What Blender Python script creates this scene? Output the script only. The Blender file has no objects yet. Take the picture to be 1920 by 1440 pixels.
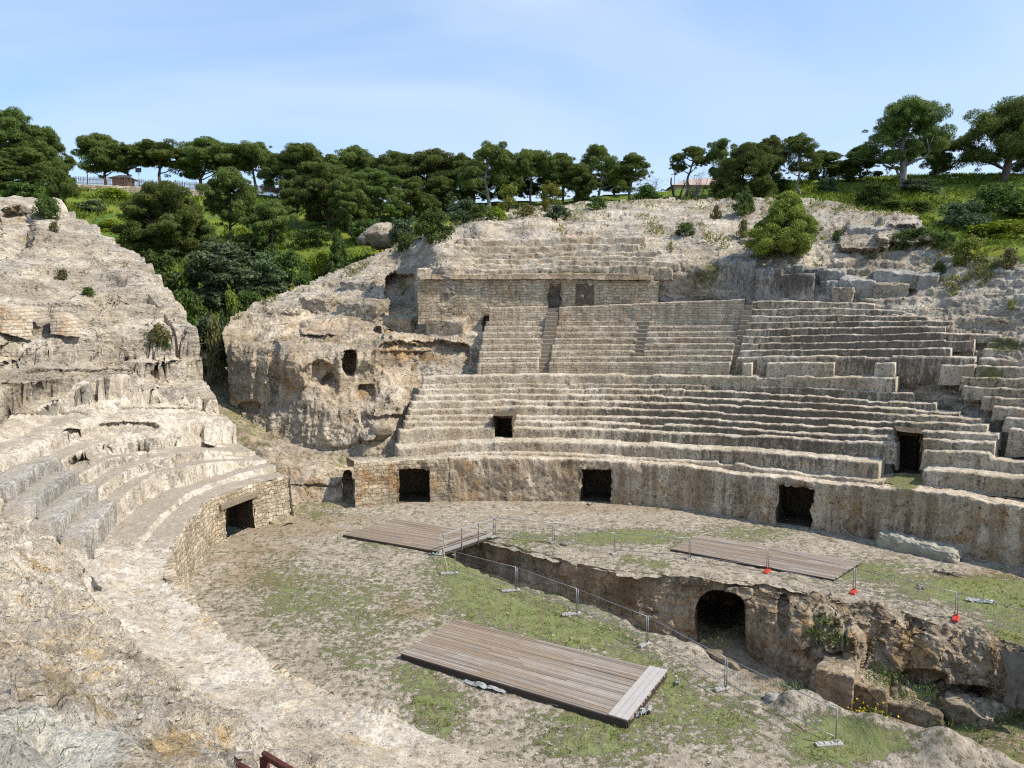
# Roman rock-cut amphitheatre below a pine-covered hill, built object by object.
import bpy, math, random
import numpy as np
from math import radians, sin, cos, pi, atan, sqrt
scene = bpy.context.scene
COL = scene.collection
rng = np.random.default_rng(7)
random.seed(7)

# ---------------------------------------------------------------- camera geometry
F, CX, CY, HOR, EYE = 1400.0, 960.0, 720.0, 560.0, 13.5
PIT = atan((CY - HOR) / F)
C_, S_ = cos(PIT), sin(PIT)

def ray(px, py):
    u = (np.asarray(px, float) - CX) / F
    v = (CY - np.asarray(py, float)) / F
    k = C_ + v * S_
    return u / k, (-S_ + v * C_) / k

def at(px, py, Y):
    dx, dz = ray(px, py)
    return np.stack([dx * Y, Y + 0 * dx, EYE + dz * Y], -1)

def on_z(px, py, z=0.0):
    dx, dz = ray(px, py)
    Y = (z - EYE) / dz
    return np.stack([dx * Y, Y, z + 0 * Y], -1)

def proj(P):
    P = np.asarray(P, float)
    X, Y, Z = P[..., 0], P[..., 1], P[..., 2] - EYE
    f = np.maximum(Y * C_ - Z * S_, 1e-3)
    return CX + F * X / f, CY - F * (Y * S_ + Z * C_) / f

def z_for(py, Y):
    v = (CY - py) / F
    return EYE + Y * (v * C_ - S_) / (C_ + v * S_)

# ---------------------------------------------------------------- noise
def _hash(ix, iy, iz, seed):
    h = (ix.astype(np.int64) * 374761393 + iy.astype(np.int64) * 668265263 + iz.astype(np.int64) * 2147483647 + seed * 974711) & 0xFFFFFFFF
    h = ((h ^ (h >> 13)) * 1274126177) & 0xFFFFFFFF
    h = ((h ^ (h >> 16)) * 2246822519) & 0xFFFFFFFF
    return ((h ^ (h >> 15)) & 0xFFFF) / 32767.5 - 1.0

def noise3(P, seed=0):
    P = np.asarray(P, float)
    i = np.floor(P).astype(np.int64)
    f = P - i
    f = f * f * f * (f * (f * 6 - 15) + 10)
    x, y, z = i[..., 0], i[..., 1], i[..., 2]
    fx, fy, fz = f[..., 0], f[..., 1], f[..., 2]
    r = 0
    for a in (0, 1):
        wx = fx if a else 1 - fx
        for b in (0, 1):
            wy = fy if b else 1 - fy
            for c in (0, 1):
                wz = fz if c else 1 - fz
                r = r + wx * wy * wz * _hash(x + a, y + b, z + c, seed)
    return r

def fbm(P, scale=1.0, oct=4, seed=0, gain=0.5, ridged=False):
    P = np.asarray(P, float) / scale
    r, a, t = 0, 1.0, 0
    for k in range(oct):
        n = noise3(P + 17.3 * k, seed + k)
        if ridged:
            n = 1 - 2 * np.abs(n)
        r = r + a * n
        t += a
        a *= gain
        P = P * 2.03
    return r / t

def n1(s, scale, seed=0, oct=3):
    s = np.asarray(s, float)
    return fbm(np.stack([s, 0 * s + 0.37, 0 * s + 0.71], -1), scale, oct, seed)

def sstep(a, b, x):
    t = np.clip((x - a) / (b - a + 1e-12), 0, 1)
    return t * t * (3 - 2 * t)

# ---------------------------------------------------------------- objects
ORG = {}

def tag(o, label=None, cat=None, group=None, kind=None):
    if label: o['label'] = label
    if cat: o['category'] = cat
    if group: o['group'] = group
    if kind: o['kind'] = kind
    return o

def thing(name, label, cat, loc=(0, 0, 0), group=None):
    o = bpy.data.objects.new(name, None)
    COL.objects.link(o)
    o.location = tuple(float(v) for v in loc)
    o.empty_display_size = 0.3
    ORG[o.name] = np.array(o.location, float)
    return tag(o, label, cat, group, 'thing')

def link(name, me, mat, parent=None, loc=None):
    o = bpy.data.objects.new(name, me)
    COL.objects.link(o)
    if mat is not None and len(me.materials) == 0:
        for m in (mat if isinstance(mat, (list, tuple)) else [mat]):
            me.materials.append(m)
    if parent is not None:
        o.parent = parent
        ORG[o.name] = ORG[parent.name]
    else:
        o.location = tuple(float(v) for v in loc) if loc is not None else (0, 0, 0)
        ORG[o.name] = np.array(o.location, float)
    return o

def raw_mesh(name, V, Fc, col=None, uv=None, smooth=True, midx=None):
    """V n x 3, Fc list of index arrays (m x 3 or m x 4 numpy)."""
    me = bpy.data.meshes.new(name)
    V = np.ascontiguousarray(V, dtype=np.float32)
    if not isinstance(Fc, list): Fc = [Fc]
    Fc = [np.asarray(f, np.int32) for f in Fc if len(f)]
    me.vertices.add(len(V)); me.vertices.foreach_set('co', V.ravel())
    loops = np.concatenate([f.ravel() for f in Fc])
    tot = np.concatenate([np.full(len(f), f.shape[1], np.int32) for f in Fc])
    st = np.concatenate([[0], np.cumsum(tot)[:-1]]).astype(np.int32)
    me.loops.add(len(loops)); me.loops.foreach_set('vertex_index', loops)
    me.polygons.add(len(tot)); me.polygons.foreach_set('loop_start', st)
    me.polygons.foreach_set('loop_total', tot)
    if midx is not None:
        me.polygons.foreach_set('material_index', np.asarray(midx, np.int32))
    me.update(calc_edges=True)
    me.polygons.foreach_set('use_smooth', np.full(len(tot), bool(smooth)))
    if col is not None:
        a = me.color_attributes.new('stain', 'FLOAT_COLOR', 'POINT')  # stain amounts, in places also painted shade
        a.data.foreach_set('color', np.ascontiguousarray(col, np.float32).ravel())
    if uv is not None:
        l = me.uv_layers.new(name='UVMap')
        l.data.foreach_set('uv', np.ascontiguousarray(uv[loops], np.float32).ravel())
    return me

def grid_faces(n, m, mask=None):
    i = np.arange(n * m).reshape(n, m)
    q = np.stack([i[:-1, :-1], i[:-1, 1:], i[1:, 1:], i[1:, :-1]], -1)
    return q[mask] if mask is not None else q.reshape(-1, 4)

def compact(V, Fc, *att):
    used = np.zeros(len(V), bool)
    for f in Fc: used[f.ravel()] = True
    re = np.cumsum(used) - 1
    return [V[used], [re[f] for f in Fc]] + [a[used] if a is not None else None for a in att]

def grid_obj(name, P, mat, parent=None, col=None, uv=None, mask=None, flip=False, smooth=True):
    n, m = P.shape[:2]
    q = grid_faces(n, m, mask)
    if flip: q = q[:, ::-1]
    V = P.reshape(-1, 3)
    c = col.reshape(-1, 4) if col is not None else None
    u = uv.reshape(-1, 2) if uv is not None else None
    V, fs, c, u = compact(V, [q], c, u)
    off = ORG[parent.name] if parent is not None else 0
    return link(name, raw_mesh(name, V - off, fs, c, u, smooth), mat, parent)

def grid_normals(P):
    du = np.gradient(P, axis=0); dv = np.gradient(P, axis=1)
    n = np.cross(du, dv)
    return n / (np.linalg.norm(n, axis=-1, keepdims=True) + 1e-9)

class MB:
    """collects boxes, bars and tubes into one mesh"""
    def __init__(s): s.V, s.Q, s.T, s.n, s.C = [], [], [], 0, []
    def add(s, V, q=None, t=None, c=None):
        V = np.asarray(V, float)
        if q is not None and len(q): s.Q.append(np.asarray(q) + s.n)
        if t is not None and len(t): s.T.append(np.asarray(t) + s.n)
        s.V.append(V); s.n += len(V)
        s.C.append(np.tile(np.array([0.5, 0, 0, 1.0]) if c is None else np.asarray(c, float), (len(V), 1)))
    def box(s, c, ex, ey, ez, col=None, bev=0.0):
        """box by centre and three half-axis vectors, with chamfered long edges when bev > 0"""
        c, ex, ey, ez = (np.asarray(v, float) for v in (c, ex, ey, ez))
        if bev <= 0:
            V = [c + a * ex + b * ey + d * ez for a in (-1, 1) for b in (-1, 1) for d in (-1, 1)]
            q = [(0, 1, 3, 2), (4, 6, 7, 5), (0, 4, 5, 1), (2, 3, 7, 6), (0, 2, 6, 4), (1, 5, 7, 3)]
            s.add(V, q, c=col)
            return
        ky = max(0, 1 - bev / max(np.linalg.norm(ey), 1e-6)); kz = max(0, 1 - bev / max(np.linalg.norm(ez), 1e-6))
        ring = [(-1, -kz), (-ky, -1), (ky, -1), (1, -kz), (1, kz), (ky, 1), (-ky, 1), (-1, kz)]
        V = [c + a * ex + y * ey + z * ez for a in (-1, 1) for y, z in ring]
        q = [(i, (i + 1) % 8, 8 + (i + 1) % 8, 8 + i) for i in range(8)]
        q += [(7, 2, 1, 0), (7, 6, 3, 2), (6, 5, 4, 3), (8, 9, 10, 15), (10, 11, 14, 15), (11, 12, 13, 14)]
        s.add(V, q, c=col)
    def tube(s, pts, rad, k=6, col=None, cap=True):
        pts = np.asarray(pts, float); n = len(pts)
        rad = np.full(n, rad) if np.isscalar(rad) else np.asarray(rad, float)
        d = np.gradient(pts, axis=0); d /= np.linalg.norm(d, axis=1, keepdims=True) + 1e-9
        up = np.array([0, 0, 1.0]) if abs(d[0][2]) < 0.9 else np.array([1.0, 0, 0])
        V = []
        a = np.cross(d[0], up); a /= np.linalg.norm(a) + 1e-9
        for i in range(n):
            a = a - d[i] * np.dot(a, d[i]); a /= np.linalg.norm(a) + 1e-9
            b = np.cross(d[i], a)
            for j in range(k):
                th = 2 * pi * j / k
                V.append(pts[i] + rad[i] * (cos(th) * a + sin(th) * b))
        q = [(i * k + j, i * k + (j + 1) % k, (i + 1) * k + (j + 1) % k, (i + 1) * k + j) for i in range(n - 1) for j in range(k)]
        t = []
        if cap:
            V += [pts[0], pts[-1]]
            t = [(n * k, (j + 1) % k, j) for j in range(k)] + [(n * k + 1, (n - 1) * k + j, (n - 1) * k + (j + 1) % k) for j in range(k)]
        s.add(V, q, t, c=col)
    def build(s, name, mat, parent=None, smooth=False, loc=None):
        V = np.concatenate(s.V); C = np.concatenate(s.C)
        off = ORG[parent.name] if parent is not None else (np.asarray(loc, float) if loc is not None else 0)
        fs = ([np.concatenate(s.Q)] if s.Q else []) + ([np.concatenate(s.T)] if s.T else [])
        return link(name, raw_mesh(name, V - off, fs, C, None, smooth), mat, parent, loc)

def copy_tree(o, parent=None):
    c = o.copy(); COL.objects.link(c)
    if parent is not None: c.parent = parent
    for ch in list(o.children): copy_tree(ch, c)
    return c
SUN_AZ, SUN_EL, SUN_E, SKY_E, EXPO = 103.0, 50.0, 3.1, 0.15, 0.88
CLOUD = (2.9, 3.3, 3.8)
HAZE = (1.20, 1.88, 3.0)
# ---------------------------------------------------------------- materials
class NT:
    def __init__(s, name):
        s.m = bpy.data.materials.new(name); s.m.use_nodes = True
        s.t = s.m.node_tree; s.t.nodes.clear()
        s.out = s.t.nodes.new('ShaderNodeOutputMaterial')
        s.b = s.t.nodes.new('ShaderNodeBsdfPrincipled')
        s.t.links.new(s.b.outputs[0], s.out.inputs[0])
        s.b.inputs['Roughness'].default_value = 0.92
        s.b.inputs['Specular IOR Level'].default_value = 0.15
    def n(s, typ, **kw):
        nd = s.t.nodes.new('ShaderNode' + typ)
        for k, v in kw.items():
            if k.startswith('i_'):
                s.set(nd.inputs[k[2:].replace('_', ' ')], v)
            elif k.startswith('s_'):
                s.set(nd.inputs[int(k[2:])], v)
            else: setattr(nd, k, v)
        return nd
    def set(s, sock, v):
        if isinstance(v, bpy.types.NodeSocket): s.t.links.new(v, sock)
        elif isinstance(v, (tuple, list)) and sock.type == 'RGBA' and len(v) == 3: sock.default_value = (*v, 1)
        else: sock.default_value = v
    def pos(s, scale=None):
        o = s.n('NewGeometry').outputs['Position']
        if scale:
            m = s.n('Mapping'); s.set(m.inputs[0], o); m.inputs['Scale'].default_value = scale
            o = m.outputs[0]
        return o
    def noise(s, vec, scale, detail=4, rough=0.55, dist=0.0):
        nd = s.n('TexNoise', i_Scale=scale, i_Detail=detail, i_Roughness=rough, i_Distortion=dist)
        s.set(nd.inputs['Vector'], vec)
        return nd.outputs['Fac']
    def voro(s, vec, scale, feature='F1', rnd=1.0):
        nd = s.n('TexVoronoi', feature=feature, i_Scale=scale, i_Randomness=rnd)
        s.set(nd.inputs['Vector'], vec)
        return nd
    def rng(s, v, a, b, c=0.0, d=1.0, smooth=True):
        nd = s.n('MapRange', interpolation_type='SMOOTHSTEP' if smooth else 'LINEAR')
        for i, x in enumerate((v, a, b, c, d)): s.set(nd.inputs[i], x)
        return nd.outputs[0]
    def math(s, op, a, b=0.0):
        nd = s.n('Math', operation=op); s.set(nd.inputs[0], a); s.set(nd.inputs[1], b)
        return nd.outputs[0]
    def mix(s, f, a, b, mode='MIX'):
        nd = s.n('Mix', data_type='RGBA', blend_type=mode)
        s.set(nd.inputs[0], f); s.set(nd.inputs[6], a); s.set(nd.inputs[7], b)
        return nd.outputs[2]
    def attr(s, name='stain'):
        a = s.n('Attribute', attribute_name=name)
        sp = s.n('SeparateColor'); s.set(sp.inputs[0], a.outputs['Color'])
        s.alpha = a.outputs['Alpha']
        return sp.outputs[0], sp.outputs[1], sp.outputs[2]
    def bump(s, h, dist, strength=1.0, norm=None):
        nd = s.n('Bump', i_Distance=dist, i_Strength=strength); s.set(nd.inputs['Height'], h)
        if norm is not None: s.set(nd.inputs['Normal'], norm)
        return nd.outputs[0]
    def done(s, col, norm=None, rough=None):
        s.set(s.b.inputs['Base Color'], col)
        if norm is not None: s.set(s.b.inputs['Normal'], norm)
        if rough is not None: s.set(s.b.inputs['Roughness'], rough)
        return s.m

def stone(name, cream=(.50, .42, .31), pale=(.62, .55, .45), grey=(.36, .33, .29), dark=(.060, .052, .045), ochre=(.42, .25, .10),
          moss=(.10, .12, .03), sc=1.0, pit=1.0, bump=1.0, streak=True, block=None, dirt=(.30, .245, .18), brickmix=0.6, greyamt=0.5, darkbias=0.0, micro=0.0, wob_=.22, bed=0.0, stk=.5):
    """weathered limestone; vertex attribute: r = black biofilm and painted shade, g = ochre staining, b = moss"""
    N = NT(name)
    p = N.pos()
    r, g, b = N.attr()
    n1_ = N.noise(p, .35 * sc, 4, .6)
    n2_ = N.noise(p, 1.7 * sc, 8, .68)
    n3_ = N.noise(p, 9 * sc, 4, .7)
    col = N.mix(N.rng(n1_, .38, .64), cream, pale)
    col = N.mix(N.math('MULTIPLY', N.rng(n2_, .46, .68), greyamt), col, grey)
    if streak:
        st_ = N.noise(N.pos((1.5, 1.5, .10)), 1.1 * sc, 5, .65, .3)
        col = N.mix(1.0, col, N.mix(N.rng(st_, .36, .64), tuple(1 - (1 - x) * stk for x in (.60, .54, .47)), tuple(1 + (x - 1) * stk for x in (1.16, 1.15, 1.13))), 'MULTIPLY')
    # ochre patches
    no = N.noise(p, .8 * sc, 5, .6, .6)
    col = N.mix(N.math('MULTIPLY', N.rng(N.math('ADD', no, N.math('MULTIPLY', N.math('SUBTRACT', g, .5), .45)), .55, .82), .75), col, ochre)
    # fine mottling
    col = N.mix(1.0, col, N.mix(N.rng(n3_, .28, .72), (.70, .69, .67), (1.22, 1.22, 1.21)), 'MULTIPLY')
    grit = N.noise(p, 4.2 * sc, 10, .78)
    gm = N.rng(N.noise(p, .9 * sc, 4, .65), .40, .62)
    col = N.mix(gm, col, N.mix(1.0, col, N.mix(N.rng(grit, .38, .54), (.50, .465, .42), (1.10, 1.10, 1.10)), 'MULTIPLY'))
    # trodden earth on ledges (alpha high) or bleached stone (alpha low)
    nd_ = N.noise(p, 2.2 * sc, 5, .7, .3)
    col = N.mix(N.math('MULTIPLY', N.rng(N.math('ADD', N.alpha, N.math('MULTIPLY', N.math('SUBTRACT', nd_, .5), 1.2)), .62, .95), .85), col, N.mix(n3_, tuple(x * .72 for x in dirt), tuple(x * 1.25 for x in dirt)))
    col = N.mix(N.math('MULTIPLY', N.rng(N.math('ADD', N.alpha, N.math('MULTIPLY', N.math('SUBTRACT', nd_, .5), .8)), .42, .10), .8), col, N.mix(n3_, tuple(x * .92 for x in pale), tuple(min(x * 1.25, .85) for x in pale)))
    # vertical black streaks / biofilm, also painted shade
    ps = N.pos((1.6, 1.6, .28)) if streak else N.pos((1.1, 1.1, 1.1))
    ns = N.noise(ps, 1.5 * sc, 7, .72, .5)
    nf = N.noise(p, 6.5 * sc, 4, .75)
    dk = N.math('ADD', N.math('MULTIPLY', ns, .62), N.math('MULTIPLY', nf, .38))
    f = N.rng(N.math('ADD', dk, N.math('SUBTRACT', N.math('MULTIPLY', r, .32), .76 - darkbias)), .0, .13)
    col = N.mix(N.math('MULTIPLY', f, .74), col, dark)
    # pits
    vn = N.voro(p, 3.1 * sc); vn2 = N.voro(p, 9.5 * sc)
    pm = N.rng(N.noise(p, 1.1 * sc, 3, .6), .42, .62)
    pits = N.math('MULTIPLY', N.rng(vn.outputs['Distance'], .30, .12), pm)
    pits2 = N.math('MULTIPLY', N.rng(vn2.outputs['Distance'], .34, .14), N.rng(N.noise(p, 2.3 * sc, 3, .6), .40, .58))
    col = N.mix(N.math('MULTIPLY', N.math('MAXIMUM', pits, N.math('MULTIPLY', pits2, .7)), .55 * pit), col, (.10, .085, .065))
    # moss
    nm = N.noise(p, 2.6 * sc, 5, .7)
    col = N.mix(N.math('MULTIPLY', N.rng(N.math('ADD', nm, N.math('SUBTRACT', N.math('MULTIPLY', b, 1.0), .75)), .10, .32), .85), col, N.mix(nf, moss, (.17, .17, .05)))
    h = N.math('ADD', N.math('MULTIPLY', n2_, 1.0), N.math('MULTIPLY', grit, 1.5))
    h = N.math('SUBTRACT', h, N.math('MULTIPLY', pits, .9))
    h = N.math('SUBTRACT', h, N.math('MULTIPLY', pits2, .35))
    if bed:
        nb = N.noise(N.pos((.30, .30, 2.6)), 1.5 * sc, 7, .68, .5)
        ln = N.rng(nb, .46, .40)
        col = N.mix(N.math('MULTIPLY', ln, .50 * bed), col, tuple(x * .45 for x in cream))
        nb2 = N.noise(N.pos((.5, .5, 1.6)), .55 * sc, 6, .7, .8)
        col = N.mix(1.0, col, N.mix(N.rng(nb2, .34, .66), (.66, .65, .64), (1.14, 1.12, 1.08)), 'MULTIPLY')
        h = N.math('ADD', h, N.math('MULTIPLY', nb, 2.2 * bed))
    if bed:
        wv = N.n('VectorMath', operation='ADD'); N.set(wv.inputs[0], N.pos((1, 1, 1.8)))
        wn = N.n('TexNoise', i_Scale=1.3 * sc, i_Detail=4.0); N.set(wn.inputs['Vector'], p)
        ws = N.n('VectorMath', operation='SCALE'); N.set(ws.inputs[0], wn.outputs['Color']); ws.inputs['Scale'].default_value = 1.1 / sc
        N.set(wv.inputs[1], ws.outputs[0])
        ck = N.voro(wv.outputs[0], .75 * sc, 'DISTANCE_TO_EDGE')
        cf = N.math('MULTIPLY', N.rng(ck.outputs['Distance'], .030, .004), N.rng(N.noise(p, .8 * sc, 4, .65), .52, .62))
        col = N.mix(N.math('MULTIPLY', cf, .6), col, (.07, .06, .045))
        h = N.math('SUBTRACT', h, N.math('MULTIPLY', cf, 1.2))
    if micro:
        v3_ = N.voro(p, 30); f3 = N.noise(p, 38, 6, .75); m3 = N.rng(N.noise(p, 2.6, 4, .65), .42, .60)
        pk = N.math('MULTIPLY', N.rng(v3_.outputs['Distance'], .38, .12), m3)
        col = N.mix(N.math('MULTIPLY', pk, .65 * micro), col, (.10, .09, .075))
        col = N.mix(1.0, col, N.mix(N.rng(f3, .35, .65), (.66, .65, .63), (1.22, 1.22, 1.22)), 'MULTIPLY')
        vc = N.voro(p, 10.5); vd = N.voro(p, 4.2)
        cr = N.math('ADD', N.math('MULTIPLY', vc.outputs['Distance'], .5), N.math('MULTIPLY', vd.outputs['Distance'], .8))
        cm = N.rng(N.noise(p, 1.4, 4, .65), .40, .56)
        col = N.mix(N.math('MULTIPLY', N.math('MULTIPLY', N.rng(cr, .42, .70), cm), .26), col, (.17, .145, .11))
        h = N.math('SUBTRACT', h, N.math('MULTIPLY', N.math('MULTIPLY', cr, cm), 1.5))
        li = N.math('MULTIPLY', N.rng(N.noise(p, 7.5, 6, .75), .60, .68), N.rng(N.noise(p, .8, 3, .6), .48, .62))
        col = N.mix(N.math('MULTIPLY', li, .8 * micro), col, (.52, .36, .10))
        h = N.math('SUBTRACT', N.math('ADD', h, N.math('MULTIPLY', f3, .25)), N.math('MULTIPLY', pk, .3))
    if block:
        bw, bh, mort = block
        uv = N.n('UVMap').outputs[0]
        wob = N.n('VectorMath', operation='ADD'); N.set(wob.inputs[0], uv)
        nz = N.n('TexNoise', i_Scale=1.6, i_Detail=3.0); N.set(nz.inputs['Vector'], uv)
        sc_ = N.n('VectorMath', operation='SCALE'); N.set(sc_.inputs[0], nz.outputs['Color']); sc_.inputs['Scale'].default_value = wob_ * bh / .3
        N.set(wob.inputs[1], sc_.outputs[0])
        br = N.n('TexBrick', offset=.5, squash=.72, squash_frequency=3, i_Scale=1.0, i_Brick_Width=bw, i_Row_Height=bh, i_Mortar_Size=mort, i_Mortar_Smooth=.6, i_Bias=0.0)
        N.set(br.inputs['Vector'], wob.outputs[0])
        N.set(br.inputs['Color1'], (.62, .60, .56)); N.set(br.inputs['Color2'], (1.25, 1.2, 1.1)); N.set(br.inputs['Mortar'], (.56, .52, .46))
        col = N.mix(brickmix, col, br.outputs['Color'], 'MULTIPLY')
        h = N.math('SUBTRACT', h, N.math('MULTIPLY', br.outputs['Fac'], 1.6 * brickmix))
    nr = N.bump(h, .10 * bump / sc, .85)
    return N.done(col, nr)

M = {}
M['seat'] = stone('stone_seating', cream=(.48, .40, .29), pale=(.62, .55, .44), grey=(.375, .325, .255), greyamt=.6)
M['brickseat'] = stone('stone_small_block_seating', cream=(.50, .425, .325), pale=(.60, .53, .43), grey=(.40, .355, .29), block=(.55, .20, .035), pit=.5, bump=.7, brickmix=.5)
M['rubble'] = stone('stone_rubble_masonry', cream=(.53, .445, .33), pale=(.63, .56, .44), grey=(.43, .375, .30), block=(.52, .25, .03), brickmix=.6, pit=.6, wob_=.34)
M['ashlar'] = stone('stone_ashlar_masonry', cream=(.43, .34, .24), pale=(.53, .44, .33), grey=(.34, .29, .23), block=(.95, .40, .03), brickmix=.55)
M['podium'] = stone('stone_podium', cream=(.50, .41, .305), pale=(.62, .54, .43), grey=(.40, .35, .285), block=(2.6, 1.3, .02), brickmix=.2, pit=1.4, greyamt=.6, stk=.9)
M['rock'] = stone('bedrock_limestone', cream=(.48, .41, .31), pale=(.60, .54, .45), grey=(.35, .32, .275), greyamt=.6, streak=False, sc=.8, bump=1.3, bed=.9)
M['cliff'] = stone('cliff_limestone', cream=(.46, .38, .28), pale=(.57, .50, .40), grey=(.36, .32, .265), pit=1.4, bed=.4)
M['nearrock'] = stone('near_bedrock_limestone', cream=(.60, .52, .41), pale=(.76, .70, .60), grey=(.44, .40, .345), greyamt=.5, ochre=(.55, .36, .12), dark=(.10, .092, .082), streak=False, sc=1.7, pit=.9, bump=1.4, dirt=(.42, .355, .27), micro=.9, bed=.35)
M['leftseat'] = stone('left_seat_limestone', cream=(.50, .435, .34), pale=(.66, .60, .505), grey=(.37, .335, .285), greyamt=.6, ochre=(.47, .33, .15), dark=(.14, .13, .115), streak=True, sc=1.3, pit=.7, bump=1.0, dirt=(.335, .28, .215))
M['trench'] = stone('trench_wall_rock', cream=(.40, .325, .235), pale=(.51, .44, .345), grey=(.32, .28, .225), greyamt=.7, pit=1.0, bed=.5, stk=.8)
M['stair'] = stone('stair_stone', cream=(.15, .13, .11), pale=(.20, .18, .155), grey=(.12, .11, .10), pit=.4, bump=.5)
M['hole'] = stone('recess_shade_stone', cream=(.13, .10, .07), pale=(.17, .13, .09), grey=(.10, .08, .06))  # darkness of the openings put into the colour, well below the wall stone
M['block'] = stone('quarried_grey_rock', cream=(.34, .32, .29), pale=(.46, .44, .40), grey=(.25, .245, .24), pit=.8)

def simple(name, col, col2=None, sc=8, rough=.8, bump=0.0, metallic=0.0, spec=.3, stretch=None):
    N = NT(name)
    p = N.pos(stretch)
    n = N.noise(p, sc, 5, .6)
    c = N.mix(N.rng(n, .35, .65), col, col2 or tuple(x * .7 for x in col))
    N.b.inputs['Metallic'].default_value = metallic
    N.b.inputs['Specular IOR Level'].default_value = spec
    return N.done(c, N.bump(n, bump) if bump else None, rough)

def leafmat(name, c1, c2, c3=None, trans=.25):
    N = NT(name)
    r, g, b = N.attr()
    oi = N.n('ObjectInfo')
    p = N.pos()
    nn = N.noise(p, .6, 3, .6)
    col = N.mix(r, c1, c2)
    col = N.mix(N.math('MULTIPLY', N.rng(nn, .4, .7), .55), col, c3 or c2)
    hs = N.n('HueSaturation'); N.set(hs.inputs['Color'], col)
    N.set(hs.inputs['Hue'], N.math('ADD', .485, N.math('MULTIPLY', oi.outputs['Random'], .03)))
    N.set(hs.inputs['Value'], N.math('ADD', .78, N.math('MULTIPLY', oi.outputs['Random'], .45)))
    N.set(N.b.inputs['Base Color'], hs.outputs[0])
    N.b.inputs['Roughness'].default_value = .7
    tr = N.n('BsdfTranslucent'); N.set(tr.inputs[0], hs.outputs[0])
    mx = N.n('MixShader'); mx.inputs[0].default_value = trans
    N.t.links.new(N.b.outputs[0], mx.inputs[1]); N.t.links.new(tr.outputs[0], mx.inputs[2])
    N.t.links.new(mx.outputs[0], N.out.inputs[0])
    return N.m

M['pine'] = leafmat('pine_needles', (.062, .092, .024), (.205, .250, .062), (.135, .178, .042), trans=.38)
M['pine_light'] = leafmat('young_pine_needles', (.085, .115, .020), (.280, .300, .055), (.190, .215, .038))
M['shrub'] = leafmat('shrub_leaves', (.045, .080, .018), (.130, .190, .045), (.085, .135, .032))
M['shrub_olive'] = leafmat('olive_shrub_leaves', (.055, .085, .038), (.150, .195, .095), (.100, .140, .065))
M['shrub_yellow'] = leafmat('yellow_green_shrub_leaves', (.110, .150, .012), (.300, .340, .030), (.210, .260, .02))
M['grassblade'] = leafmat('grass_blades', (.080, .125, .016), (.215, .265, .035), (.150, .195, .022), trans=.35)
M['drygrass'] = leafmat('dry_grass_blades', (.14, .13, .05), (.26, .24, .10), (.20, .20, .06), trans=.3)
M['bark'] = simple('pine_bark', (.16, .13, .105), (.075, .06, .05), 9, .9, .05, stretch=(1, 1, .3))
M['palebark'] = simple('pale_bark', (.34, .31, .28), (.20, .18, .16), 9, .9, .05, stretch=(1, 1, .3))
M['twig'] = simple('bare_twigs', (.30, .25, .21), (.19, .15, .13), 9, .9)
M['steel'] = simple('galvanised_steel', (.36, .37, .38), (.25, .26, .27), 30, .45, metallic=.6, spec=.5)
M['mesh'] = simple('fence_wire', (.26, .27, .28), (.2, .21, .22), 30, .5, metallic=.5)
M['concrete'] = simple('fence_foot_concrete', (.42, .40, .36), (.30, .28, .25), 14, .9, .02)
M['redfoot'] = simple('red_plastic', (.62, .075, .045), (.52, .06, .04), 10, .45, spec=.4)
M['rust'] = simple('rusty_steel', (.16, .040, .022), (.085, .026, .018), 22, .85, .02)
M['rope'] = simple('pale_rope', (.55, .47, .28), (.45, .38, .22), 30, .9)
M['tarp'] = simple('grey_tarpaulin', (.36, .335, .26), (.25, .235, .18), 2.2, .75, .03, spec=.2)
M['plastic'] = simple('torn_plastic_sheet', (.36, .36, .34), (.24, .25, .23), 6, .4, .03, spec=.4)
M['net'] = simple('brown_geotextile', (.20, .175, .135), (.14, .12, .09), 5, .9, .05)
M['picket'] = simple('chestnut_picket', (.20, .13, .09), (.12, .08, .06), 8, .9)
M['hutwood'] = simple('dark_red_hut_wood', (.13, .06, .045), (.09, .045, .035), 4, .85, stretch=(8, 8, .4))
M['roof'] = simple('hut_roof', (.07, .055, .05), (.05, .042, .04), 6, .8)
M['terracotta'] = simple('pink_roof_tiles', (.48, .36, .30), (.38, .27, .22), 4, .85)
M['yellow'] = simple('yellow_petals', (.70, .52, .02), (.60, .42, .02), 10, .7)
M['board_sign'] = simple('dark_sign_board', (.06, .07, .08), (.05, .055, .06), 6, .5)
M['stoneball'] = simple('brown_pebble', (.40, .31, .22), (.30, .23, .16), 6, .9, .03)

def wood(name, c1, c2, c3):
    """weathered deck boards; attribute r = tone of the board, g = brown staining"""
    N = NT(name)
    r, g, b = N.attr()
    uv = N.n('UVMap').outputs[0] if False else N.pos()
    n = N.noise(N.pos((3, 3, 3)), 2.0, 6, .7)
    col = N.mix(r, c1, c2)
    col = N.mix(N.math('MULTIPLY', N.rng(N.math('ADD', N.noise(uv, .9, 5, .65), N.math('SUBTRACT', g, .5)), .40, .75), .7), col, c3)
    col = N.mix(1.0, col, N.mix(n, (.72, .72, .72), (1.25, 1.25, 1.25)), 'MULTIPLY')
    return N.done(col, N.bump(n, .01), .85)
M['deck'] = wood('weathered_deck_boards', (.180, .152, .124), (.335, .292, .245), (.25, .180, .12))
M['deckframe'] = wood('dark_deck_frame', (.05, .04, .033), (.085, .068, .055), (.09, .055, .035))
M['railwood'] = wood('grey_rail_wood', (.30, .28, .26), (.40, .37, .34), (.36, .30, .24))

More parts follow.
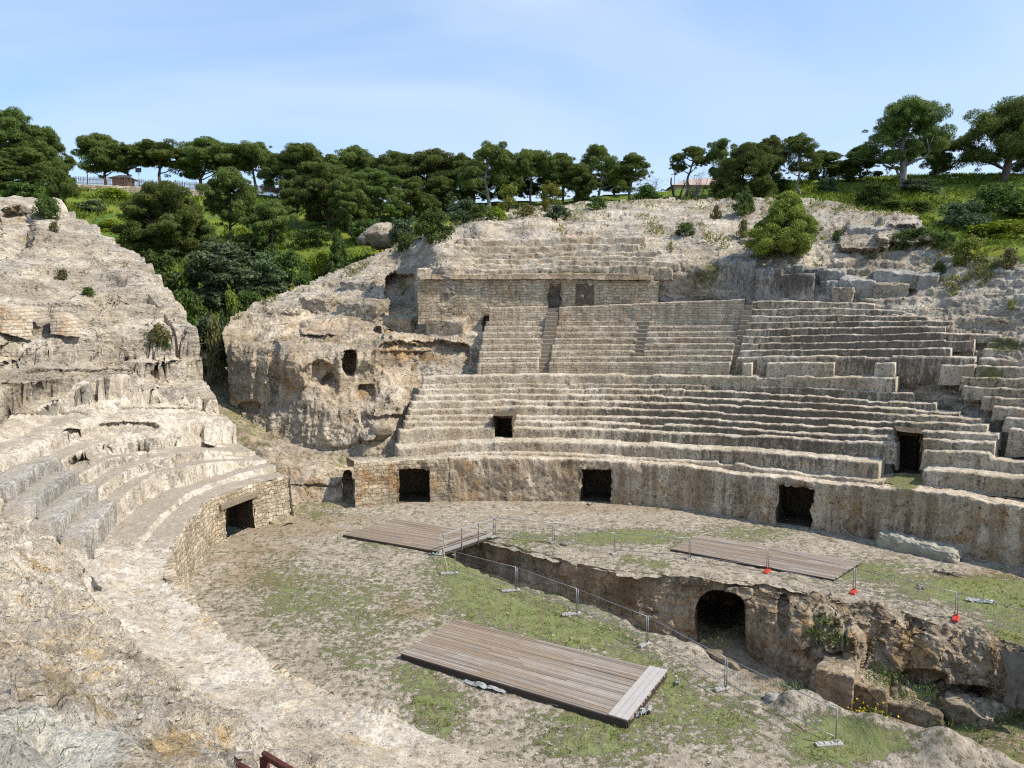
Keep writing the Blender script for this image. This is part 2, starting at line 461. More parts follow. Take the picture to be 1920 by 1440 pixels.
def ground_mat():
    """arena floor: pale trodden gravel, moss and turf; attribute b = how green, g = brown earth (with painted semi-shade in the trench), r = dark wet"""
    N = NT('arena_gravel')
    p = N.pos(); r, g, b = N.attr()
    n1_ = N.noise(p, .5, 5, .6); n2_ = N.noise(p, 3.0, 6, .7, .3); n3_ = N.noise(p, 14, 5, .75)
    col = N.mix(N.rng(n2_, .35, .66), (.245, .203, .150), (.48, .42, .33))
    col = N.mix(N.rng(n1_, .45, .62), col, N.mix(.6, col, (.31, .265, .20)))
    col = N.mix(N.math('MULTIPLY', N.rng(N.math('ADD', n1_, N.math('SUBTRACT', g, .5)), .45, .75), .75), col, (.30, .225, .145))
    col = N.mix(1.0, col, N.mix(n3_, (.74, .73, .72), (1.22, 1.21, 1.20)), 'MULTIPLY')
    m1 = N.math('ADD', N.math('MULTIPLY', N.noise(p, 1.1, 6, .7), .30), N.math('MULTIPLY', N.noise(p, 3.6, 7, .78), .70))
    f = N.rng(N.math('ADD', m1, N.math('SUBTRACT', N.math('MULTIPLY', b, .34), .5)), .20, .27)
    gcol = N.mix(N.rng(N.noise(p, 2.1, 4, .65), .35, .65), (.105, .118, .022), (.115, .195, .018))
    gcol = N.mix(N.rng(n3_, .4, .75), gcol, (.20, .20, .06))
    col = N.mix(N.math('MULTIPLY', f, N.rng(n3_, .25, .6, .30, .85)), col, gcol)
    vn = N.voro(p, 7.0)
    h = N.math('ADD', N.math('ADD', n2_, N.math('MULTIPLY', n3_, .9)), N.math('MULTIPLY', N.rng(vn.outputs['Distance'], .35, .0), .5))
    h = N.math('ADD', h, N.math('MULTIPLY', f, .8))
    return N.done(col, N.bump(h, .07, .9))
M['ground'] = ground_mat()

def hill_mat():
    N = NT('grassy_hillside')
    p = N.pos(); r, g, b = N.attr()
    n1_ = N.noise(p, .16, 5, .65, .4); n2_ = N.noise(p, .9, 6, .7); n3_ = N.noise(p, 6, 5, .75)
    col = N.mix(N.rng(n2_, .35, .65), (.095, .140, .022), (.185, .240, .030))
    col = N.mix(N.rng(n1_, .52, .66), col, (.27, .27, .03))
    col = N.mix(N.rng(n1_, .46, .34), col, (.085, .150, .045))
    col = N.mix(g, col, N.mix(n2_, (.36, .30, .22), (.47, .42, .34)))
    col = N.mix(1.0, col, N.mix(n3_, (.5, .5, .5), (1.45, 1.45, 1.45)), 'MULTIPLY')
    return N.done(col, N.bump(N.math('ADD', n2_, n3_), .25, .9))
M['hill'] = hill_mat()
# ---------------------------------------------------------------- plan of the arena (an ellipse, trued to the podium line)
AC = np.array([7.543, 30.535]); AA, AB, ATH = 25.62, 15.886, -0.503
E1 = np.array([cos(ATH), sin(ATH)]); E2 = np.array([-sin(ATH), cos(ATH)])
_bp = np.array([(670, 952), (750, 945), (805, 943), (960, 940), (1090, 943), (1146, 943), (1300, 957), (1458, 985), (1520, 990), (1700, 1025), (1920, 1065), (540, 970), (430, 1010), (360, 1085)], float)
_P = on_z(_bp[:, 0], _bp[:, 1], 0)[:, :2]
_tp = np.array([(600, 1290), (720, 1335), (850, 1390), (1000, 1440)], float)
_P = np.concatenate([_P, on_z(_tp[:, 0], _tp[:, 1], 2.6)[:, :2]])
_d = _P - AC; _u = _d @ E1 / AA; _v = _d @ E2 / AB
_rt, _rr = np.arctan2(_v, _u), np.hypot(_u, _v) - 1

def ell(t):
    t = np.asarray(t, float)
    dd = (t[..., None] - _rt + pi) % (2 * pi) - pi
    w = np.exp(-(dd / .13) ** 2) + 1e-7
    rho = 1 + (w * _rr).sum(-1) / (w.sum(-1) + .15)
    return AC + (rho * AA * np.cos(t))[..., None] * E1 + (rho * AB * np.sin(t))[..., None] * E2

def make_curve(t0, t1, n=6000):
    t = np.linspace(t0, t1, n); p = ell(t)
    s = np.concatenate([[0], np.cumsum(np.linalg.norm(np.diff(p, axis=0), axis=1))])
    # normal from the plain ellipse: smooth
    g = np.stack([np.cos(t) / AA, np.sin(t) / AB], 1)
    nn = g[:, :1] * E1 + g[:, 1:] * E2
    nn /= np.linalg.norm(nn, axis=1, keepdims=True)
    return t, p, s, nn

class Curve:
    def __init__(c, t0, t1):
        c.t, c.p, c.s, c.n = make_curve(t0, t1); c.L = c.s[-1]
    def pt(c, s, r):
        s = np.asarray(s, float)
        p = np.stack([np.interp(s, c.s, c.p[:, k]) for k in (0, 1)], -1)
        n = np.stack([np.interp(s, c.s, c.n[:, k]) for k in (0, 1)], -1)
        return p + n * np.asarray(r, float)[..., None]
    def nrm(c, s):
        return np.stack([np.interp(s, c.s, c.n[:, k]) for k in (0, 1)], -1)
    def px_of(c, s, r, z):
        q = c.pt(s, np.full(np.shape(s), r) if np.isscalar(r) else r)
        return proj(np.stack([q[..., 0], q[..., 1], np.broadcast_to(z, q.shape[:-1])], -1))[0]
    def s_at(c, px, r, z):
        """arc position where the vertical surface at offset r crosses picture column px (far side)"""
        ss = np.linspace(0, c.L, 3000)
        x = c.px_of(ss, r, z)
        k = np.argmax(x > 1e9) if False else None
        o = np.argsort(x)
        return np.interp(px, x[o], ss[o])

FAR = Curve(pi - .10, .28)            # left to right along the far side
NEAR = Curve(pi - .16, pi + 3.0)      # from the corridor round the left end and along the near side

def dep(px, r, z=8.0):
    s = FAR.s_at(px, r, z)
    return FAR.pt(s, np.full(np.shape(s), float(r)))[..., 1]

# ---------------------------------------------------------------- stains and painted ledge shade placed on the stone
def blobs(P, L):
    """sum of soft patches given as (px, py, half width, half height, amount)"""
    x, y = proj(P)
    r = np.zeros(x.shape)
    for a, b, rx, ry, m in L:
        r += m * np.exp(-((x - a) / rx) ** 2 - ((y - b) / ry) ** 2)
    return r

DARK = [(790, 668, 90, 30, .45), (600, 920, 60, 25, .3), (560, 800, 60, 30, .1), (470, 850, 60, 40, .2), (60, 715, 140, 22, .25), (250, 860, 90, 25, .25), (100, 900, 60, 30, .2), (1420, 775, 260, 55, .55), (1560, 830, 120, 60, .3), (1660, 640, 150, 50, .50), (1500, 640, 120, 40, .2), (860, 565, 45, 45, .5), (1250, 500, 200, 60, .1), (1100, 545, 140, 40, .15), (1440, 520, 120, 50, .25), (1500, 530, 90, 30, .35),  # the corridor ledge patch paints the shade of its front face
        (1600, 1010, 250, 60, .2), (1400, 940, 60, 60, .25), (1250, 790, 120, 30, .2), (900, 780, 150, 60, -.15), (1850, 720, 150, 60, .2), (1700, 720, 60, 30, .2), (800, 600, 60, 40, .15)]
OCHRE = [(790, 668, 90, 26, .55), (600, 915, 60, 25, .3), (965, 545, 30, 30, .3), (810, 560, 30, 40, .25), (700, 920, 70, 40, .45), (860, 905, 90, 40, .15), (1850, 1010, 160, 50, .35), (760, 640, 90, 30, .35), (620, 600, 40, 25, .45), (545, 700, 20, 120, .45), (450, 650, 30, 120, .25),
         (620, 700, 60, 50, .3), (685, 735, 25, 25, .4), (970, 595, 70, 18, .2), (750, 530, 30, 40, .35), (1200, 560, 40, 10, .2), (20, 745, 60, 30, .6), (40, 420, 30, 40, .6), (120, 720, 60, 20, .1), (320, 1400, 90, 40, .9), (120, 1230, 120, 80, .35), (350, 1170, 60, 40, .15), (60, 1060, 40, 40, .35), (20, 610, 40, 25, .35), (120, 610, 30, 25, .3),
         (1520, 1180, 200, 70, .2), (1680, 1230, 160, 60, .25), (1100, 440, 60, 20, .25), (1000, 1060, 160, 40, .25), (1200, 1120, 150, 40, .15)]
MOSS = [(1700, 905, 35, 14, 1.1), (1880, 640, 50, 12, .5), (1860, 700, 50, 20, .4), (1890, 655, 50, 8, .4), (1080, 510, 140, 6, .5), (1330, 515, 40, 30, .45), (1200, 465, 100, 8, .3), (1560, 1180, 30, 30, .35), (1640, 1200, 26, 50, .3), (1690, 1280, 50, 25, .35), (640, 860, 60, 20, .2), (1450, 1070, 60, 10, .4), (1230, 1050, 60, 20, .3), (1600, 650, 60, 12, .2), (1400, 470, 80, 40, .15)]

def stain(P, dark=0.5, ochre=.5, moss=0.0):  # the dark channel also carries the painted shade of the corridor ledge
    c = np.zeros(P.shape[:-1] + (4,)); c[..., 3] = .5
    c[..., 0] = np.clip(dark + blobs(P, DARK), 0, 1.6)
    c[..., 1] = np.clip(ochre + .75 * blobs(P, OCHRE), 0, 1.6)
    c[..., 2] = np.clip(moss + blobs(P, MOSS), 0, 1.6)
    return c

def wobble(P, amp=.05, sc=.7, seed=3):
    P = np.asarray(P)
    d = np.stack([fbm(P, sc, 4, seed + 11 * k) for k in range(3)], -1)
    return P + d * amp
# ---------------------------------------------------------------- far bank of seats
def poly(xs, pts):
    a = np.array(pts, float); o = np.argsort(a[:, 0])
    return np.interp(xs, a[o, 0], a[o, 1])

SF = np.arange(0, FAR.L, .09)
ROWZ = {}

def row_z(r, pts, it=4, sm=.25):
    """height along the bank of an edge at offset r whose picture line is pts"""
    q = FAR.pt(SF, np.full(len(SF), r)); z = np.full(len(SF), 6.0)
    for _ in range(it):
        x = proj(np.stack([q[:, 0], q[:, 1], z], -1))[0]
        z = z_for(poly(x, pts), q[:, 1])
    return z, x

def seat_row(name, parent, mat, r, r2, pts, x0, x1, zb, gaps=(), rag=.035, dark=.62, riser_batter=.05, block=False, mossy=0.0, wear=1.0, tread_dark=.22, steps=5):
    zt, x = row_z(r, pts)
    ROWZ[name] = zt
    zt = zt + rag * n1(SF + r * 13, 1.1, int(r * 10), 4) * wear + rag * .8 * np.clip(n1(SF + r * 31, .35, int(r * 17)), -1, .2)
    bl = np.floor(SF / (1.5 + .5 * np.sin(r * 5)) + r * 7.7 + .3 * n1(SF, 3.0, 9))
    hs = _hash(bl, bl * 0 + int(r * 100), bl * 0, 5); hs2 = _hash(bl, bl * 0 + int(r * 100), bl * 0 + 3, 6)
    zt = zt + wear * (.035 * hs - .11 * (hs2 > .84) * (.4 + .6 * np.abs(hs)))
    ebl = .045 * hs2 * wear
    keep = (x >= x0) & (x <= x1)
    for g0, g1 in gaps: keep &= ~((x > g0) & (x < g1))
    idx = np.where(keep)[0]
    segs = np.split(idx, np.where(np.diff(idx) > 1)[0] + 1) if len(idx) else []
    Vs, Qs, Cs, Us, off = [], [], [], [], 0
    for sg in segs:
        if len(sg) < 3: continue
        s = SF[sg]; zz = zt[sg]; z0 = np.minimum(zb[sg], zz - .05) - .25
        # cross-section: riser bottom .. edge .. tread back
        qs = [(0, 0), (.25, 0), (.5, 0), (.72, 0), (.88, 0), (.96, .012), (1, .045), (1, .12)]
        tr = np.linspace(.2, 1, steps)
        n, m = len(s), len(qs) + len(tr) + 2
        P = np.zeros((n, m, 3)); U = np.zeros((n, m, 2)); D = np.zeros((n, m))
        edge = .05 * n1(s + r * 7, .8, int(r * 23) + 5, 4) * wear + ebl[sg]
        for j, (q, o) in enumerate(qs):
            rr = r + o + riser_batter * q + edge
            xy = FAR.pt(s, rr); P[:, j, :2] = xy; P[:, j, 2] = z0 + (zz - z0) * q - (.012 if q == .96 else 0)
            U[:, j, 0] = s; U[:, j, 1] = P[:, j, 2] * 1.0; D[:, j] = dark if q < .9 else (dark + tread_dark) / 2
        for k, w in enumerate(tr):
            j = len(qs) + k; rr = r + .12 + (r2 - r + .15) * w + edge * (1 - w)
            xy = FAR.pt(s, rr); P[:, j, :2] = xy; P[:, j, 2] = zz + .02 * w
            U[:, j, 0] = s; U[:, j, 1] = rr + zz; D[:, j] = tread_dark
        for j in (m - 2, m - 1):
            P[:, j] = P[:, m - 3]; P[:, j, 2] -= (.5 if j == m - 2 else 1.0); U[:, j] = U[:, m - 3]
        # end caps: fold both ends downwards
        def cap(Pe, Ue, De, d):
            t = FAR.pt(s[:1] + d, np.zeros(1))[0] - FAR.pt(s[:1], np.zeros(1))[0]
            a = Pe.copy(); a[:, :2] += t * .6; a[:, 2] = np.minimum(a[:, 2] - .05, z0.min())
            b = Pe.copy(); b[:, :2] += t * .35; b[:, 2] = Pe[:, 2] * .35 + a[:, 2] * .65
            return a, b
        a0, b0 = cap(P[0], U[0], D[0], -.12); a1, b1 = cap(P[-1], U[-1], D[-1], .12)
        P = np.concatenate([a0[None], b0[None], P, b1[None], a1[None]]); U = np.concatenate([U[:1], U[:1], U, U[-1:], U[-1:]]); D = np.concatenate([D[:1], D[:1], D, D[-1:], D[-1:]])
        P = wobble(P, .07 * wear, .55, 3)
        P = wobble(P, .035 * wear, .16, 31)
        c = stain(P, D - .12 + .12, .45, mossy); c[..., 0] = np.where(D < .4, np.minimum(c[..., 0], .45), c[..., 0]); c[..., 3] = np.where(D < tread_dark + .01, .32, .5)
        n, m = P.shape[:2]
        Vs.append(P.reshape(-1, 3)); Qs.append(grid_faces(n, m) + off); Cs.append(c.reshape(-1, 4)); Us.append(U.reshape(-1, 2)); off += n * m
    if not Vs: return None
    V = np.concatenate(Vs); 
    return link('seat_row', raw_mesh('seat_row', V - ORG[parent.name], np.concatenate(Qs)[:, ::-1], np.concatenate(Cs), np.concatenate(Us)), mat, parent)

def recess(name, parent, px0, px1, r, ztop, zbot, depth=2.0, mat=None, slant=0.0, arch=0.0):
    """dark chamber behind an opening in a curved wall: jambs, ceiling, floor and back"""
    s0 = FAR.s_at(px0, r, (ztop + zbot) / 2); s1 = FAR.s_at(px1, r, (ztop + zbot) / 2)
    s0 -= .06; s1 += .06
    nd, ns, nz = 9, 9, 11
    d = np.linspace(0, depth, nd); s = np.linspace(s0, s1, ns); z = np.linspace(zbot - .05, ztop + .04, nz)
    mb = MB()
    def sheet(f, a, b):
        A, B = np.meshgrid(a, b, indexing='ij'); P = wobble(f(A, B), .06, .5, 9)
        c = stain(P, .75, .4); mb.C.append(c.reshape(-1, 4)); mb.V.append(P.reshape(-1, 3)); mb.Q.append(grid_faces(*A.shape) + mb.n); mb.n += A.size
    def pt(S, Dp, Z):
        xy = FAR.pt(S + slant * Dp, r + Dp); return np.concatenate([xy, Z[..., None]], -1)
    sheet(lambda A, B: pt(np.full(A.shape, s0), A, B), d, z)
    sheet(lambda A, B: pt(np.full(A.shape, s1), A, B), d, z)
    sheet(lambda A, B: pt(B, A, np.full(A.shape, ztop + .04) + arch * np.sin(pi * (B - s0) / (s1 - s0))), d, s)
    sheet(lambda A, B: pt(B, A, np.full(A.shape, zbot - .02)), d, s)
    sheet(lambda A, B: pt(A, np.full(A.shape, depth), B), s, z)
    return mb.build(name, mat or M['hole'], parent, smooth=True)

def wall_strip(name, parent, mat, r, top, bot, x0, x1, doors=(), batter=.1, nz=26, ds=.10, dark=.55, amp=.09, thick=1.8, blockscale=1.0, bury=.35, ragtop=.04, ochre=.5, cover=True, zfix=None):
    """curved wall between two picture lines with rectangular openings (px0, px1, py_lintel, py_sill)"""
    zt_, x = row_z(r, top); zb_ = np.full(len(SF), -bury) if bot is None else row_z(r, bot)[0] - bury
    xs_keep = (x >= x0) & (x <= x1)
    s = SF[xs_keep]
    sd = []
    for d in doors:
        zl = z_for(d[2], dep((d[0] + d[1]) / 2, r, 2.0)); zs = z_for(d[3], dep((d[0] + d[1]) / 2, r, 2.0))
        a, b = FAR.s_at(d[0], r, (zl + zs) / 2), FAR.s_at(d[1], r, (zl + zs) / 2)
        sd.append((a, b, zl, zs)); s = s[(np.abs(s - a) > .05) & (np.abs(s - b) > .05)]
    s = np.sort(np.concatenate([s] + [np.array([d[0], d[1]]) for d in sd]))
    zt = np.interp(s, SF, zt_) + ragtop * n1(s, .9, int(r * 5) + 1, 4); zb = np.interp(s, SF, zb_)
    # levels: snapped to sill and lintel near the doors
    fl, fs = np.full(len(s), .62), np.full(len(s), .10)
    for a, b, zl, zs in sd:
        w = np.clip(1 - np.maximum(np.maximum(a - s, s - b), 0) / 1.2, 0, 1)
        fl = fl * (1 - w) + w * np.clip((zl - zb) / (zt - zb), .05, .97); fs = fs * (1 - w) + w * np.clip((zs - zb) / (zt - zb), .01, .9)
    k1, k2 = 4, nz - 7
    lv = np.zeros((len(s), nz))
    for i in range(nz):
        if i <= k1: lv[:, i] = fs * i / k1
        elif i <= k2: lv[:, i] = fs + (fl - fs) * (i - k1) / (k2 - k1)
        else: lv[:, i] = fl + (1 - fl) * (i - k2) / (nz - 1 - k2)
    Z = zb[:, None] + (zt - zb)[:, None] * lv
    R = r + batter * lv + .03 * n1(s * 1.0, 1.5, 77)[:, None]
    S = np.repeat(s[:, None], nz, 1)
    xy = FAR.pt(S, R)
    P = np.concatenate([xy, Z[..., None]], -1); U = np.stack([S, Z], -1)
    # rounded top and cover going back
    ex = [(.06, .03), (.25, .035), (thick, .03), (thick, -.6)] if cover else [(.05, .0), (.08, -.3)]
    top_rows = []
    for o, dz in ex:
        xy = FAR.pt(s, R[:, -1] + o); top_rows.append(np.concatenate([xy, (zt + dz)[:, None]], -1))
    P = np.concatenate([P, np.stack(top_rows, 1)], 1)
    U = np.concatenate([U, np.stack([np.stack([s, zt + o], -1) for o, _ in ex], 1)], 1)
    m = P.shape[1]
    mask = np.ones((len(s) - 1, m - 1), bool)
    mid = (s[:-1] + s[1:]) / 2
    for a, b, zl, zs in sd:
        mask[np.ix_((mid > a) & (mid < b), [j for j in range(m - 1) if k1 <= j < k2])] = False
    Pn = wobble(wobble(P, amp, .8, 3), amp * .5, .2, 31)
    for a, b, zl, zs in sd:
        w_ = np.exp(-(np.minimum(np.abs(S - a), np.abs(S - b)) / .16) ** 2) * (Z < zl + .25)
        w_ = np.maximum(w_, ((S > a) & (S < b)) * np.exp(-((Z - zl) / .16) ** 2))
        Pn[:, :nz] = Pn[:, :nz] + np.stack([fbm(Pn[:, :nz], .28, 3, 401 + k) for k in range(3)], -1) * (.15 * w_)[..., None]
    c = stain(Pn, dark, ochre); c[:, nz:, 0] = .3; c[:, nz:, 3] = .25; c[:, nz - 1, 3] = .3
    o = grid_obj(name, Pn, mat, parent, c, U, mask, flip=True)
    for d, q in zip(doors, sd):
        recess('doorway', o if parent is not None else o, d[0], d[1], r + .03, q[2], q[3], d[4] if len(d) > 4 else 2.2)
    return o

# --- podium
PTOP = [(630, 868), (740, 867), (807, 862), (907, 860), (993, 862), (1090, 865), (1173, 867), (1280, 875), (1373, 890), (1480, 897), (1570, 910), (1697, 918), (1780, 928), (1920, 953), (2000, 966), (2300, 1035)]
pod = thing('podium_wall', 'long curved podium wall of the arena with four doorways below the far seats', 'wall', (0, 48.6, 0))
pw = wall_strip('wall_face', pod, M['podium'], 0.0, PTOP, None, 840, 2330,
           doors=[(1090, 1146, 881, 944, 3.2), (1458, 1522, 911, 989, 3.2)], dark=.70, amp=.13, ochre=.62)
pw2 = wall_strip('wall_face', pod, M['rubble'], 0.035, PTOP, None, 662, 852, doors=[(748, 805, 880, 945, 3.2)], dark=.42, amp=.12, ochre=.6)
tag(pw2, 'rough rubble masonry end of the wall')

# --- lower seats
LINES = {
 'P1': (0.95, [(820, 854), (940, 848), (1023, 850), (1107, 855), (1280, 864), (1380, 870), (1423, 880), (1563, 895), (1650, 903), (1700, 908), (1930, 930), (2300, 1005)]),
 'P2': (1.55, [(700, 845), (757, 840), (873, 830), (973, 829), (1040, 828), (1157, 833), (1280, 840), (1387, 845), (1493, 855), (1613, 865), (1650, 869), (1724, 882), (1800, 887), (1885, 896), (1930, 898), (2300, 965)]),
 'R1': (3.1, [(700, 810), (753, 808), (840, 803), (923, 803), (1073, 803), (1173, 807), (1280, 814), (1480, 822), (1580, 830), (1680, 832), (1728, 845), (1850, 850), (1860, 862), (1930, 867), (2300, 925)]),
 'R2': (3.8, [(700, 794), (763, 792), (857, 792), (962, 791), (1107, 793), (1280, 799), (1380, 804), (1480, 813), (1677, 819), (1727, 825), (1867, 831), (1930, 834)]),
 'R3': (4.5, [(700, 784), (763, 782), (923, 780), (1073, 782), (1280, 785), (1480, 797), (1647, 804), (1737, 809), (1873, 814), (1930, 817)]),
 'R4': (5.2, [(700, 770), (767, 768), (873, 767), (963, 763), (1107, 765), (1280, 771), (1480, 782), (1680, 790), (1813, 797), (1930, 800)]),
 'R5': (5.9, [(700, 757), (770, 755), (940, 752), (1107, 753), (1280, 757), (1480, 767), (1647, 776), (1780, 782), (1847, 789), (1930, 793)]),
 'R6': (6.6, [(700, 745), (780, 743), (940, 740), (1140, 742), (1280, 745), (1480, 755), (1613, 762), (1780, 772), (1930, 780)]),
 'R7': (7.3, [(700, 733), (787, 732), (940, 729), (1280, 731), (1513, 742), (1657, 752), (1757, 757), (1930, 764)]),
 'R8': (7.95, [(700, 722), (787, 721), (940, 718), (1280, 721), (1513, 727), (1657, 735), (1720, 740), (1930, 747)]),
 'R9': (8.12, [(700, 711), (795, 710), (873, 705), (1007, 703), (1280, 705), (1580, 707), (1680, 709), (1930, 712)]),
}
order = list(LINES)
low = thing('lower_seating_bank', 'broad lower bank of curved limestone seat rows above the podium wall, with two dark passages', 'seating', (3, 53, 2.7))
XR = {'P1': (815, 1655), 'P2': (745, 2300), 'R1': (748, 2300), 'R2': (758, 1868), 'R3': (761, 1874), 'R4': (765, 1852), 'R5': (769, 1846), 'R6': (778, 1800), 'R7': (785, 1757), 'R8': (789, 1715), 'R9': (794, 1682)}
S_f, R_f = np.meshgrid(np.linspace(FAR.s_at(1636, 2, 3), FAR.s_at(2250, 2, 3), 130), np.linspace(1.3, 3.4, 24), indexing='ij')
Zf_ = np.interp(S_f, SF, row_z(0.0, PTOP)[0]) + .03 + .10 * (R_f - 1.3)
Pf_ = wobble(np.concatenate([FAR.pt(S_f, R_f), Zf_[..., None]], -1), .10, .5, 8)
cpf = stain(Pf_, .3, .5, .2); grid_obj('passage_floor', Pf_, M['seat'], pod, cpf)
zb = row_z(0.1, PTOP)[0]
VG = {'P1': [(1655, 1940)], 'P2': [(1648, 1727)], 'R1': [(926, 959), (1681, 1726)], 'R2': [(926, 959), (1682, 1725)], 'R3': [(927, 958), (1682, 1725)]}
for i, k in enumerate(order):
    r, pts = LINES[k]
    r2 = LINES[order[i + 1]][0] if i + 1 < len(order) else 9.4
    x0, x1 = XR[k]
    if k == 'P2': r2 = 3.1
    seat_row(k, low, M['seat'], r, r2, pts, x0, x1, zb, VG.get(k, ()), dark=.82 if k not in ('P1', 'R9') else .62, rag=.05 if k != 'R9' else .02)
    zb = row_z(r, pts)[0]
def zrow(px, py, r): return z_for(py, dep(px, r, 5))
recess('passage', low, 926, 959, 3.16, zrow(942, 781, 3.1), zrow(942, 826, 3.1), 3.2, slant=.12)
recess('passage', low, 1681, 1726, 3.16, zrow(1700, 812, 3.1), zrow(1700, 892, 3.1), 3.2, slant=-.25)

# --- upper seats of small restored blocks, crossed by stairs
UP = {
 'U0': (9.3, [(880, 683), (1007, 680), (1280, 680), (1390, 680)]),
 'U1': (9.9, [(880, 672), (1280, 668), (1390, 668)]),
 'U2': (10.5, [(880, 660), (1280, 657), (1390, 656)]),
 'U3': (11.1, [(880, 648), (1280, 645), (1400, 644)]),
 'U4': (11.7, [(880, 636), (1280, 633), (1400, 632)]),
 'U5': (12.3, [(880, 624), (1280, 622), (1400, 621)]),
 'U6': (12.9, [(880, 613), (1280, 611), (1400, 610)]),
 'U7': (13.5, [(880, 603), (1280, 600), (1400, 599)]),
}
upo = list(UP)
ups = thing('upper_seating_bank', 'upper bank of small squared block seating crossed by two narrow dark stairs', 'seating', (6, 60, 8))
zb = row_z(9.3, [(880, 705), (1007, 703), (1400, 705)])[0] - .1
for i, k in enumerate(upo):
    r, pts = UP[k]; y = pts[1][1]
    r2 = UP[upo[i + 1]][0] if i + 1 < len(upo) else 13.7
    xl = 893 + (683 - y) * .19; xr = 1366 + (690 - y) * .28
    g1 = 1008 + (690 - y) * .182; g2 = 1189 + (662 - y) * .16
    gaps = [(g1, g1 + 18)] + ([(g2, g2 + 16)] if y < 664 else [])
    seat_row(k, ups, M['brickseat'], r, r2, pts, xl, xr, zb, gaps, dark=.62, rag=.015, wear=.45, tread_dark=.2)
    zb = row_z(r, pts)[0]
    if i == 0:
        for gx0, gx1 in (): pass
backtop = [(900, 578), (1027, 575), (1046, 577), (1280, 566), (1400, 562)]
bw = wall_strip('back_wall', ups, M['brickseat'], 13.55, backtop, [(900, 605), (1280, 602), (1400, 601)], 916, 1029, dark=.40, amp=.05, nz=18, thick=1.2, ragtop=.02, ochre=.62)
bw = wall_strip('back_wall', ups, M['brickseat'], 13.55, backtop, [(900, 605), (1280, 602), (1400, 601)], 1045, 1396, dark=.42, amp=.05, nz=18, thick=1.2, ragtop=.02, ochre=.52)

def stairway(parent, xa, ya, xb, yb, w, mat, nst, r0, r1, sink=.22):
    """flight of small steps up the bank between picture points (xa,ya) low and (xb,yb) high"""
    mb = MB()
    for i in range(nst):
        f = (i + .5) / nst; f1 = (i + 1) / nst
        r = r0 + (r1 - r0) * i / nst; rn = r0 + (r1 - r0) * f1
        px = xa + (xb - xa) * f; py = ya + (yb - ya) * f1
        z = z_for(py, dep(px + w / 2, r, 9)) - sink * .35
        sa, sb = FAR.s_at(px - 1.5, r, z), FAR.s_at(px + w + 1.5, r, z)
        p0, p1 = FAR.pt(sa, np.array(r + sink)), FAR.pt(sb, np.array(r + sink)); q0, q1 = FAR.pt(sa, np.array(rn + sink + .3)), FAR.pt(sb, np.array(rn + sink + .3))
        zb_ = z - .6
        V = [(*p0, zb_), (*p1, zb_), (*p1, z - .02), (*p0, z - .02), (*(p0 + (q0 - p0) * .05), z), (*(p1 + (q1 - p1) * .05), z), (*q0, z), (*q1, z)]
        mb.add(V, [(0, 1, 2, 3), (3, 2, 5, 4), (4, 5, 7, 6)], c=(.5, .4, 0, 1))
    return mb.build('stairway', mat, parent)
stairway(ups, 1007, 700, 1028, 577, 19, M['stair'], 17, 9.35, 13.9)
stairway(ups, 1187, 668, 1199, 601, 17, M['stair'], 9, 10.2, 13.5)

# --- worn rows to the right of the restored bank
RW = {
 'W0': (9.5, [(1370, 670), (1640, 667), (1828, 671), (1940, 676)], 1398, 1830),
 'W1': (10.15, [(1370, 657), (1640, 655), (1783, 653), (1940, 652)], 1390, 1785),
 'W2': (10.75, [(1370, 644), (1600, 642), (1774, 637), (1830, 637), (1940, 636)], 1394, 1829),
 'W3': (11.35, [(1370, 631), (1640, 627), (1754, 624), (1876, 628), (1940, 629)], 1396, 1876),
 'W4': (11.95, [(1370, 618), (1600, 614), (1726, 612), (1940, 614)], 1398, 1775),
 'W5': (12.55, [(1370, 605), (1600, 602), (1700, 602), (1940, 604)], 1400, 1790),
 'W6': (13.1, [(1370, 593), (1600, 591), (1940, 597)], 1401, 1740),
 'W7': (13.65, [(1370, 580), (1560, 577), (1640, 580), (1800, 586)], 1402, 1700),
 'W8': (14.2, [(1370, 568), (1450, 564), (1560, 567), (1640, 570), (1800, 576)], 1402, 1640),
}
wr = thing('worn_seating_bank', 'worn dark-stained upper seat rows right of the restored block seating', 'seating', (19, 57, 8))
zb = row_z(9.5, [(1370, 707), (1680, 709), (1940, 712)])[0] - .1
wo = list(RW)
for i, k in enumerate(wo):
    r, pts, a, b = RW[k]; a = 1366 + (690 - pts[0][1]) * .28 + 9
    r2 = RW[wo[i + 1]][0] if i + 1 < len(wo) else 15.2
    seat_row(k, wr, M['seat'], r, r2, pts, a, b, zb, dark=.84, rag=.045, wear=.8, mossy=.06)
    zb = row_z(r, pts)[0]
stairway(wr, 1366, 702, 1396, 572, 15, M['seat'], 14, 9.5, 13.9, .15)
# front blocks with gaps between them
for a, b, y in ((1391, 1412, 681), (1437, 1565, 681), (1638, 1679, 681), (1762, 1829, 685)):
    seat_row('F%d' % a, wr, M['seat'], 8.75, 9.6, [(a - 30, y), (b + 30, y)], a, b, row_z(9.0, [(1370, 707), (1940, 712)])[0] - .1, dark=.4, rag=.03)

# rows beyond the gully at the right edge
RG = [(4.4, 806, 1890), (5.2, 784, 1880), (6.0, 764, 1860), (6.8, 745, 1838), (7.5, 726, 1802), (8.2, 707, 1800), (8.9, 687, 1831), (9.6, 671, 1836), (10.3, 654, 1842), (11.0, 641, 1850)]
zb = row_z(4.4, [(1700, 840), (1940, 850)])[0]
for i, (r, y, a) in enumerate(RG):
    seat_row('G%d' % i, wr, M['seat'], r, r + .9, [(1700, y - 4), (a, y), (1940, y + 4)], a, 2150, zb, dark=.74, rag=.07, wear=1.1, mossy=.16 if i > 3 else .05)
    zb = row_z(r, [(1700, y - 4), (a, y), (1940, y + 4)])[0]

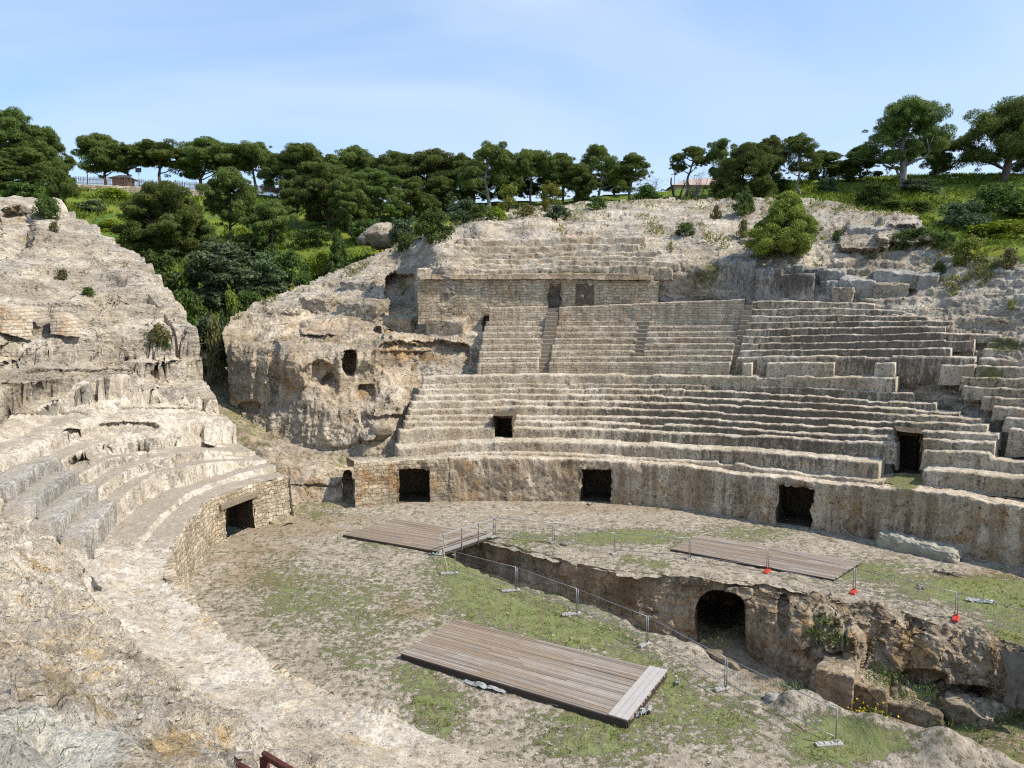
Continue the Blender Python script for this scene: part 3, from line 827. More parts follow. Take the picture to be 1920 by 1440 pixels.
# --- masonry gallery wall with a doorway and a blocked window
gal = thing('gallery_wall', 'straight-coursed masonry wall above the upper seats with a dark doorway and blocked window', 'wall', (3, 64.5, 12))
GT = [(770, 524), (783, 523), (1027, 523), (1230, 527), (1260, 529)]
gw = wall_strip('wall_face', gal, M['rubble'], 15.0, GT, [(770, 600), (905, 606), (906, 585), (1300, 575)], 780, 1236, doors=[(1028, 1051, 531, 580, 3.0)], dark=.42, amp=.08, nz=30, thick=.6)
# blocked window: shallow recess with rough infill
sA, sB = FAR.s_at(1079, 15.0, 14), FAR.s_at(1114, 15.0, 14)
zA, zB = z_for(532, dep(1096, 15., 14)), z_for(571, dep(1096, 15., 14))
S_g, Z_g = np.meshgrid(np.linspace(sA, sB, 22), np.linspace(zB, zA, 24), indexing='ij')
Pw = np.concatenate([FAR.pt(S_g, 14.93 + 0 * S_g + .12 * (Z_g - zB) / (zA - zB)), Z_g[..., None]], -1); Pw = wobble(Pw, .10, .25, 8)
grid_obj('blocked_window', Pw, stone('blocked_window_infill', cream=(.13, .09, .065), pale=(.19, .14, .10), grey=(.10, .085, .07), sc=2.0, streak=False), gal, stain(Pw, .5, .5), flip=True)
# cornice over the wall
mbc = wall_strip('cornice', gal, M['ashlar'], 14.72, [(770, 517), (900, 515), (1030, 514), (1060, 512), (1150, 513), (1236, 519)], [(770, 524), (1030, 523), (1240, 526)], 784, 1226, dark=.45, amp=.06, nz=10, bury=.0, thick=.9, ragtop=.12)

# --- topmost weathered rows
top = thing('top_seating_bank', 'grey weathered topmost seat rows cut in rock above the masonry wall', 'seating', (3, 67, 15.6))
TR = {'T1': (15.5, 503), 'T2': (16.15, 494), 'T3': (16.8, 485), 'T4': (17.45, 475), 'T5': (18.1, 462), 'T6': (18.75, 448)}
zb = row_z(15.3, [(770, 515), (1240, 516)])[0] - .1
for i, (k, (r, y)) in enumerate(TR.items()):
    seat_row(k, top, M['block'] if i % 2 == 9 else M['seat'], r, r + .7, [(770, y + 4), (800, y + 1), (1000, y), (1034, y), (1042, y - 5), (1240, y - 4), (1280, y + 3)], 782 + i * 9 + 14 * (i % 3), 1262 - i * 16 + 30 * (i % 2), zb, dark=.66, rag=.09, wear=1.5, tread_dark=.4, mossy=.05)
    zb = row_z(r, [(770, y), (1240, y - 3)])[0]
# ---------------------------------------------------------------- arena floor, trench, corridor
def resample(pl, n):
    pl = np.asarray(pl, float); d = np.concatenate([[0], np.cumsum(np.linalg.norm(np.diff(pl, axis=0), axis=1))])
    u = np.linspace(0, d[-1], n)
    return np.stack([np.interp(u, d, pl[:, k]) for k in range(pl.shape[1])], -1)

def gpx(pts, z=0.0):
    a = np.array(pts, float); return on_z(a[:, 0], a[:, 1], z)[:, :2]

MID = [(545, 935), (620, 950), (700, 975), (790, 1020), (830, 1040)]
NE = [(860, 1052), (873, 1057), (940, 1080), (960, 1090), (1017, 1099), (1070, 1117), (1107, 1127), (1157, 1147), (1190, 1163), (1257, 1187), (1280, 1197), (1370, 1243), (1403, 1277), (1447, 1306), (1500, 1318), (1540, 1330), (1570, 1342), (1613, 1354), (1697, 1382), (1757, 1400), (1777, 1413), (1913, 1440), (2100, 1475), (2300, 1520)]
FE = [(893, 1013), (933, 1020), (983, 1032), (1033, 1047), (1075, 1056), (1100, 1059), (1140, 1069), (1173, 1076), (1230, 1079), (1273, 1079), (1323, 1082), (1357, 1092), (1400, 1092), (1440, 1094), (1540, 1118), (1600, 1130), (1650, 1138), (1760, 1166), (1860, 1190), (1960, 1226), (2100, 1264), (2300, 1322)]

GREEN = [(620, 1120, 160, 60, .25), (900, 1100, 90, 60, .45), (1000, 1150, 110, 40, .5), (880, 1060, 60, 25, .4), (1090, 1190, 90, 25, .6), (1180, 1240, 60, 40, .4), (820, 1330, 60, 50, .5), (780, 1270, 50, 30, .3), (1130, 1350, 120, 25, .5), (1260, 1290, 40, 40, .5), (1120, 1400, 120, 30, .45), (1190, 1005, 70, 14, .65), (1000, 1010, 60, 15, .35),
         (1110, 1010, 40, 12, .4), (600, 940, 60, 14, .5), (600, 965, 60, 10, .2), (1560, 1390, 70, 45, .9), (1640, 1395, 80, 25, .7), (1350, 1350, 80, 50, .45), (1620, 1070, 90, 22, .45), (1800, 1105, 120, 25, .7), (1880, 1125, 70, 25, .6), (1400, 1000, 100, 18, .3), (1230, 1060, 30, 10, .5), (1180, 1050, 25, 8, .4), (700, 1180, 90, 40, .15), (520, 1100, 60, 80, .15), (1900, 1210, 60, 60, .7), (660, 1240, 70, 40, .2), (1300, 1020, 60, 14, .2), (730, 1015, 60, 14, .45)]
BROWN = [(480, 1060, 90, 90, .35), (700, 985, 200, 20, .2), (1100, 955, 260, 14, .3), (760, 1140, 90, 30, .3), (1850, 1080, 140, 25, .35), (560, 980, 80, 30, .3), (1900, 1200, 60, 60, .3)]

def ground_col(P, base=.48, gb=.36):
    c = np.zeros(P.shape[:-1] + (4,)); c[..., 3] = 1
    c[..., 2] = np.clip(base + .8 * blobs(P, GREEN), 0, 1.3)
    c[..., 1] = np.clip(gb + blobs(P, BROWN), 0, 1.3)
    return c

def sheet(name, A, B, nu, nv, mat, bumps=(), base=.42, amp=.05, parent=None, pw=1.0):
    A = resample(A, nu); B = resample(B, nu)
    v = np.linspace(0, 1, nv)[None, :, None] ** pw
    xy = A[:, None] * (1 - v) + B[:, None] * v
    P = np.concatenate([xy, np.zeros(xy.shape[:2] + (1,))], -1)
    for px, py, rx, h in bumps:
        q = on_z(px, py, 0)[:2]
        d = np.linalg.norm(xy - q, axis=-1) / rx
        P[..., 2] += h * np.exp(-d ** 2) * (1 + .5 * fbm(P * [1, 1, 0], .9, 3, 5))
    P[..., 2] += amp * fbm(P, 2.2, 3, 41) + amp * .7 * fbm(P, .45, 4, 42) + amp * .5 * fbm(P, .14, 2, 43)
    return P

nearA = NEAR.pt(np.linspace(0, NEAR.L, 200), np.full(200, .25))
nearB = np.concatenate([gpx([(520, 925)]), gpx(MID), gpx(NE)])
P = sheet('a', nearA, nearB, 620, 210, None, bumps=[(1500, 1318, .9, .45), (1545, 1335, .7, .35), (1600, 1352, .7, .3), (1690, 1390, .9, .35), (1770, 1425, .8, .45), (1850, 1450, 1.2, .6), (1640, 1380, .6, .3), (1410, 1270, .5, .2), (1300, 1215, .6, .15), (1480, 1330, .4, .25)])
# uneven rim of the trench
rim = sstep(.93, 1, np.linspace(0, 1, P.shape[1]))[None, :] * sstep(850, 880, proj(P)[0])
P[..., 2] -= rim * (.10 + .25 * np.abs(fbm(P, .9, 3, 71)))
P[..., :2] += (rim[..., None] * .28) * np.stack([fbm(P, .8, 3, 72), fbm(P, .8, 3, 73)], -1)
gc = ground_col(P)
tag(grid_obj('arena_floor', P, M['ground'], col=gc), kind='structure')
farB = FAR.pt(np.linspace(0, FAR.L, 200), np.full(200, .35))
farB = np.concatenate([gpx([(545, 900)]), farB])
farA = np.concatenate([gpx(MID), gpx(FE)])
P2 = sheet('b', farA, farB, 620, 150, None, bumps=[(1480, 1085, .8, .12), (1250, 1072, .6, .15), (1330, 1075, .6, .12), (1720, 1120, .9, .15), (1400, 1080, .5, .1)], base=.42)
rim = sstep(.08, 0, np.linspace(0, 1, P2.shape[1]))[None, :] * sstep(880, 915, proj(P2)[0])
P2[..., 2] -= rim * (.06 + .2 * np.abs(fbm(P2, .8, 3, 74)))
P2[..., :2] += (rim[..., None] * .3) * np.stack([fbm(P2, .7, 3, 75), fbm(P2, .7, 3, 76)], -1)
tag(grid_obj('arena_floor', P2, M['ground'], col=ground_col(P2)), kind='structure')

def loft(name, cols, nu, nv, mat, amp=.12, terr=None, pockets=(), colr=(.5, .5, 0), parent=None, flip=False, sub=.35, ext=None, smoothu=True):
    """surface through columns of (px, py, depth) knots"""
    K = np.array([[at(p[0], p[1], p[2]) for p in c] for c in cols])           # ncol, nk, 3
    nc, nk = K.shape[:2]
    u = np.linspace(0, nc - 1, nu); i = np.clip(u.astype(int), 0, nc - 2); f = (u - i)[:, None, None]
    f = f * f * (3 - 2 * f) * .5 + f * .5
    A = K[i] * (1 - f) + K[i + 1] * f
    v = np.linspace(0, nk - 1, nv); j = np.clip(v.astype(int), 0, nk - 2); g = (v - j)[None, :, None]
    P = A[:, j] * (1 - g) + A[:, j + 1] * g
    return P

def depth_push(P, pockets):
    """push or pull along the sight line for caves, niches and blocks: (px, py, rx, ry, depth, n)"""
    x, y = proj(P); x = x + 5 * fbm(P, 1.0, 3, 91); y = y + 5 * fbm(P, 1.0, 3, 92)
    for px, py, rx, ry, dep_, n in pockets:
        q = (np.abs((x - px) / rx) ** n + np.abs((y - py) / ry) ** n)
        w = sstep(1.0, .62, q)
        d = P - np.array([0, 0, EYE]); d /= np.linalg.norm(d, axis=-1, keepdims=True)
        d = d * [1, 1, .25]
        P = P + d * (dep_ * w)[..., None]
    return P

def rough(P, amp, flip=False):
    """rock relief along the surface normal"""
    N = grid_normals(P)
    h = amp * (.9 * fbm(P * [1, 1, 1.3], 2.4, 4, 21, .55) + .55 * fbm(P * [1, 1, 1.6], .7, 4, 22, .55, True) + .28 * fbm(P, .22, 3, 23))
    return P + N * h[..., None]

def cut_faces(P, amp, sc=2.0, seed=61, stretch=(1, 1, .7)):
    """flat faces and ledges: relief in plateaus along the normal"""
    q = fbm(P * np.array(stretch), sc, 3, seed) * 4; t = np.floor(q) + sstep(.72, 1, q - np.floor(q))
    return P + grid_normals(P) * (amp * t)[..., None]

# far wall of the trench, with the vaulted tunnel mouth
Y0 = lambda py: float(on_z(960, py, 0)[1])
cols = []
for px, py in [(830, 1000), (893, 1010), (983, 1030), (1075, 1054), (1140, 1067), (1230, 1078), (1300, 1080), (1340, 1084), (1400, 1091)]:
    D = Y0(py); cols.append([(px, py, D), (px, py + 22, D - .05), (px, py + 50, D - .1), (px, py + 85, D - .12), (px, py + 120, D - .15), (px + 2, py + 150, D - .2)])
cols += [[(1440, 1093, 34.6), (1442, 1115, 33.9), (1445, 1145, 33.3), (1450, 1190, 32.7), (1450, 1235, 32.3), (1452, 1280, 32)],
         [(1540, 1117, 32.9), (1543, 1150, 31.8), (1545, 1190, 31.2), (1545, 1230, 30.6), (1548, 1262, 30.1), (1550, 1310, 29.8)],
         [(1600, 1129, 32.1), (1600, 1158, 31.2), (1600, 1195, 30.7), (1603, 1235, 30.2), (1605, 1275, 29.8), (1605, 1325, 29.2)],
         [(1650, 1137, 31.6), (1650, 1165, 30.9), (1650, 1198, 30.5), (1655, 1240, 30.0), (1660, 1285, 29.5), (1660, 1335, 28.8)],
         [(1700, 1150, 30.9), (1702, 1182, 30.1), (1705, 1215, 29.7), (1710, 1250, 29.4), (1712, 1290, 29.1), (1715, 1340, 28.6)],
         [(1760, 1166, 30.1), (1760, 1200, 29.2), (1760, 1235, 28.8), (1765, 1268, 28.6), (1768, 1300, 28.7), (1770, 1350, 28)],
         [(1810, 1178, 29.5), (1812, 1215, 28.7), (1814, 1250, 28.4), (1816, 1285, 28.4), (1820, 1315, 28.4), (1822, 1355, 27.8)],
         [(1860, 1190, 28.9), (1862, 1225, 28.2), (1868, 1262, 27.9), (1874, 1300, 27.8), (1878, 1325, 27.8), (1880, 1360, 27.4)],
         [(1960, 1226, 27.2), (1962, 1250, 26.8), (1970, 1285, 26.6), (1980, 1320, 26.5), (1985, 1340, 26.4), (1990, 1375, 26)],
         [(2250, 1308, Y0(1308)), (2252, 1335, 23.6), (2255, 1365, 23.4), (2258, 1400, 23.2), (2260, 1425, 23.0), (2262, 1460, 22.8)]]
P = loft('t', cols, 560, 200, None)
P = P[:, :]
P = rough(cut_faces(P, .10, 1.6, 62), .14)
wgt = sstep(1420, 1560, proj(P)[0]); N_ = grid_normals(P)
P = P + N_ * (wgt * .26 * fbm(P * [1.3, 1.3, .9], 1.3, 4, 88, .6, True))[..., None]
P = depth_push(P, [(1352, 1165, 50, 58, 4.2, 2.6), (1352, 1200, 47, 60, 4.0, 6), (1300, 1085, 30, 14, -.3, 3), (1385, 1110, 30, 14, -.35, 3), (1560, 1185, 24, 40, -.45, 2.5), (1600, 1190, 14, 30, -.3, 2), (1600, 1215, 26, 45, -.5, 2.4), (1730, 1275, 50, 22, .9, 2.2), (1800, 1300, 60, 18, 1.0, 2.2), (1470, 1150, 14, 40, .5, 2), (1500, 1175, 26, 45, -.35, 3)])
c = stain(P, .56, .52)
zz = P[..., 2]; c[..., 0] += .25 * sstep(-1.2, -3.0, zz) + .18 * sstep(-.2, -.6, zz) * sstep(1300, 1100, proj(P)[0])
c[..., 2] += .15 * sstep(1440, 1560, proj(P)[0]) * sstep(-2, -.4, zz) * .6
tag(grid_obj('trench_wall', P, M['trench'], col=c), kind='structure')
# near wall and floor
ne = gpx(NE); bot = np.concatenate([[at(p[5][0], p[5][1], p[5][2])[:2] for p in cols]])
nr = resample(ne, 300); zz = np.linspace(.0, 1, 30)
Pn = np.zeros((300, 30, 3)); Pn[..., :2] = nr[:, None]; Pn[..., 2] = -.05 - 3.6 * zz
Pn = wobble(Pn, .18, .9, 5)
tag(grid_obj('trench_wall', Pn, M['trench'], col=stain(Pn, .55, .6), flip=True), kind='structure')
A = resample(ne, 300); B = resample(bot, 300); v = np.linspace(-.05, 1.15, 60)[None, :, None]
xy = A[:, None] * (1 - v) + B[:, None] * v
Pf = np.concatenate([xy, np.full(xy.shape[:2] + (1,), -3.3)], -1)
Pf[..., 2] += .25 * fbm(Pf, 1.5, 4, 61) + .9 * sstep(1700, 1950, proj(Pf)[0]) * .8
cf = ground_col(Pf); cf[..., 2] = .45 + .25 * sstep(1600, 1800, proj(Pf)[0]); cf[..., 1] = 1.0  # brown earth, less green: the floor's semi-shade is painted into the colour
tag(grid_obj('trench_floor', Pf, M['ground'], col=cf), kind='structure')

def rock_lump(pts_top, depth, zb, mat, name='rock_block', amp=.10, res=.09, col=(.5, .5, 0.1), slope=0.0, kind='structure', parent=None):
    """block of bedrock: plan quad (world xy) extruded from zb to its top, roughened"""
    q = np.array([[p[0], p[1]] for p in pts_top]); zt = np.array([p[2] for p in pts_top])
    n = 22
    u = np.linspace(0, 1, n)
    # closed side ring
    side = []
    for a in range(4):
        b = (a + 1) % 4
        for t in u[:-1]:
            side.append((*(q[a] * (1 - t) + q[b] * t), zt[a] * (1 - t) + zt[b] * t))
    side = np.array(side + [side[0]])
    m = 16
    P = np.zeros((len(side), m + 8, 3)); cen = side[:-1].mean(0)
    for j in range(m):
        w = j / (m - 1); P[:, j] = side; P[:, j, 2] = zb + (side[:, 2] - zb) * w
        if w > .9: P[:, j, :2] = side[:, :2] * .985 + cen[:2] * .015
    for j in range(8):
        w = (j + 1) / 8; P[:, m + j] = side * (1 - w) + cen * w
    P = wobble(wobble(P, amp, .9, 51), amp * .6, .28, 52)
    P[-1] = P[0]
    o = grid_obj(name, P, mat, parent, stain(P, *col), flip=False)
    if kind: tag(o, kind=kind)
    return o

def quad(px0, py0, px1, py1, D0, dd, z):
    """plan quad: front edge seen from (px0,py0) to (px1,py1) at depth D0.. and dd deep"""
    a = at(px0, py0, z_depth(py0, z)); b = at(px1, py1, z_depth(py1, z))
    n = np.array([-(b - a)[1], (b - a)[0]]); n /= np.linalg.norm(n)
    if n[1] < 0: n = -n
    return [(a[0], a[1], z), (b[0], b[1], z), (*(b[:2] + n * dd), z), (*(a[:2] + n * dd), z)]
def z_depth(py, z): return float(on_z(960, py, z)[1])
# stepped blocks left in the trench
for (x0, y0, x1, y1, dd, z, am) in [(1530, 1254, 1600, 1272, 3.0, -1.7, .12), (1594, 1280, 1664, 1298, 2.8, -2.15, .13), (1658, 1314, 1768, 1346, 2.6, -2.7, .15), (1752, 1302, 1842, 1352, 1.8, -2.35, .30)]:
    tag(rock_lump(quad(x0, y0, x1, y1, 0, dd, z), 0, -4.0, M['trench'], 'rock_step', amp=am, col=(.58, .45, .22)), kind='structure')

# --- corridor floor climbing away from the arena
T_, W2 = np.meshgrid(np.linspace(-1, 34, 180), np.linspace(-1.5, 9, 60), indexing='ij')
Pq = np.zeros(T_.shape + (3,)); Pq[..., :2] = np.array([-13.6, 45.0]) + T_[..., None] * np.array([-.8, .6]) + W2[..., None] * np.array([.6, .8])
Pq[..., 2] = np.interp(T_, [-1, 0, 3, 6, 9, 13, 18, 24, 34], [0, 0.02, .5, 1.9, 3.2, 4.6, 6.3, 8.5, 13.5]) + .35 * fbm(Pq * [1, 1, 0], 1.6, 4, 311) + .12 * fbm(Pq * [1, 1, 0], .4, 3, 312)
cq = stain(Pq, .62, .4, .45); cq[..., 3] = .8
tag(grid_obj('corridor_floor', Pq, M['cliff'], None, cq), kind='structure')
# --- the low rock ledge in the corridor mouth
Pc = []
cc = [[(400, 742, 59), (405, 775, 56.5), (415, 820, 54), (440, 860, 52), (480, 905, 50), (520, 950, 46.5)],
      [(440, 748, 58.5), (450, 785, 56.3), (470, 826, 53.2), (500, 862, 50.5), (528, 900, 48.6), (545, 945, 46.8)],
      [(480, 775, 57.5), (500, 815, 55.2), (510, 840, 52.8), (540, 872, 49.9), (556, 905, 48.6), (568, 948, 47.2)],
      [(540, 815, 56), (560, 832, 54.4), (575, 848, 52.4), (595, 878, 49.7), (604, 910, 48.7), (612, 948, 47.8)],
      [(600, 835, 54.5), (610, 845, 53.2), (625, 860, 51.8), (636, 880, 49.9), (640, 912, 49.0), (642, 949, 48.3)],
      [(650, 835, 53.5), (655, 850, 52.4), (660, 868, 51.4), (664, 885, 50.2), (668, 915, 49.3), (672, 949, 48.8)]]
P = loft('c', cc, 200, 130, None); P = rough(P, .22)
P = depth_push(P, [(652, 918, 11, 34, 1.8, 3), (585, 902, 60, 7, -.25, 3)])
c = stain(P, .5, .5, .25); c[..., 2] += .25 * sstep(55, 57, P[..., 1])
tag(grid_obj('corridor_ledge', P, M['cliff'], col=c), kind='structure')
# ---------------------------------------------------------------- left and near bank (worn bedrock terraces)
def profile(risers, lip, pts_after):
    """height function from (r, z_bottom, z_top) risers"""
    R, Z = [0.0], [lip]
    for r, zb, zt in risers:
        R += [r, r + .07]; Z += [zb, zt]
    for r, z in pts_after: R.append(r); Z.append(z)
    return np.array(R), np.array(Z)

STN = [
 (0.0, profile([(1.6, 2.6, 3.0), (2.9, 3.05, 3.25), (4.3, 3.3, 3.55), (7.0, 3.8, 5.0), (9.2, 5.9, 6.6), (11.6, 7.8, 9.3), (12.3, 9.5, 11.3)], 2.55, [(14, 12.6), (20, 16.6), (30, 19.5), (40, 22.6), (50, 24)])),
 (4.0, profile([(1.4, 2.7, 2.95), (2.8, 3.0, 3.9), (3.8, 3.95, 4.5), (5.6, 4.7, 5.4), (9.0, 7.5, 8.8), (12.6, 9.7, 10.9)], 2.6, [(14, 11.6), (20, 15.6), (30, 19.3), (40, 22.3), (50, 24)])),
 (8.0, profile([(1.3, 2.75, 2.95), (3.0, 3.05, 4.0), (4.0, 4.05, 4.55), (5.0, 4.6, 5.1), (6.0, 5.2, 5.7), (7.0, 5.9, 6.5), (9.6, 7.7, 9.2), (13.2, 10.0, 11.3)], 2.62, [(15, 12.4), (20, 15.2), (30, 19), (40, 22), (50, 24)])),
 (13.0, profile([(1.4, 2.75, 2.9), (3.1, 3.05, 3.75), (4.1, 3.8, 4.3), (5.1, 4.4, 4.95), (6.1, 5.05, 5.6), (7.2, 5.8, 6.3), (9.6, 7.8, 8.5), (13, 10.0, 10.6)], 2.6, [(16, 12.0), (20, 14.2), (30, 18), (40, 21), (50, 23)])),
 (19.0, profile([(1.7, 2.8, 2.95), (3.3, 3.3, 3.6), (4.9, 4.3, 4.6), (6.9, 5.6, 6.0), (9.0, 7.3, 7.7)], 2.6, [(12, 9.6), (15.6, 11.5), (17, 11.9), (20, 12.4), (30, 15), (50, 20)])),
 (28.0, profile([(1.6, 2.8, 2.95), (3.4, 3.4, 3.7), (5.2, 4.6, 4.9), (7.1, 5.9, 6.3), (9.2, 7.5, 7.9)], 2.6, [(11.4, 9.2), (13.5, 10.4), (15.4, 11.4), (17, 11.8), (20, 12.2), (30, 14), (50, 20)])),
 (60.0, profile([(1.6, 2.8, 2.95), (3.4, 3.4, 3.7), (5.2, 4.6, 4.9), (7.1, 5.9, 6.3), (9.2, 7.5, 7.9)], 2.6, [(11.4, 9.2), (13.5, 10.4), (15.4, 11.4), (17, 11.8), (20, 12.2), (30, 14), (50, 20)])),
]
def near_h(s, r):
    H = np.stack([np.interp(r, *p) for _, p in STN])
    st = np.array([a for a, _ in STN])
    i = np.clip(np.searchsorted(st, s) - 1, 0, len(st) - 2)
    f = np.clip((s - st[i]) / (st[i + 1] - st[i]), 0, 1); f = f * f * (3 - 2 * f)
    a = np.take_along_axis(H, i[None], 0)[0]; b = np.take_along_axis(H, (i + 1)[None], 0)[0]
    return a * (1 - f) + b * f

ss = np.concatenate([np.arange(0, 14, .09), np.arange(14, 34, .075), np.arange(34, NEAR.L - .1, .2)])
rr = np.concatenate([np.arange(0.12, 10.5, .06), np.arange(10.5, 17, .055), np.arange(17, 30, .14), np.arange(30, 46, .4)])
Sg, Rg = np.meshgrid(ss, rr, indexing='ij')
xy = NEAR.pt(Sg, Rg)
P0 = np.concatenate([xy, np.zeros(xy.shape[:2] + (1,))], -1)
ero = sstep(11, 20, Sg)                      # how worn the terraces are
Rj = Rg + (.09 + .30 * ero) * fbm(P0, 1.6, 4, 101) + .05 * fbm(P0, .5, 3, 102)
brk = sstep(9, 4.5, Sg) * sstep(1.5, 3, Rg)
Rj = Rj + brk * (.75 * fbm(P0, 1.6, 3, 106) + .2 * fbm(P0, .5, 3, 107, .5, True))
Rj = np.where(Rg > 10, Rj + .7 * sstep(10, 14, Rg) * fbm(P0, 3.0, 4, 103), Rj)
Rj = np.maximum(Rj, 0)
H = near_h(Sg, Rj)
# worn slope: blend with the smoothed profile
Hs = sum(near_h(Sg, np.maximum(Rj + o, 0)) for o in (-1.1, -.7, -.35, 0, .35, .7, 1.1)) / 7
H = H * (1 - .22 * ero) + Hs * (.22 * ero)
# notches in the left seat rows
P0[..., 2] = H
# irregular ledges on the upper left rock
up = sstep(7.5, 10, Rg)
q = (H + .9 * fbm(P0 * [1, 1, 0], 5.0, 3, 104)) / 1.25
ter = (np.floor(q) + sstep(.68, 1.0, q - np.floor(q))) * 1.25 - .9 * fbm(P0 * [1, 1, 0], 5.0, 3, 104)
strength = np.clip(.62 + .6 * fbm(P0 * [1, 1, 0], 4.0, 2, 105), 0, 1)
H = H + (ter - H) * up * (1 - ero) * strength
P0[..., 2] = H
# humps near the viewer
for px, py, Yd, rad, h in [(90, 1420, 6.3, .95, .34), (20, 1380, 6.8, .8, .3), (560, 1370, 9.5, .55, .30), (330, 1290, 9.5, .6, .16), (620, 1405, 8.6, .4, .2), (250, 1270, 10, .4, .12), (450, 1320, 9, .35, .15), (130, 1330, 7.8, .5, -.15), (390, 1370, 8.2, .35, .12)]:
    c0 = at(px, py, Yd)[:2]; d = np.linalg.norm(xy - c0, axis=-1) / rad
    P0[..., 2] += h * np.exp(-d ** 4 * .8)
nearw = np.exp(-(np.hypot(xy[..., 0], xy[..., 1]) / 18) ** 2)
amp = .035 + .075 * up + .15 * ero * sstep(2.4, 3.6, Rg)
N_ = grid_normals(P0)
N_ *= np.sign(N_[..., 2:3] + 1e-6)
h = amp * (1.2 * fbm(P0 * [1, 1, 1.5], 1.5, 4, 111, .55) + .9 * fbm(P0, .45, 4, 112, .55, True) + .6 * fbm(P0, .15, 3, 113))
qn = fbm(P0 * [1, 1, .8], 1.7, 3, 119) * 4; h += (.13 * up + .06 * ero) * (np.floor(qn) + sstep(.72, 1, qn - np.floor(qn)))
# solution pits
pit = fbm(P0, .30, 2, 117)
h -= (.11 * ero * sstep(2.4, 3.6, Rg) + .02) * sstep(.25, .5, pit)
h += ero * sstep(2.2, 3.6, Rg) * .07 * fbm(P0, .22, 3, 118, .6, True)
P0 = P0 + N_ * h[..., None]
# hollows, sockets and remains of masonry in the left rock: moved along the sight line
def depth_push(P, pockets, jit=5):
    x, y = proj(P); x = x + jit * fbm(P, 1.0, 3, 91); y = y + jit * fbm(P, 1.0, 3, 92)
    P = P.copy()
    for px, py, rx, ry, dep_, n in pockets:
        q = (np.abs((x - px) / rx) ** n + np.abs((y - py) / ry) ** n)
        w = sstep(1.0, .62, q) * (P[..., 1] > 12)
        d = P - np.array([0, 0, EYE]); d /= np.linalg.norm(d, axis=-1, keepdims=True)
        P += d * [1, 1, .25] * (dep_ * w)[..., None]
    return P
P0 = depth_push(P0, [(150, 872, 20, 11, 1.1, 2.2), (136, 813, 20, 9, .9, 2), (266, 852, 12, 8, .35, 4), (203, 846, 14, 8, .3, 3), (152, 745, 12, 12, .6, 3), (30, 430, 34, 44, 2.2, 2.6), (10, 738, 36, 20, .4, 3), (60, 745, 40, 16, .25, 2.5), (240, 800, 60, 8, .5, 3), (30, 612, 34, 24, -.5, 1.7), (122, 612, 28, 22, -.5, 1.7), (395, 822, 16, 14, -.8, 2.2), (180, 700, 150, 7, .3, 3), (300, 770, 90, 6, .25, 3), (80, 780, 90, 6, .3, 3)], 4)
# podium edge falls away to the wall
c = stain(P0, .42, .44); c[..., 0] += .10 * up - .05
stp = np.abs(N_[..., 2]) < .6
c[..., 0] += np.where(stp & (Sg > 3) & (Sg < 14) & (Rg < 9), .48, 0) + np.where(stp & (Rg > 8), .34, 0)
c[..., 1] += .12 * ero
flat = sstep(.80, .96, np.abs(grid_normals(P0)[..., 2]))
c[..., 3] = .5 + flat * (.46 * (1 - up) * (1 - ero) - .06 * ero * sstep(5, 2, Rg) + .05 * ero) - .12 * up + .25 * fbm(P0 * [1, 1, 0], 2.5, 3, 131) * ero
c[..., 3] -= .55 * blobs(P0, [(95, 1400, 150, 70, 1), (640, 1360, 60, 40, .5), (330, 1330, 60, 40, .4)]) * (P0[..., 1] < 12)
c[..., 1] -= .4 * blobs(P0, [(80, 1400, 140, 60, 1)]) * (P0[..., 1] < 12)
slope = thing('left_seating_bank', 'sunlit left bank of broken pale seat rows and worn bedrock rising from a masonry podium', 'seating', (-14, 34, 2.6))
cut = int(np.searchsorted(rr, 9.2)); cs = int(np.searchsorted(ss, 15.0))
edges = [0, 1.3, 2.95, 3.95, 4.95, 5.95, 7.0, 9.3]
ie = [int(np.searchsorted(rr, e)) for e in edges]
for a, b in zip(ie[:-1], ie[1:]):
    grid_obj('seat_row', P0[:cs + 1, a:b + 1], M['leftseat'], slope, c[:cs + 1, a:b + 1])
tag(grid_obj('rock_slope', P0[:cs + 1, ie[-1]:], M['rock'], None, c[:cs + 1, ie[-1]:]), kind='structure')
wk = int(np.searchsorted(rr, 3.2))
grid_obj('walkway', P0[cs:, :wk + 1], M['leftseat'], slope, c[cs:, :wk + 1])
tag(grid_obj('rock_slope', P0[cs:, wk:], M['nearrock'], None, c[cs:, wk:]), kind='structure')

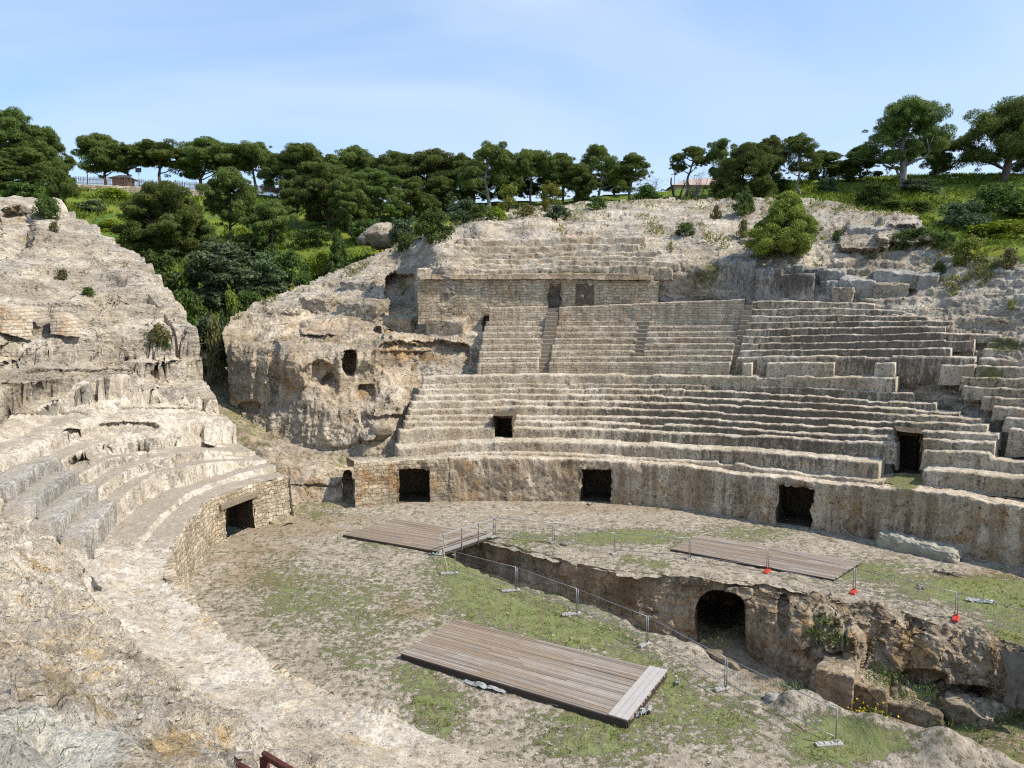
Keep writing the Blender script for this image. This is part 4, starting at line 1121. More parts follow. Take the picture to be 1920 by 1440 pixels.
# the short crisp rows still standing at the left edge
M['greyseat'] = stone('grey_bench_limestone', cream=(.40, .375, .325), pale=(.52, .49, .435), grey=(.30, .29, .268), greyamt=.8, dark=(.15, .145, .135), streak=True, sc=1.4, pit=.8, bump=1.0, dirt=(.36, .31, .245))
for r_, s0, s1, zt_, dp in [(3.0, 11.2, 16.0, 4.14, 1.1), (4.0, 10.6, 15.6, 4.74, 1.1), (5.0, 10.2, 15.1, 5.36, 1.1), (6.0, 9.8, 14.4, 5.98, 1.2)]:
    sv = np.arange(s0, s1, .07); prof = [(0, -1.3), (0, -.9), (.01, -.5), (.02, -.25), (.03, -.08), (.06, -.015), (.13, .0)] + [(.13 + (dp - .13) * k / 9, .01) for k in range(1, 10)] + [(dp, -.6)]
    B = np.zeros((len(sv), len(prof), 3))
    ed = .05 * n1(sv + r_ * 9, .7, int(r_ * 7), 4) - .10 * (n1(sv, .5, int(r_ * 11) + 3, 2) > .38)
    for j, (o, dz) in enumerate(prof):
        B[:, j, :2] = NEAR.pt(sv, r_ + o + ed * (1 if dz > -.3 else .4)); B[:, j, 2] = zt_ + dz + (.05 * n1(sv + r_, .9, int(r_ * 5), 4) if dz > -.3 else 0)
    e0, e1 = B[:1].copy(), B[-1:].copy(); e0[..., 2] = e1[..., 2] = zt_ - 1.3
    h0, h1 = B[:1] * .5 + e0 * .5, B[-1:] * .5 + e1 * .5
    B = np.concatenate([e0, h0, B, h1, e1]); B = wobble(wobble(B, .07, .5, 3), .04, .14, 31)
    cb = stain(B, .86, .3); cb[..., 0] = np.where(np.arange(len(prof)) > 7, .5, cb[..., 0]); cb[..., 3] = np.where(np.arange(len(prof)) > 8, .86, .46)[None]
    grid_obj('seat_row', B, M['greyseat'], slope, cb)

# left podium wall with its doorway
lw = thing('left_podium_wall', 'pale rubble masonry podium wall of the left bank with one low doorway', 'wall', (-15.5, 40, 0))
def near_s(px, z=1.5):
    s_ = np.linspace(0, 14, 1500); q_ = NEAR.pt(s_, np.zeros(1500)); x_ = proj(np.stack([q_[:, 0], q_[:, 1], np.full(1500, z)], -1))[0]
    o_ = np.argsort(x_); return float(np.interp(px, x_[o_], s_[o_]))
da, db = near_s(475), near_s(424)
sw = np.arange(-.25, 30, .1); sw = np.sort(np.concatenate([sw[(np.abs(sw - da) > .05) & (np.abs(sw - db) > .05)], [da, db]]))
zl = z_for(943, float(NEAR.pt(np.array((da + db) / 2), np.array(0.))[1]))
lv = np.concatenate([np.linspace(-.4, zl, 18), np.linspace(zl, 2.62, 9)[1:]])
S2, Z2 = np.meshgrid(sw, lv, indexing='ij')
lipz = np.interp(sw, ss, P0[:, 0, 2])[:, None]
Z2 = np.where(Z2 > zl, zl + (Z2 - zl) / (2.62 - zl) * (lipz - .0 - zl), Z2)
xy2 = NEAR.pt(S2, .08 * (Z2 / 2.6) - .02)
P3 = np.concatenate([xy2, Z2[..., None]], -1)
lipP = np.stack([np.concatenate([NEAR.pt(sw, np.full(len(sw), o)), (lipz[:, 0] + dz)[:, None]], -1) for o, dz in ((.14, .02), (.5, -.05))], 1)
P3 = np.concatenate([P3, lipP], 1)
U3 = np.stack([np.repeat(sw[:, None], P3.shape[1], 1), P3[..., 2]], -1)
P3 = wobble(wobble(P3, .12, .7, 3), .07, .22, 31)
mask = np.ones((P3.shape[0] - 1, P3.shape[1] - 1), bool); md = (sw[:-1] + sw[1:]) / 2
mask[np.ix_((md > da) & (md < db), [j for j in range(17)])] = False
M['leftwall'] = stone('stone_left_podium', cream=(.56, .48, .36), pale=(.66, .59, .47), grey=(.46, .41, .33), block=(.46, .23, .03), brickmix=.75, pit=.6, wob_=.36)
face = grid_obj('wall_face', P3, M['leftwall'], lw, stain(P3, .22, .5), U3, mask, flip=False)
mb = MB()
def nsheet(f, a, b):
    A, B = np.meshgrid(a, b, indexing='ij'); Q = wobble(f(A, B), .10, .5, 9)
    mb.C.append(stain(Q, .6, .6).reshape(-1, 4)); mb.V.append(Q.reshape(-1, 3)); mb.Q.append(grid_faces(*A.shape) + mb.n); mb.n += A.size
def npt(S, Dp, Z): return np.concatenate([NEAR.pt(S, Dp), Z[..., None]], -1)
dd_, zz_, s_ = np.linspace(0, 2.2, 10), np.linspace(-.2, zl + .05, 12), np.linspace(da - .06, db + .06, 10)
nsheet(lambda A, B: npt(np.full(A.shape, da - .06), A, B), dd_, zz_)
nsheet(lambda A, B: npt(np.full(A.shape, db + .06), A, B), dd_, zz_)
nsheet(lambda A, B: npt(B, A, np.full(A.shape, zl + .05)), dd_, s_)
nsheet(lambda A, B: npt(A, np.full(A.shape, 2.2), B), s_, zz_)
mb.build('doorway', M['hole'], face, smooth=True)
# lintel and jamb stones
mb = MB()
pa, pb = NEAR.pt(np.array(da - .35), np.array(-.04)), NEAR.pt(np.array(db + .55), np.array(-.04))
nn_ = NEAR.nrm(np.array((da + db) / 2)); ctr = np.append((pa + pb) / 2 + nn_ * .2, zl + .18)
mb.box(ctr, np.append((pb - pa) / 2, 0), np.append(nn_ * .26, 0), (0, 0, .17), col=(.3, .45, 0, 1), bev=.03)
mb.build('lintel', M['ashlar'], face)
# end return of the wall into the corridor
dirc = np.array([-.8, .6]); pe = NEAR.pt(np.array(-.2), np.array(0.))
T, Zc = np.meshgrid(np.linspace(-.1, 16, 120), np.linspace(-.3, 1, 22), indexing='ij')
lz = near_h(np.zeros_like(T), np.maximum(T, 0.0))
Pe = np.concatenate([pe + (T[..., None] * dirc) + .12 * np.array([.6, .8]) * (1 - Zc[..., None]), (-.3 + (lz + .25) * np.clip(Zc, 0, 1))[..., None]], -1)
Pe = rough(Pe, .12)
grid_obj('end_face', Pe, M['cliff'], lw, stain(Pe, .45, .55), np.stack([T, Pe[..., 2]], -1))
# ---------------------------------------------------------------- cliffs, rocky hill and green slopes
def tps_fit(XY, Z, lam=1e-3):
    XY = np.asarray(XY, float); n = len(XY); sc = XY.std(0).mean(); mu = XY.mean(0); X = (XY - mu) / sc
    d = np.linalg.norm(X[:, None] - X[None], axis=-1); K = np.where(d > 0, d ** 2 * np.log(d + 1e-12), 0) + lam * np.eye(n)
    A = np.zeros((n + 3, n + 3)); A[:n, :n] = K; A[:n, n] = A[n, :n] = 1; A[:n, n + 1:] = X; A[n + 1:, :n] = X.T
    w = np.linalg.solve(A, np.concatenate([Z, np.zeros(3)]))
    def f(q):
        s = q.shape[:-1]; q = (q.reshape(-1, 2) - mu) / sc; r = np.full(len(q), w[n]) + q @ w[n + 1:]
        for i in range(n):
            dd = ((q - X[i]) ** 2).sum(-1); r += w[i] * .5 * dd * np.log(dd + 1e-12)
        return r.reshape(s)
    return f

def relief(ctrl, x0, x1, y0, y1, step, rows=None):
    c = np.array(ctrl, float); f = tps_fit(c[:, :2], 1 / c[:, 2])
    X, Yp = np.meshgrid(np.arange(x0, x1 + step, step), np.arange(y0, y1 + step, step), indexing='ij')
    D = 1 / f(np.stack([X, Yp], -1))
    return at(X, Yp, D), X, Yp, D

def in_poly(X, Y, pts):
    r = np.zeros(X.shape, bool); n = len(pts)
    for i in range(n):
        (xa, ya), (xb, yb) = pts[i], pts[(i + 1) % n]
        if ya == yb: continue
        cnd = ((ya > Y) != (yb > Y)) & (X < (xb - xa) * (Y - ya) / (yb - ya) + xa)
        r ^= cnd
    return r

def terrace(P, step, strength, sc=6.0, seed=5, sharp=.6):
    n = step * 1.2 * fbm(P * [1, 1, 0], sc, 3, seed); q = (P[..., 2] + n) / step
    t = (np.floor(q) + sstep(sharp, 1, q - np.floor(q))) * step - n
    P = P.copy(); P[..., 2] += (t - P[..., 2]) * strength
    return P

# --- rocky hillside behind and beside the seats
ctrl = []
for px in (800, 900, 1000, 1100, 1200, 1320):
    for py, r in ((700, 11.5), (640, 14.2), (600, 15.8), (560, 16.2), (524, 16.0), (503, 16.2), (485, 17.4), (465, 18.6), (448, 19.6), (425, 23)):
        ctrl.append((px, py, float(dep(px, r))))
ctrl += [(415, 612, 62), (440, 595, 64), (500, 562, 67), (560, 538, 70), (640, 508, 73), (720, 478, 75), (780, 440, 76), (850, 418, 79), (950, 400, 84), (1050, 388, 88), (1150, 380, 91), (1260, 377, 92), (1330, 372, 93), (415, 680, 60), (600, 640, 62), (720, 640, 64), (700, 560, 67), (620, 580, 66),
         (760, 560, 67), (760, 500, 71), (780, 600, 65)]
for px, L in {1380: ((720, 10.2), (660, 12), (600, 14.7), (560, 15.6), (540, 16.2), (505, 16.8), (490, 17.4), (470, 19), (440, 23), (410, 29), (380, 36)),
              1480: ((720, 9.8), (660, 11.6), (600, 14.5), (560, 15.6), (545, 16.6), (500, 17.2), (480, 19), (450, 22), (420, 27), (390, 33), (370, 37)),
              1560: ((720, 9.6), (660, 11.6), (600, 14.4), (560, 15.8), (540, 17), (520, 17.8), (490, 19), (450, 22.5), (410, 28), (375, 34)),
              1660: ((720, 9.2), (660, 11.4), (600, 13.2), (570, 14.5), (545, 16.2), (510, 18), (470, 20.5), (430, 24.5), (395, 29)),
              1760: ((780, 8.0), (720, 9.3), (690, 10), (660, 11.2), (620, 12.5), (590, 13.5), (560, 15.0), (520, 17.2), (480, 19.6), (440, 23), (405, 27)),
              1860: ((880, 4.6), (820, 6.4), (760, 8.2), (720, 9.2), (680, 10.2), (640, 11.4), (600, 13), (560, 14.8), (520, 16.5), (470, 19.5), (430, 23)),
              1960: ((920, 3.0), (860, 4.6), (800, 6.4), (740, 8), (690, 9.3), (640, 10.8), (600, 12.2), (560, 13.8), (510, 16), (460, 19), (425, 22))}.items():
    for py, r in L: ctrl.append((px, py, float(dep(px, r))))
HILLC = ctrl
P, X, Yp, D = relief(ctrl, 405, 1990, 362, 960, 2.4)
P = terrace(P, .62, .42 * np.clip(.6 + 1.6 * fbm(P * [1, 1, 0], 5, 3, 205), 0, 1.3), 5.0, 206, .7)
gul = np.exp(-((Yp - np.interp(X, [1690, 1760, 1850, 1930], [725, 765, 815, 900])) / 22) ** 2) * sstep(1670, 1720, X)
P = P + np.array([0, .8, -.9]) * gul[..., None]
P = rough(cut_faces(P, .09, 2.2, 63, (1, 1, 1.6)), .22)
P = P + grid_normals(P) * (.10 * fbm(P * [1, 1, 2.2], .55, 4, 233, .6, True))[..., None]
N_ = grid_normals(P)
P = depth_push(P, [(750, 560, 29, 46, 2.6, 10), (885, 600, 6, 10, 1.0, 4), (1620, 455, 50, 16, -1.3, 4), (1700, 440, 60, 18, -1.6, 4), (1690, 415, 40, 12, -1.0, 4), (720, 430, 42, 18, -1.8, 3), (1660, 548, 60, 8, .6, 4), (1100, 415, 70, 8, .7, 3), (1180, 408, 60, 6, .6, 3), (1490, 455, 20, 8, .6, 3)])
P = np.where((P[..., 1:2] > 0), P, P)
# crest line: everything above it is folded back behind the hill
crest = [(405, 640), (420, 608), (440, 585), (500, 556), (560, 532), (640, 500), (700, 480), (745, 455), (800, 432), (850, 415), (950, 392), (1050, 380), (1150, 374), (1260, 370), (1400, 368), (1560, 372), (1640, 392), (1720, 398), (1740, 440), (1800, 470), (1850, 480), (1990, 500)]
cy = np.interp(X, [a for a, _ in crest], [b for _, b in crest]) + 4 * fbm(P, 2.5, 3, 207)
mask = (Yp > cy); mask = mask[:-1, :-1] & mask[1:, 1:]
below = Yp > np.interp(X, [405, 425, 470, 700, 760, 1680, 1720, 1990], [596, 625, 700, 705, 720, 720, 830, 960])
mask &= ~below[:-1, :-1]
c = stain(P, .47, .47, .12)
c[..., 2] += .25 * np.exp(-((Yp - cy) / 14) ** 2)
tag(grid_obj('rock_hillside', P, M['rock'], None, c, mask=mask), kind='structure')

# --- cliff left of the seats, with its caves
ctrl = [(430, 745, 57.6), (470, 780, 56.4), (500, 815, 55.3), (560, 838, 54), (630, 852, 52.7), (640, 872, 51.6), (700, 862, 51.5), (745, 858, 51.3), (780, 860, 51.4),
        (422, 690, 58.2), (480, 720, 57), (540, 740, 56), (590, 760, 55), (640, 785, 54), (700, 800, 53.2), (745, 800, 53.6), (740, 830, 52.4),
        (418, 625, 59), (480, 650, 58), (540, 645, 57.5), (600, 655, 57.4), (650, 650, 57.4), (700, 655, 57.6), (610, 710, 56.4), (660, 700, 56.9), (700, 700, 57.2), (690, 740, 56), (740, 740, 55.6), (650, 745, 55.4),
        (450, 595, 63), (520, 580, 65), (600, 600, 64.5), (560, 622, 61), (470, 620, 61), (640, 622, 62), (700, 612, 64), (700, 560, 66), (760, 610, 65), (820, 605, 65), (880, 612, 63.6), (800, 585, 66), (640, 580, 66),
        (740, 640, 60), (780, 645, 61.2), (840, 645, 61.6), (885, 660, 61.3), (880, 700, 60.6), (810, 695, 60.3), (750, 700, 58.6), (790, 710, 59.6), (770, 735, 57.5), (800, 740, 58), (760, 790, 55), (890, 730, 60)]
P, X, Yp, D = relief(ctrl, 408, 905, 548, 885, 1.9)
P = rough(cut_faces(P, .13, 2.4, 64, (1, 1, .6)), .22)
P = P + grid_normals(P) * (.14 * fbm(P * [1.6, 1.6, .5], 1.0, 4, 231, .6, True))[..., None]
P = depth_push(P, [(655, 680, 15, 25, 3.2, 3), (598, 700, 36, 26, .8, 1.5), (620, 724, 20, 26, .7, 1.5), (795, 670, 88, 30, 1.3, 6), (800, 640, 80, 6, -.5, 4), (686, 738, 17, 17, .8, 5), (515, 690, 11, 55, .8, 2.4), (600, 615, 40, 16, -1.0, 3), (710, 626, 8, 14, .8, 4), (728, 628, 6, 12, .7, 4), (468, 762, 22, 12, .7, 2.2), (720, 770, 40, 10, -.5, 3), (690, 815, 14, 12, -.9, 3), (760, 650, 60, 10, -.4, 4), (560, 690, 26, 40, -.5, 2.5), (455, 690, 26, 70, -.4, 3), (640, 800, 40, 40, -.4, 3)])
msk = in_poly(X + 4 * fbm(P, 1.3, 3, 208), Yp + 4 * fbm(P, 1.3, 3, 209), [(418, 618), (425, 608), (480, 595), (560, 575), (640, 570), (760, 580), (905, 580), (905, 712), (800, 712), (770, 850), (790, 868), (640, 885), (625, 850), (500, 832), (470, 800), (430, 750)])
msk = msk[:-1, :-1] & msk[1:, 1:]
c = stain(P, .50, .45, .05)
c[..., 2] += .4 * np.exp(-((Yp - np.interp(X, [418, 500, 560, 700], [622, 640, 640, 640])) / 5) ** 2) * (X < 720)
tag(grid_obj('rock_cliff', P, M['cliff'], None, c, mask=msk), kind='structure')

# --- green hillside as one terrain sheet
hc = []
for px, py, D in [(-150, 330, 100), (0, 345, 100), (70, 352, 104), (145, 352, 110), (250, 356, 112), (350, 361, 113), (450, 366, 114), (540, 371, 115), (640, 378, 116), (130, 400, 92), (150, 430, 84), (230, 440, 86), (230, 490, 76), (330, 470, 84), (330, 540, 72), (450, 480, 82), (440, 560, 73), (380, 640, 66), (385, 700, 62), (560, 510, 80), (560, 450, 90), (640, 450, 90), (700, 420, 96), (780, 405, 102), (860, 392, 106), (950, 384, 108), (1100, 376, 108), (1200, 372, 106),
                  (1300, 364, 102), (1400, 366, 100), (1450, 364, 98), (1580, 352, 98), (1700, 345, 98), (1800, 338, 98), (1920, 336, 98), (2050, 336, 98), (1600, 388, 90), (1720, 390, 88), (1800, 400, 86), (1800, 440, 80), (1900, 440, 79), (1870, 480, 74), (1990, 480, 73), (2100, 500, 70)]:
    q = at(px, py, D); hc.append((q[0], q[1], q[2] - .25))
for px, py, D in HILLC[::2]:
    if py < 620: q = at(px, py, D + 1.5); hc.append((q[0], q[1], q[2] - 2.5))
hc += [(-40, 60, 14), (-45, 50, 15), (-60, 60, 17), (-70, 90, 27), (-75, 130, 31), (-40, 145, 30), (0, 145, 29), (40, 145, 29), (80, 145, 29), (110, 120, 29), (90, 80, 20), (80, 60, 14), (-34, 56, 9), (-28, 60, 6.5), (-20, 54, 4.6), (-24, 57, 5.6), (0, 62, 8), (20, 58, 8), (35, 52, 6)]
hc = np.array(hc)
fz = tps_fit(hc[:, :2], hc[:, 2], .02)
gx, gy = np.meshgrid(np.arange(-95, 125, .55), np.arange(50, 150, .55), indexing='ij')
gz = fz(np.stack([gx, gy], -1))
HILL = np.stack([gx, gy, gz], -1)
HILL[..., 2] += .5 * fbm(HILL * [1, 1, 0], 5, 4, 301) + .25 * fbm(HILL * [1, 1, 0], 1.3, 3, 302)
def hill_z(x, y):
    return float(fz(np.array([[x, y]]))[0])
hcol = np.zeros(HILL.shape[:2] + (4,)); hcol[..., 3] = 1
_lc = HILL[..., :2] - AC; _rad = (np.hypot((_lc @ E1) / AA, (_lc @ E2) / AB) - 1) * 18
hm = (_rad > 15.5) & ~((HILL[..., 0] > -27) & (HILL[..., 0] < -5) & (HILL[..., 1] < 62)); hm = hm[:-1, :-1] & hm[1:, 1:]
tag(grid_obj('hillside', HILL, M['hill'], None, hcol, mask=hm), kind='structure')
g = 2500.0
gm = raw_mesh('ground', [(-g, -g, -7), (g, -g, -7), (g, g, -7), (-g, g, -7)], np.array([[0, 1, 2, 3]]))
tag(link('ground', gm, simple('far_ground', (.20, .19, .12))), kind='structure')

# --- quarried blocks standing along the foot of the rocky hill
def far_block(px0, px1, yt, yb, r, dd, mat, slope=0.0, ytr=None):
    zt = z_for(yt, dep((px0 + px1) / 2, r, 13)); zb = z_for(yb, dep((px0 + px1) / 2, r, 13)) - .5
    ztr = zt if ytr is None else z_for(ytr, dep((px0 + px1) / 2, r, 13))
    s0, s1 = FAR.s_at(px0, r, zt), FAR.s_at(px1, r, zt)
    a, b = FAR.pt(s0, np.array(r)), FAR.pt(s1, np.array(r)); n0, n1_ = FAR.nrm(s0), FAR.nrm(s1)
    q = [(*a, zt), (*b, ztr), (*(b + n1_ * dd), ztr + slope), (*(a + n0 * dd), zt + slope)]
    return tag(rock_lump(q, 0, zb, mat, 'rock_block', amp=.16, col=(.62, .45, .08)), kind='structure')
for a in [(1344, 1369, 484, 517, 16.5, 1.6), (1366, 1392, 489, 533, 16.2, 1.6), (1389, 1417, 490, 548, 16.0, 1.8), (1415, 1466, 505, 556, 15.6, 2.0), (1461, 1526, 515, 551, 15.8, 1.8), (1480, 1505, 499, 517, 16.7, 1.2), (1505, 1545, 505, 522, 16.9, 1.2), (1542, 1583, 508, 530, 16.8, 1.4), (1538, 1577, 528, 548, 16.2, 1.2)]:
    far_block(*a, M['block'], .25)
for a in [(1574, 1640, 521, 549, 15.9, 1.6, M['block'], .3, 530), (1636, 1702, 533, 548, 15.7, 1.5, M['rock'], .2, None), (1637, 1724, 508, 534, 16.9, 1.6, M['block'], .3, 514), (1722, 1758, 516, 543, 16.2, 1.6, M['block'], .3, None), (1590, 1634, 427, 444, 22.6, 1.6, M['block'], .3, None), (1632, 1666, 429, 446, 22.2, 1.5, M['block'], .3, None), (1670, 1722, 420, 442, 23.4, 2.0, M['rock'], .4, None), (1560, 1600, 540, 556, 15.1, 1.0, M['rock'], .1, None), (1386, 1412, 448, 462, 20.5, 1.2, M['rock'], .2, None), (1284, 1306, 452, 468, 19.6, 1.0, M['rock'], .2, None), (1845, 1870, 552, 564, 14.6, .9, M['rock'], .2, None), (1868, 1886, 553, 565, 14.7, .9, M['rock'], .2, None)]:
    far_block(*a)

# weathered slabs lying on the slope above the cliff
def slope_block(px0, px1, yt, yb, dd, mat, amp=.36, tilt=.35):
    D = rockD((px0 + px1) / 2, yb) - .5; zt = z_for(yt, D); zb = z_for(yb, D) - .6
    a, b = at(px0, yt, D + .5), at(px1, yt, D - .2); n = np.array([.35, .94])
    q = [(*a[:2], zt), (*b[:2], zt - .1), (*(b[:2] + n * dd), zt + tilt), (*(a[:2] + n * dd), zt + tilt)]
    return tag(rock_lump(q, 0, zb, mat, 'rock_block', amp=amp, col=(.55, .5, .15)), kind='structure')
hillD_f = tps_fit(np.array(HILLC)[:, :2], 1 / np.array(HILLC)[:, 2])
def rockD(px, py): return float(1 / hillD_f(np.array([[px, py]], float))[0])
for a_ in [(632, 706, 568, 590, 2.2, M['rock']), (690, 772, 596, 622, 2.0, M['cliff']), (556, 612, 560, 576, 2.2, M['rock']), (500, 545, 582, 596, 1.8, M['rock']), (640, 690, 525, 540, 2.0, M['rock']), (800, 868, 600, 622, 1.6, M['cliff'], .12)]:
    slope_block(*a_)
# ---------------------------------------------------------------- vegetation
hillD_f = tps_fit(np.array(HILLC)[:, :2], 1 / np.array(HILLC)[:, 2])
def rockD(px, py): return float(1 / hillD_f(np.array([[px, py]], float))[0])

def leaves(rg, cen, rad, n, size, asp=.5, up=.35, shell=.55, tint=None):
    """diamond leaf cards scattered through ellipsoid puffs -> V, Q, C"""
    cen = np.asarray(cen, float); rad = np.asarray(rad, float)
    k = np.repeat(np.arange(len(cen)), n); N = len(k)
    d = rg.normal(size=(N, 3)); d[:, 2] += up * .8; d /= np.linalg.norm(d, axis=1, keepdims=True)
    rr_ = shell + (1.06 - shell) * rg.random(N) ** .6
    p = cen[k] + d * rad[k] * rr_[:, None]
    nrm_ = d + .75 * rg.normal(size=(N, 3)); nrm_ /= np.linalg.norm(nrm_, axis=1, keepdims=True)
    a = np.cross(nrm_, rg.normal(size=(N, 3))); a /= np.linalg.norm(a, axis=1, keepdims=True)
    b = np.cross(nrm_, a)
    s = size * (.6 + .8 * rg.random(N))[:, None]
    V = np.stack([p - a * s * .5, p + b * s * asp * .5, p + a * s * .5, p - b * s * asp * .5], 1).reshape(-1, 3)
    pt = rg.random(len(cen)) if tint is None else tint
    c = np.clip(.5 * pt[k] + .5 * rg.random(N), 0, 1)
    C = np.zeros((N * 4, 4)); C[:, 0] = np.repeat(c, 4); C[:, 3] = 1
    return V, np.arange(N * 4).reshape(N, 4), C

def bendy(rg, a, b, n=7, wob=.12, sag=0.0):
    a, b = np.asarray(a, float), np.asarray(b, float); t = np.linspace(0, 1, n)[:, None]
    L = np.linalg.norm(b - a)
    off = np.cumsum(rg.normal(size=(n, 3)), 0) * wob * L / n; off -= off[0]; off = off - t * off[-1]
    p = a * (1 - t) + b * t + off; p[:, 2] += sag * L * np.sin(pi * t[:, 0])
    return p

def f_top(t): return t > .9

def make_tree(seed, H, W, kind, leaf=M['pine'], bark=M['bark'], name='pine_tree', lsize=.34):
    rg = np.random.default_rng(seed)
    root = thing(name, 'pine tree', 'tree', (0, 0, -500))
    cen, rad = [], []
    R = W / 2
    spec = {'umb': (.56, 1.0, 40, .9), 'umb_s': (.50, 1.0, 30, .85), 'tall': (.32, 1.0, 40, .85), 'dense': (.16, 1.0, 66, 1.0), 'low': (.03, 1.0, 84, 1.0), 'slim': (.38, 1.0, 34, .8), 'big': (.29, 1.0, 60, .85), 'young': (.17, 1.0, 90, 1.0), 'round': (.36, 1.0, 56, 1.0)}[kind]
    z0, z1, npf, _ = spec
    lean = rg.normal(size=2) * .06 * H
    tr_top = np.array([lean[0], lean[1], H * (.86 if kind not in ('umb', 'umb_s') else .78)])
    trunk = bendy(rg, (0, 0, -.4), tr_top, 9, .22 if kind in ('tall', 'big', 'slim') else .15)
    def axis(z):
        t = np.clip((z + .4) / (tr_top[2] + .4), 0, 1) * 8; i = min(int(t), 7); return trunk[i] + (trunk[i + 1] - trunk[i]) * (t - i)
    NL = {'umb': 11, 'umb_s': 8, 'tall': 12, 'dense': 19, 'low': 24, 'slim': 10, 'big': 17, 'round': 16, 'young': 100}[kind]
    lobes = []
    for i in range(NL):
        t = (i + .2 + .6 * rg.random()) / NL
        if kind in ('umb', 'umb_s'):
            z = H * (z0 + (.93 - z0) * (t ** .6)); w = R * (1.0 - .6 * (max(z / H - .74, 0) / .22) ** 2)
        elif kind in ('tall', 'big', 'slim'):
            f = t ** .8; z = H * (z0 + (.93 - z0) * f); w = R * (.55 + .5 * np.sin(pi * min(1, .15 + f * .9)) - .3 * f * f)
        elif kind == 'young':
            f = t ** 1.15; z = H * (z0 + (.94 - z0) * f); w = R * (1 - .92 * f ** 1.2) * (1 if f > .12 else .75)
        else:
            f = t ** .8; z = H * (z0 + (.93 - z0) * f); w = R * np.sqrt(max(.05, 1 - (max(f - .3, 0) / .76) ** 2)) * (.78 + .22 * min(1, f / .3))
        th = i * 2.4 + rg.normal() * .5; q = max(w - .12 * W, 0.02 * W) * (.55 + .45 * rg.random()) if kind != 'young' else w * (.25 + .85 * rg.random() ** .5)
        if f_top(t) : q *= .5
        a_ = axis(z); lobes.append((a_[0] + q * cos(th) * .95, a_[1] + q * sin(th) * .95, z))
    for l in lobes:
        npz = 1 if kind == 'young' else rg.integers(5, 9)
        for k in range(npz):
            pr = (.068 + .055 * rg.random()) * W if kind != 'young' else (.065 + .045 * rg.random()) * W
            o_ = rg.normal(size=3) * np.array([.085, .085, .035]) * W * (0 if kind == 'young' else 1)
            cen.append((l[0] + o_[0], l[1] + o_[1], min(l[2] + o_[2], H - pr * .5))); rad.append((pr, pr, pr * .72))
    cen, rad = np.array(cen), np.array(rad)
    npl = int(np.clip(520 * (rad[:, 0].mean() / 1.0) ** 2 * (.42 / lsize) ** 2, 120, 900) * (.72 if kind in ('big', 'tall', 'slim') else 1))
    V, Q, C = leaves(rg, cen, rad, npl, lsize, .22, .45, .45)
    # loose tufts between puffs and along the outline
    k = rg.integers(0, len(cen), 110); c2 = cen[k] + np.clip(rg.normal(size=(110, 3)), -1.4, 1.4) * rad[k] * 1.15; c2[:, 2] = np.minimum(c2[:, 2], cen[k, 2] - rad[k, 2] * .1); r2 = rad[k] * .38
    V2, Q2, C2 = leaves(rg, c2, r2, max(26, npl // 7), lsize * .9, .22, .3, .2)
    V = np.concatenate([V, V2]); Q = np.concatenate([Q, Q2 + 4 * len(Q)]); C = np.concatenate([C, C2])
    mb = MB()
    r0 = {'big': .045, 'tall': .030, 'umb': .032, 'umb_s': .032, 'slim': .022}.get(kind, .026) * H
    mb.tube(trunk, np.linspace(r0, r0 * .3, 9) * np.array([1.35] + [1] * 8), 8)
    nb = {'big': 22, 'tall': 16, 'umb': 14, 'umb_s': 10, 'slim': 14}.get(kind, 9)
    for l in (lobes if kind != 'young' else lobes[::5]):
        l = np.array(l); zz_ = np.clip(l[2] - .55 * np.hypot(*(l[:2] - axis(l[2])[:2])) - .05 * H, H * .14, tr_top[2] * .97)
        a_ = axis(zz_); br = bendy(rg, a_, l - [0, 0, .02 * H], 7, .25, -.05)
        mb.tube(br, np.linspace(r0 * .45, r0 * .12, 7), 5)
        for k in range(3):
            e = l + rg.normal(size=3) * np.array([.09, .09, .03]) * W; mb.tube(bendy(rg, br[4], e, 5, .25), np.linspace(r0 * .18, r0 * .06, 5), 4)
    mb.build('trunk', bark, root, smooth=True)
    me = raw_mesh('crown', V - ORG[root.name] + ORG[root.name], [Q], C, None, False)
    link('crown', me, leaf, root)
    # trunk was built in world coordinates with the root far below: shift back to the local frame
    for ch in root.children:
        if ch.name.startswith('trunk'):
            co_ = np.empty(len(ch.data.vertices) * 3, np.float32); ch.data.vertices.foreach_get('co', co_)
            co_ = co_.reshape(-1, 3); co_[:, 2] -= 500; ch.data.vertices.foreach_set('co', co_.ravel()); ch.data.update()
    root['H'] = H; root['W'] = W
    return root

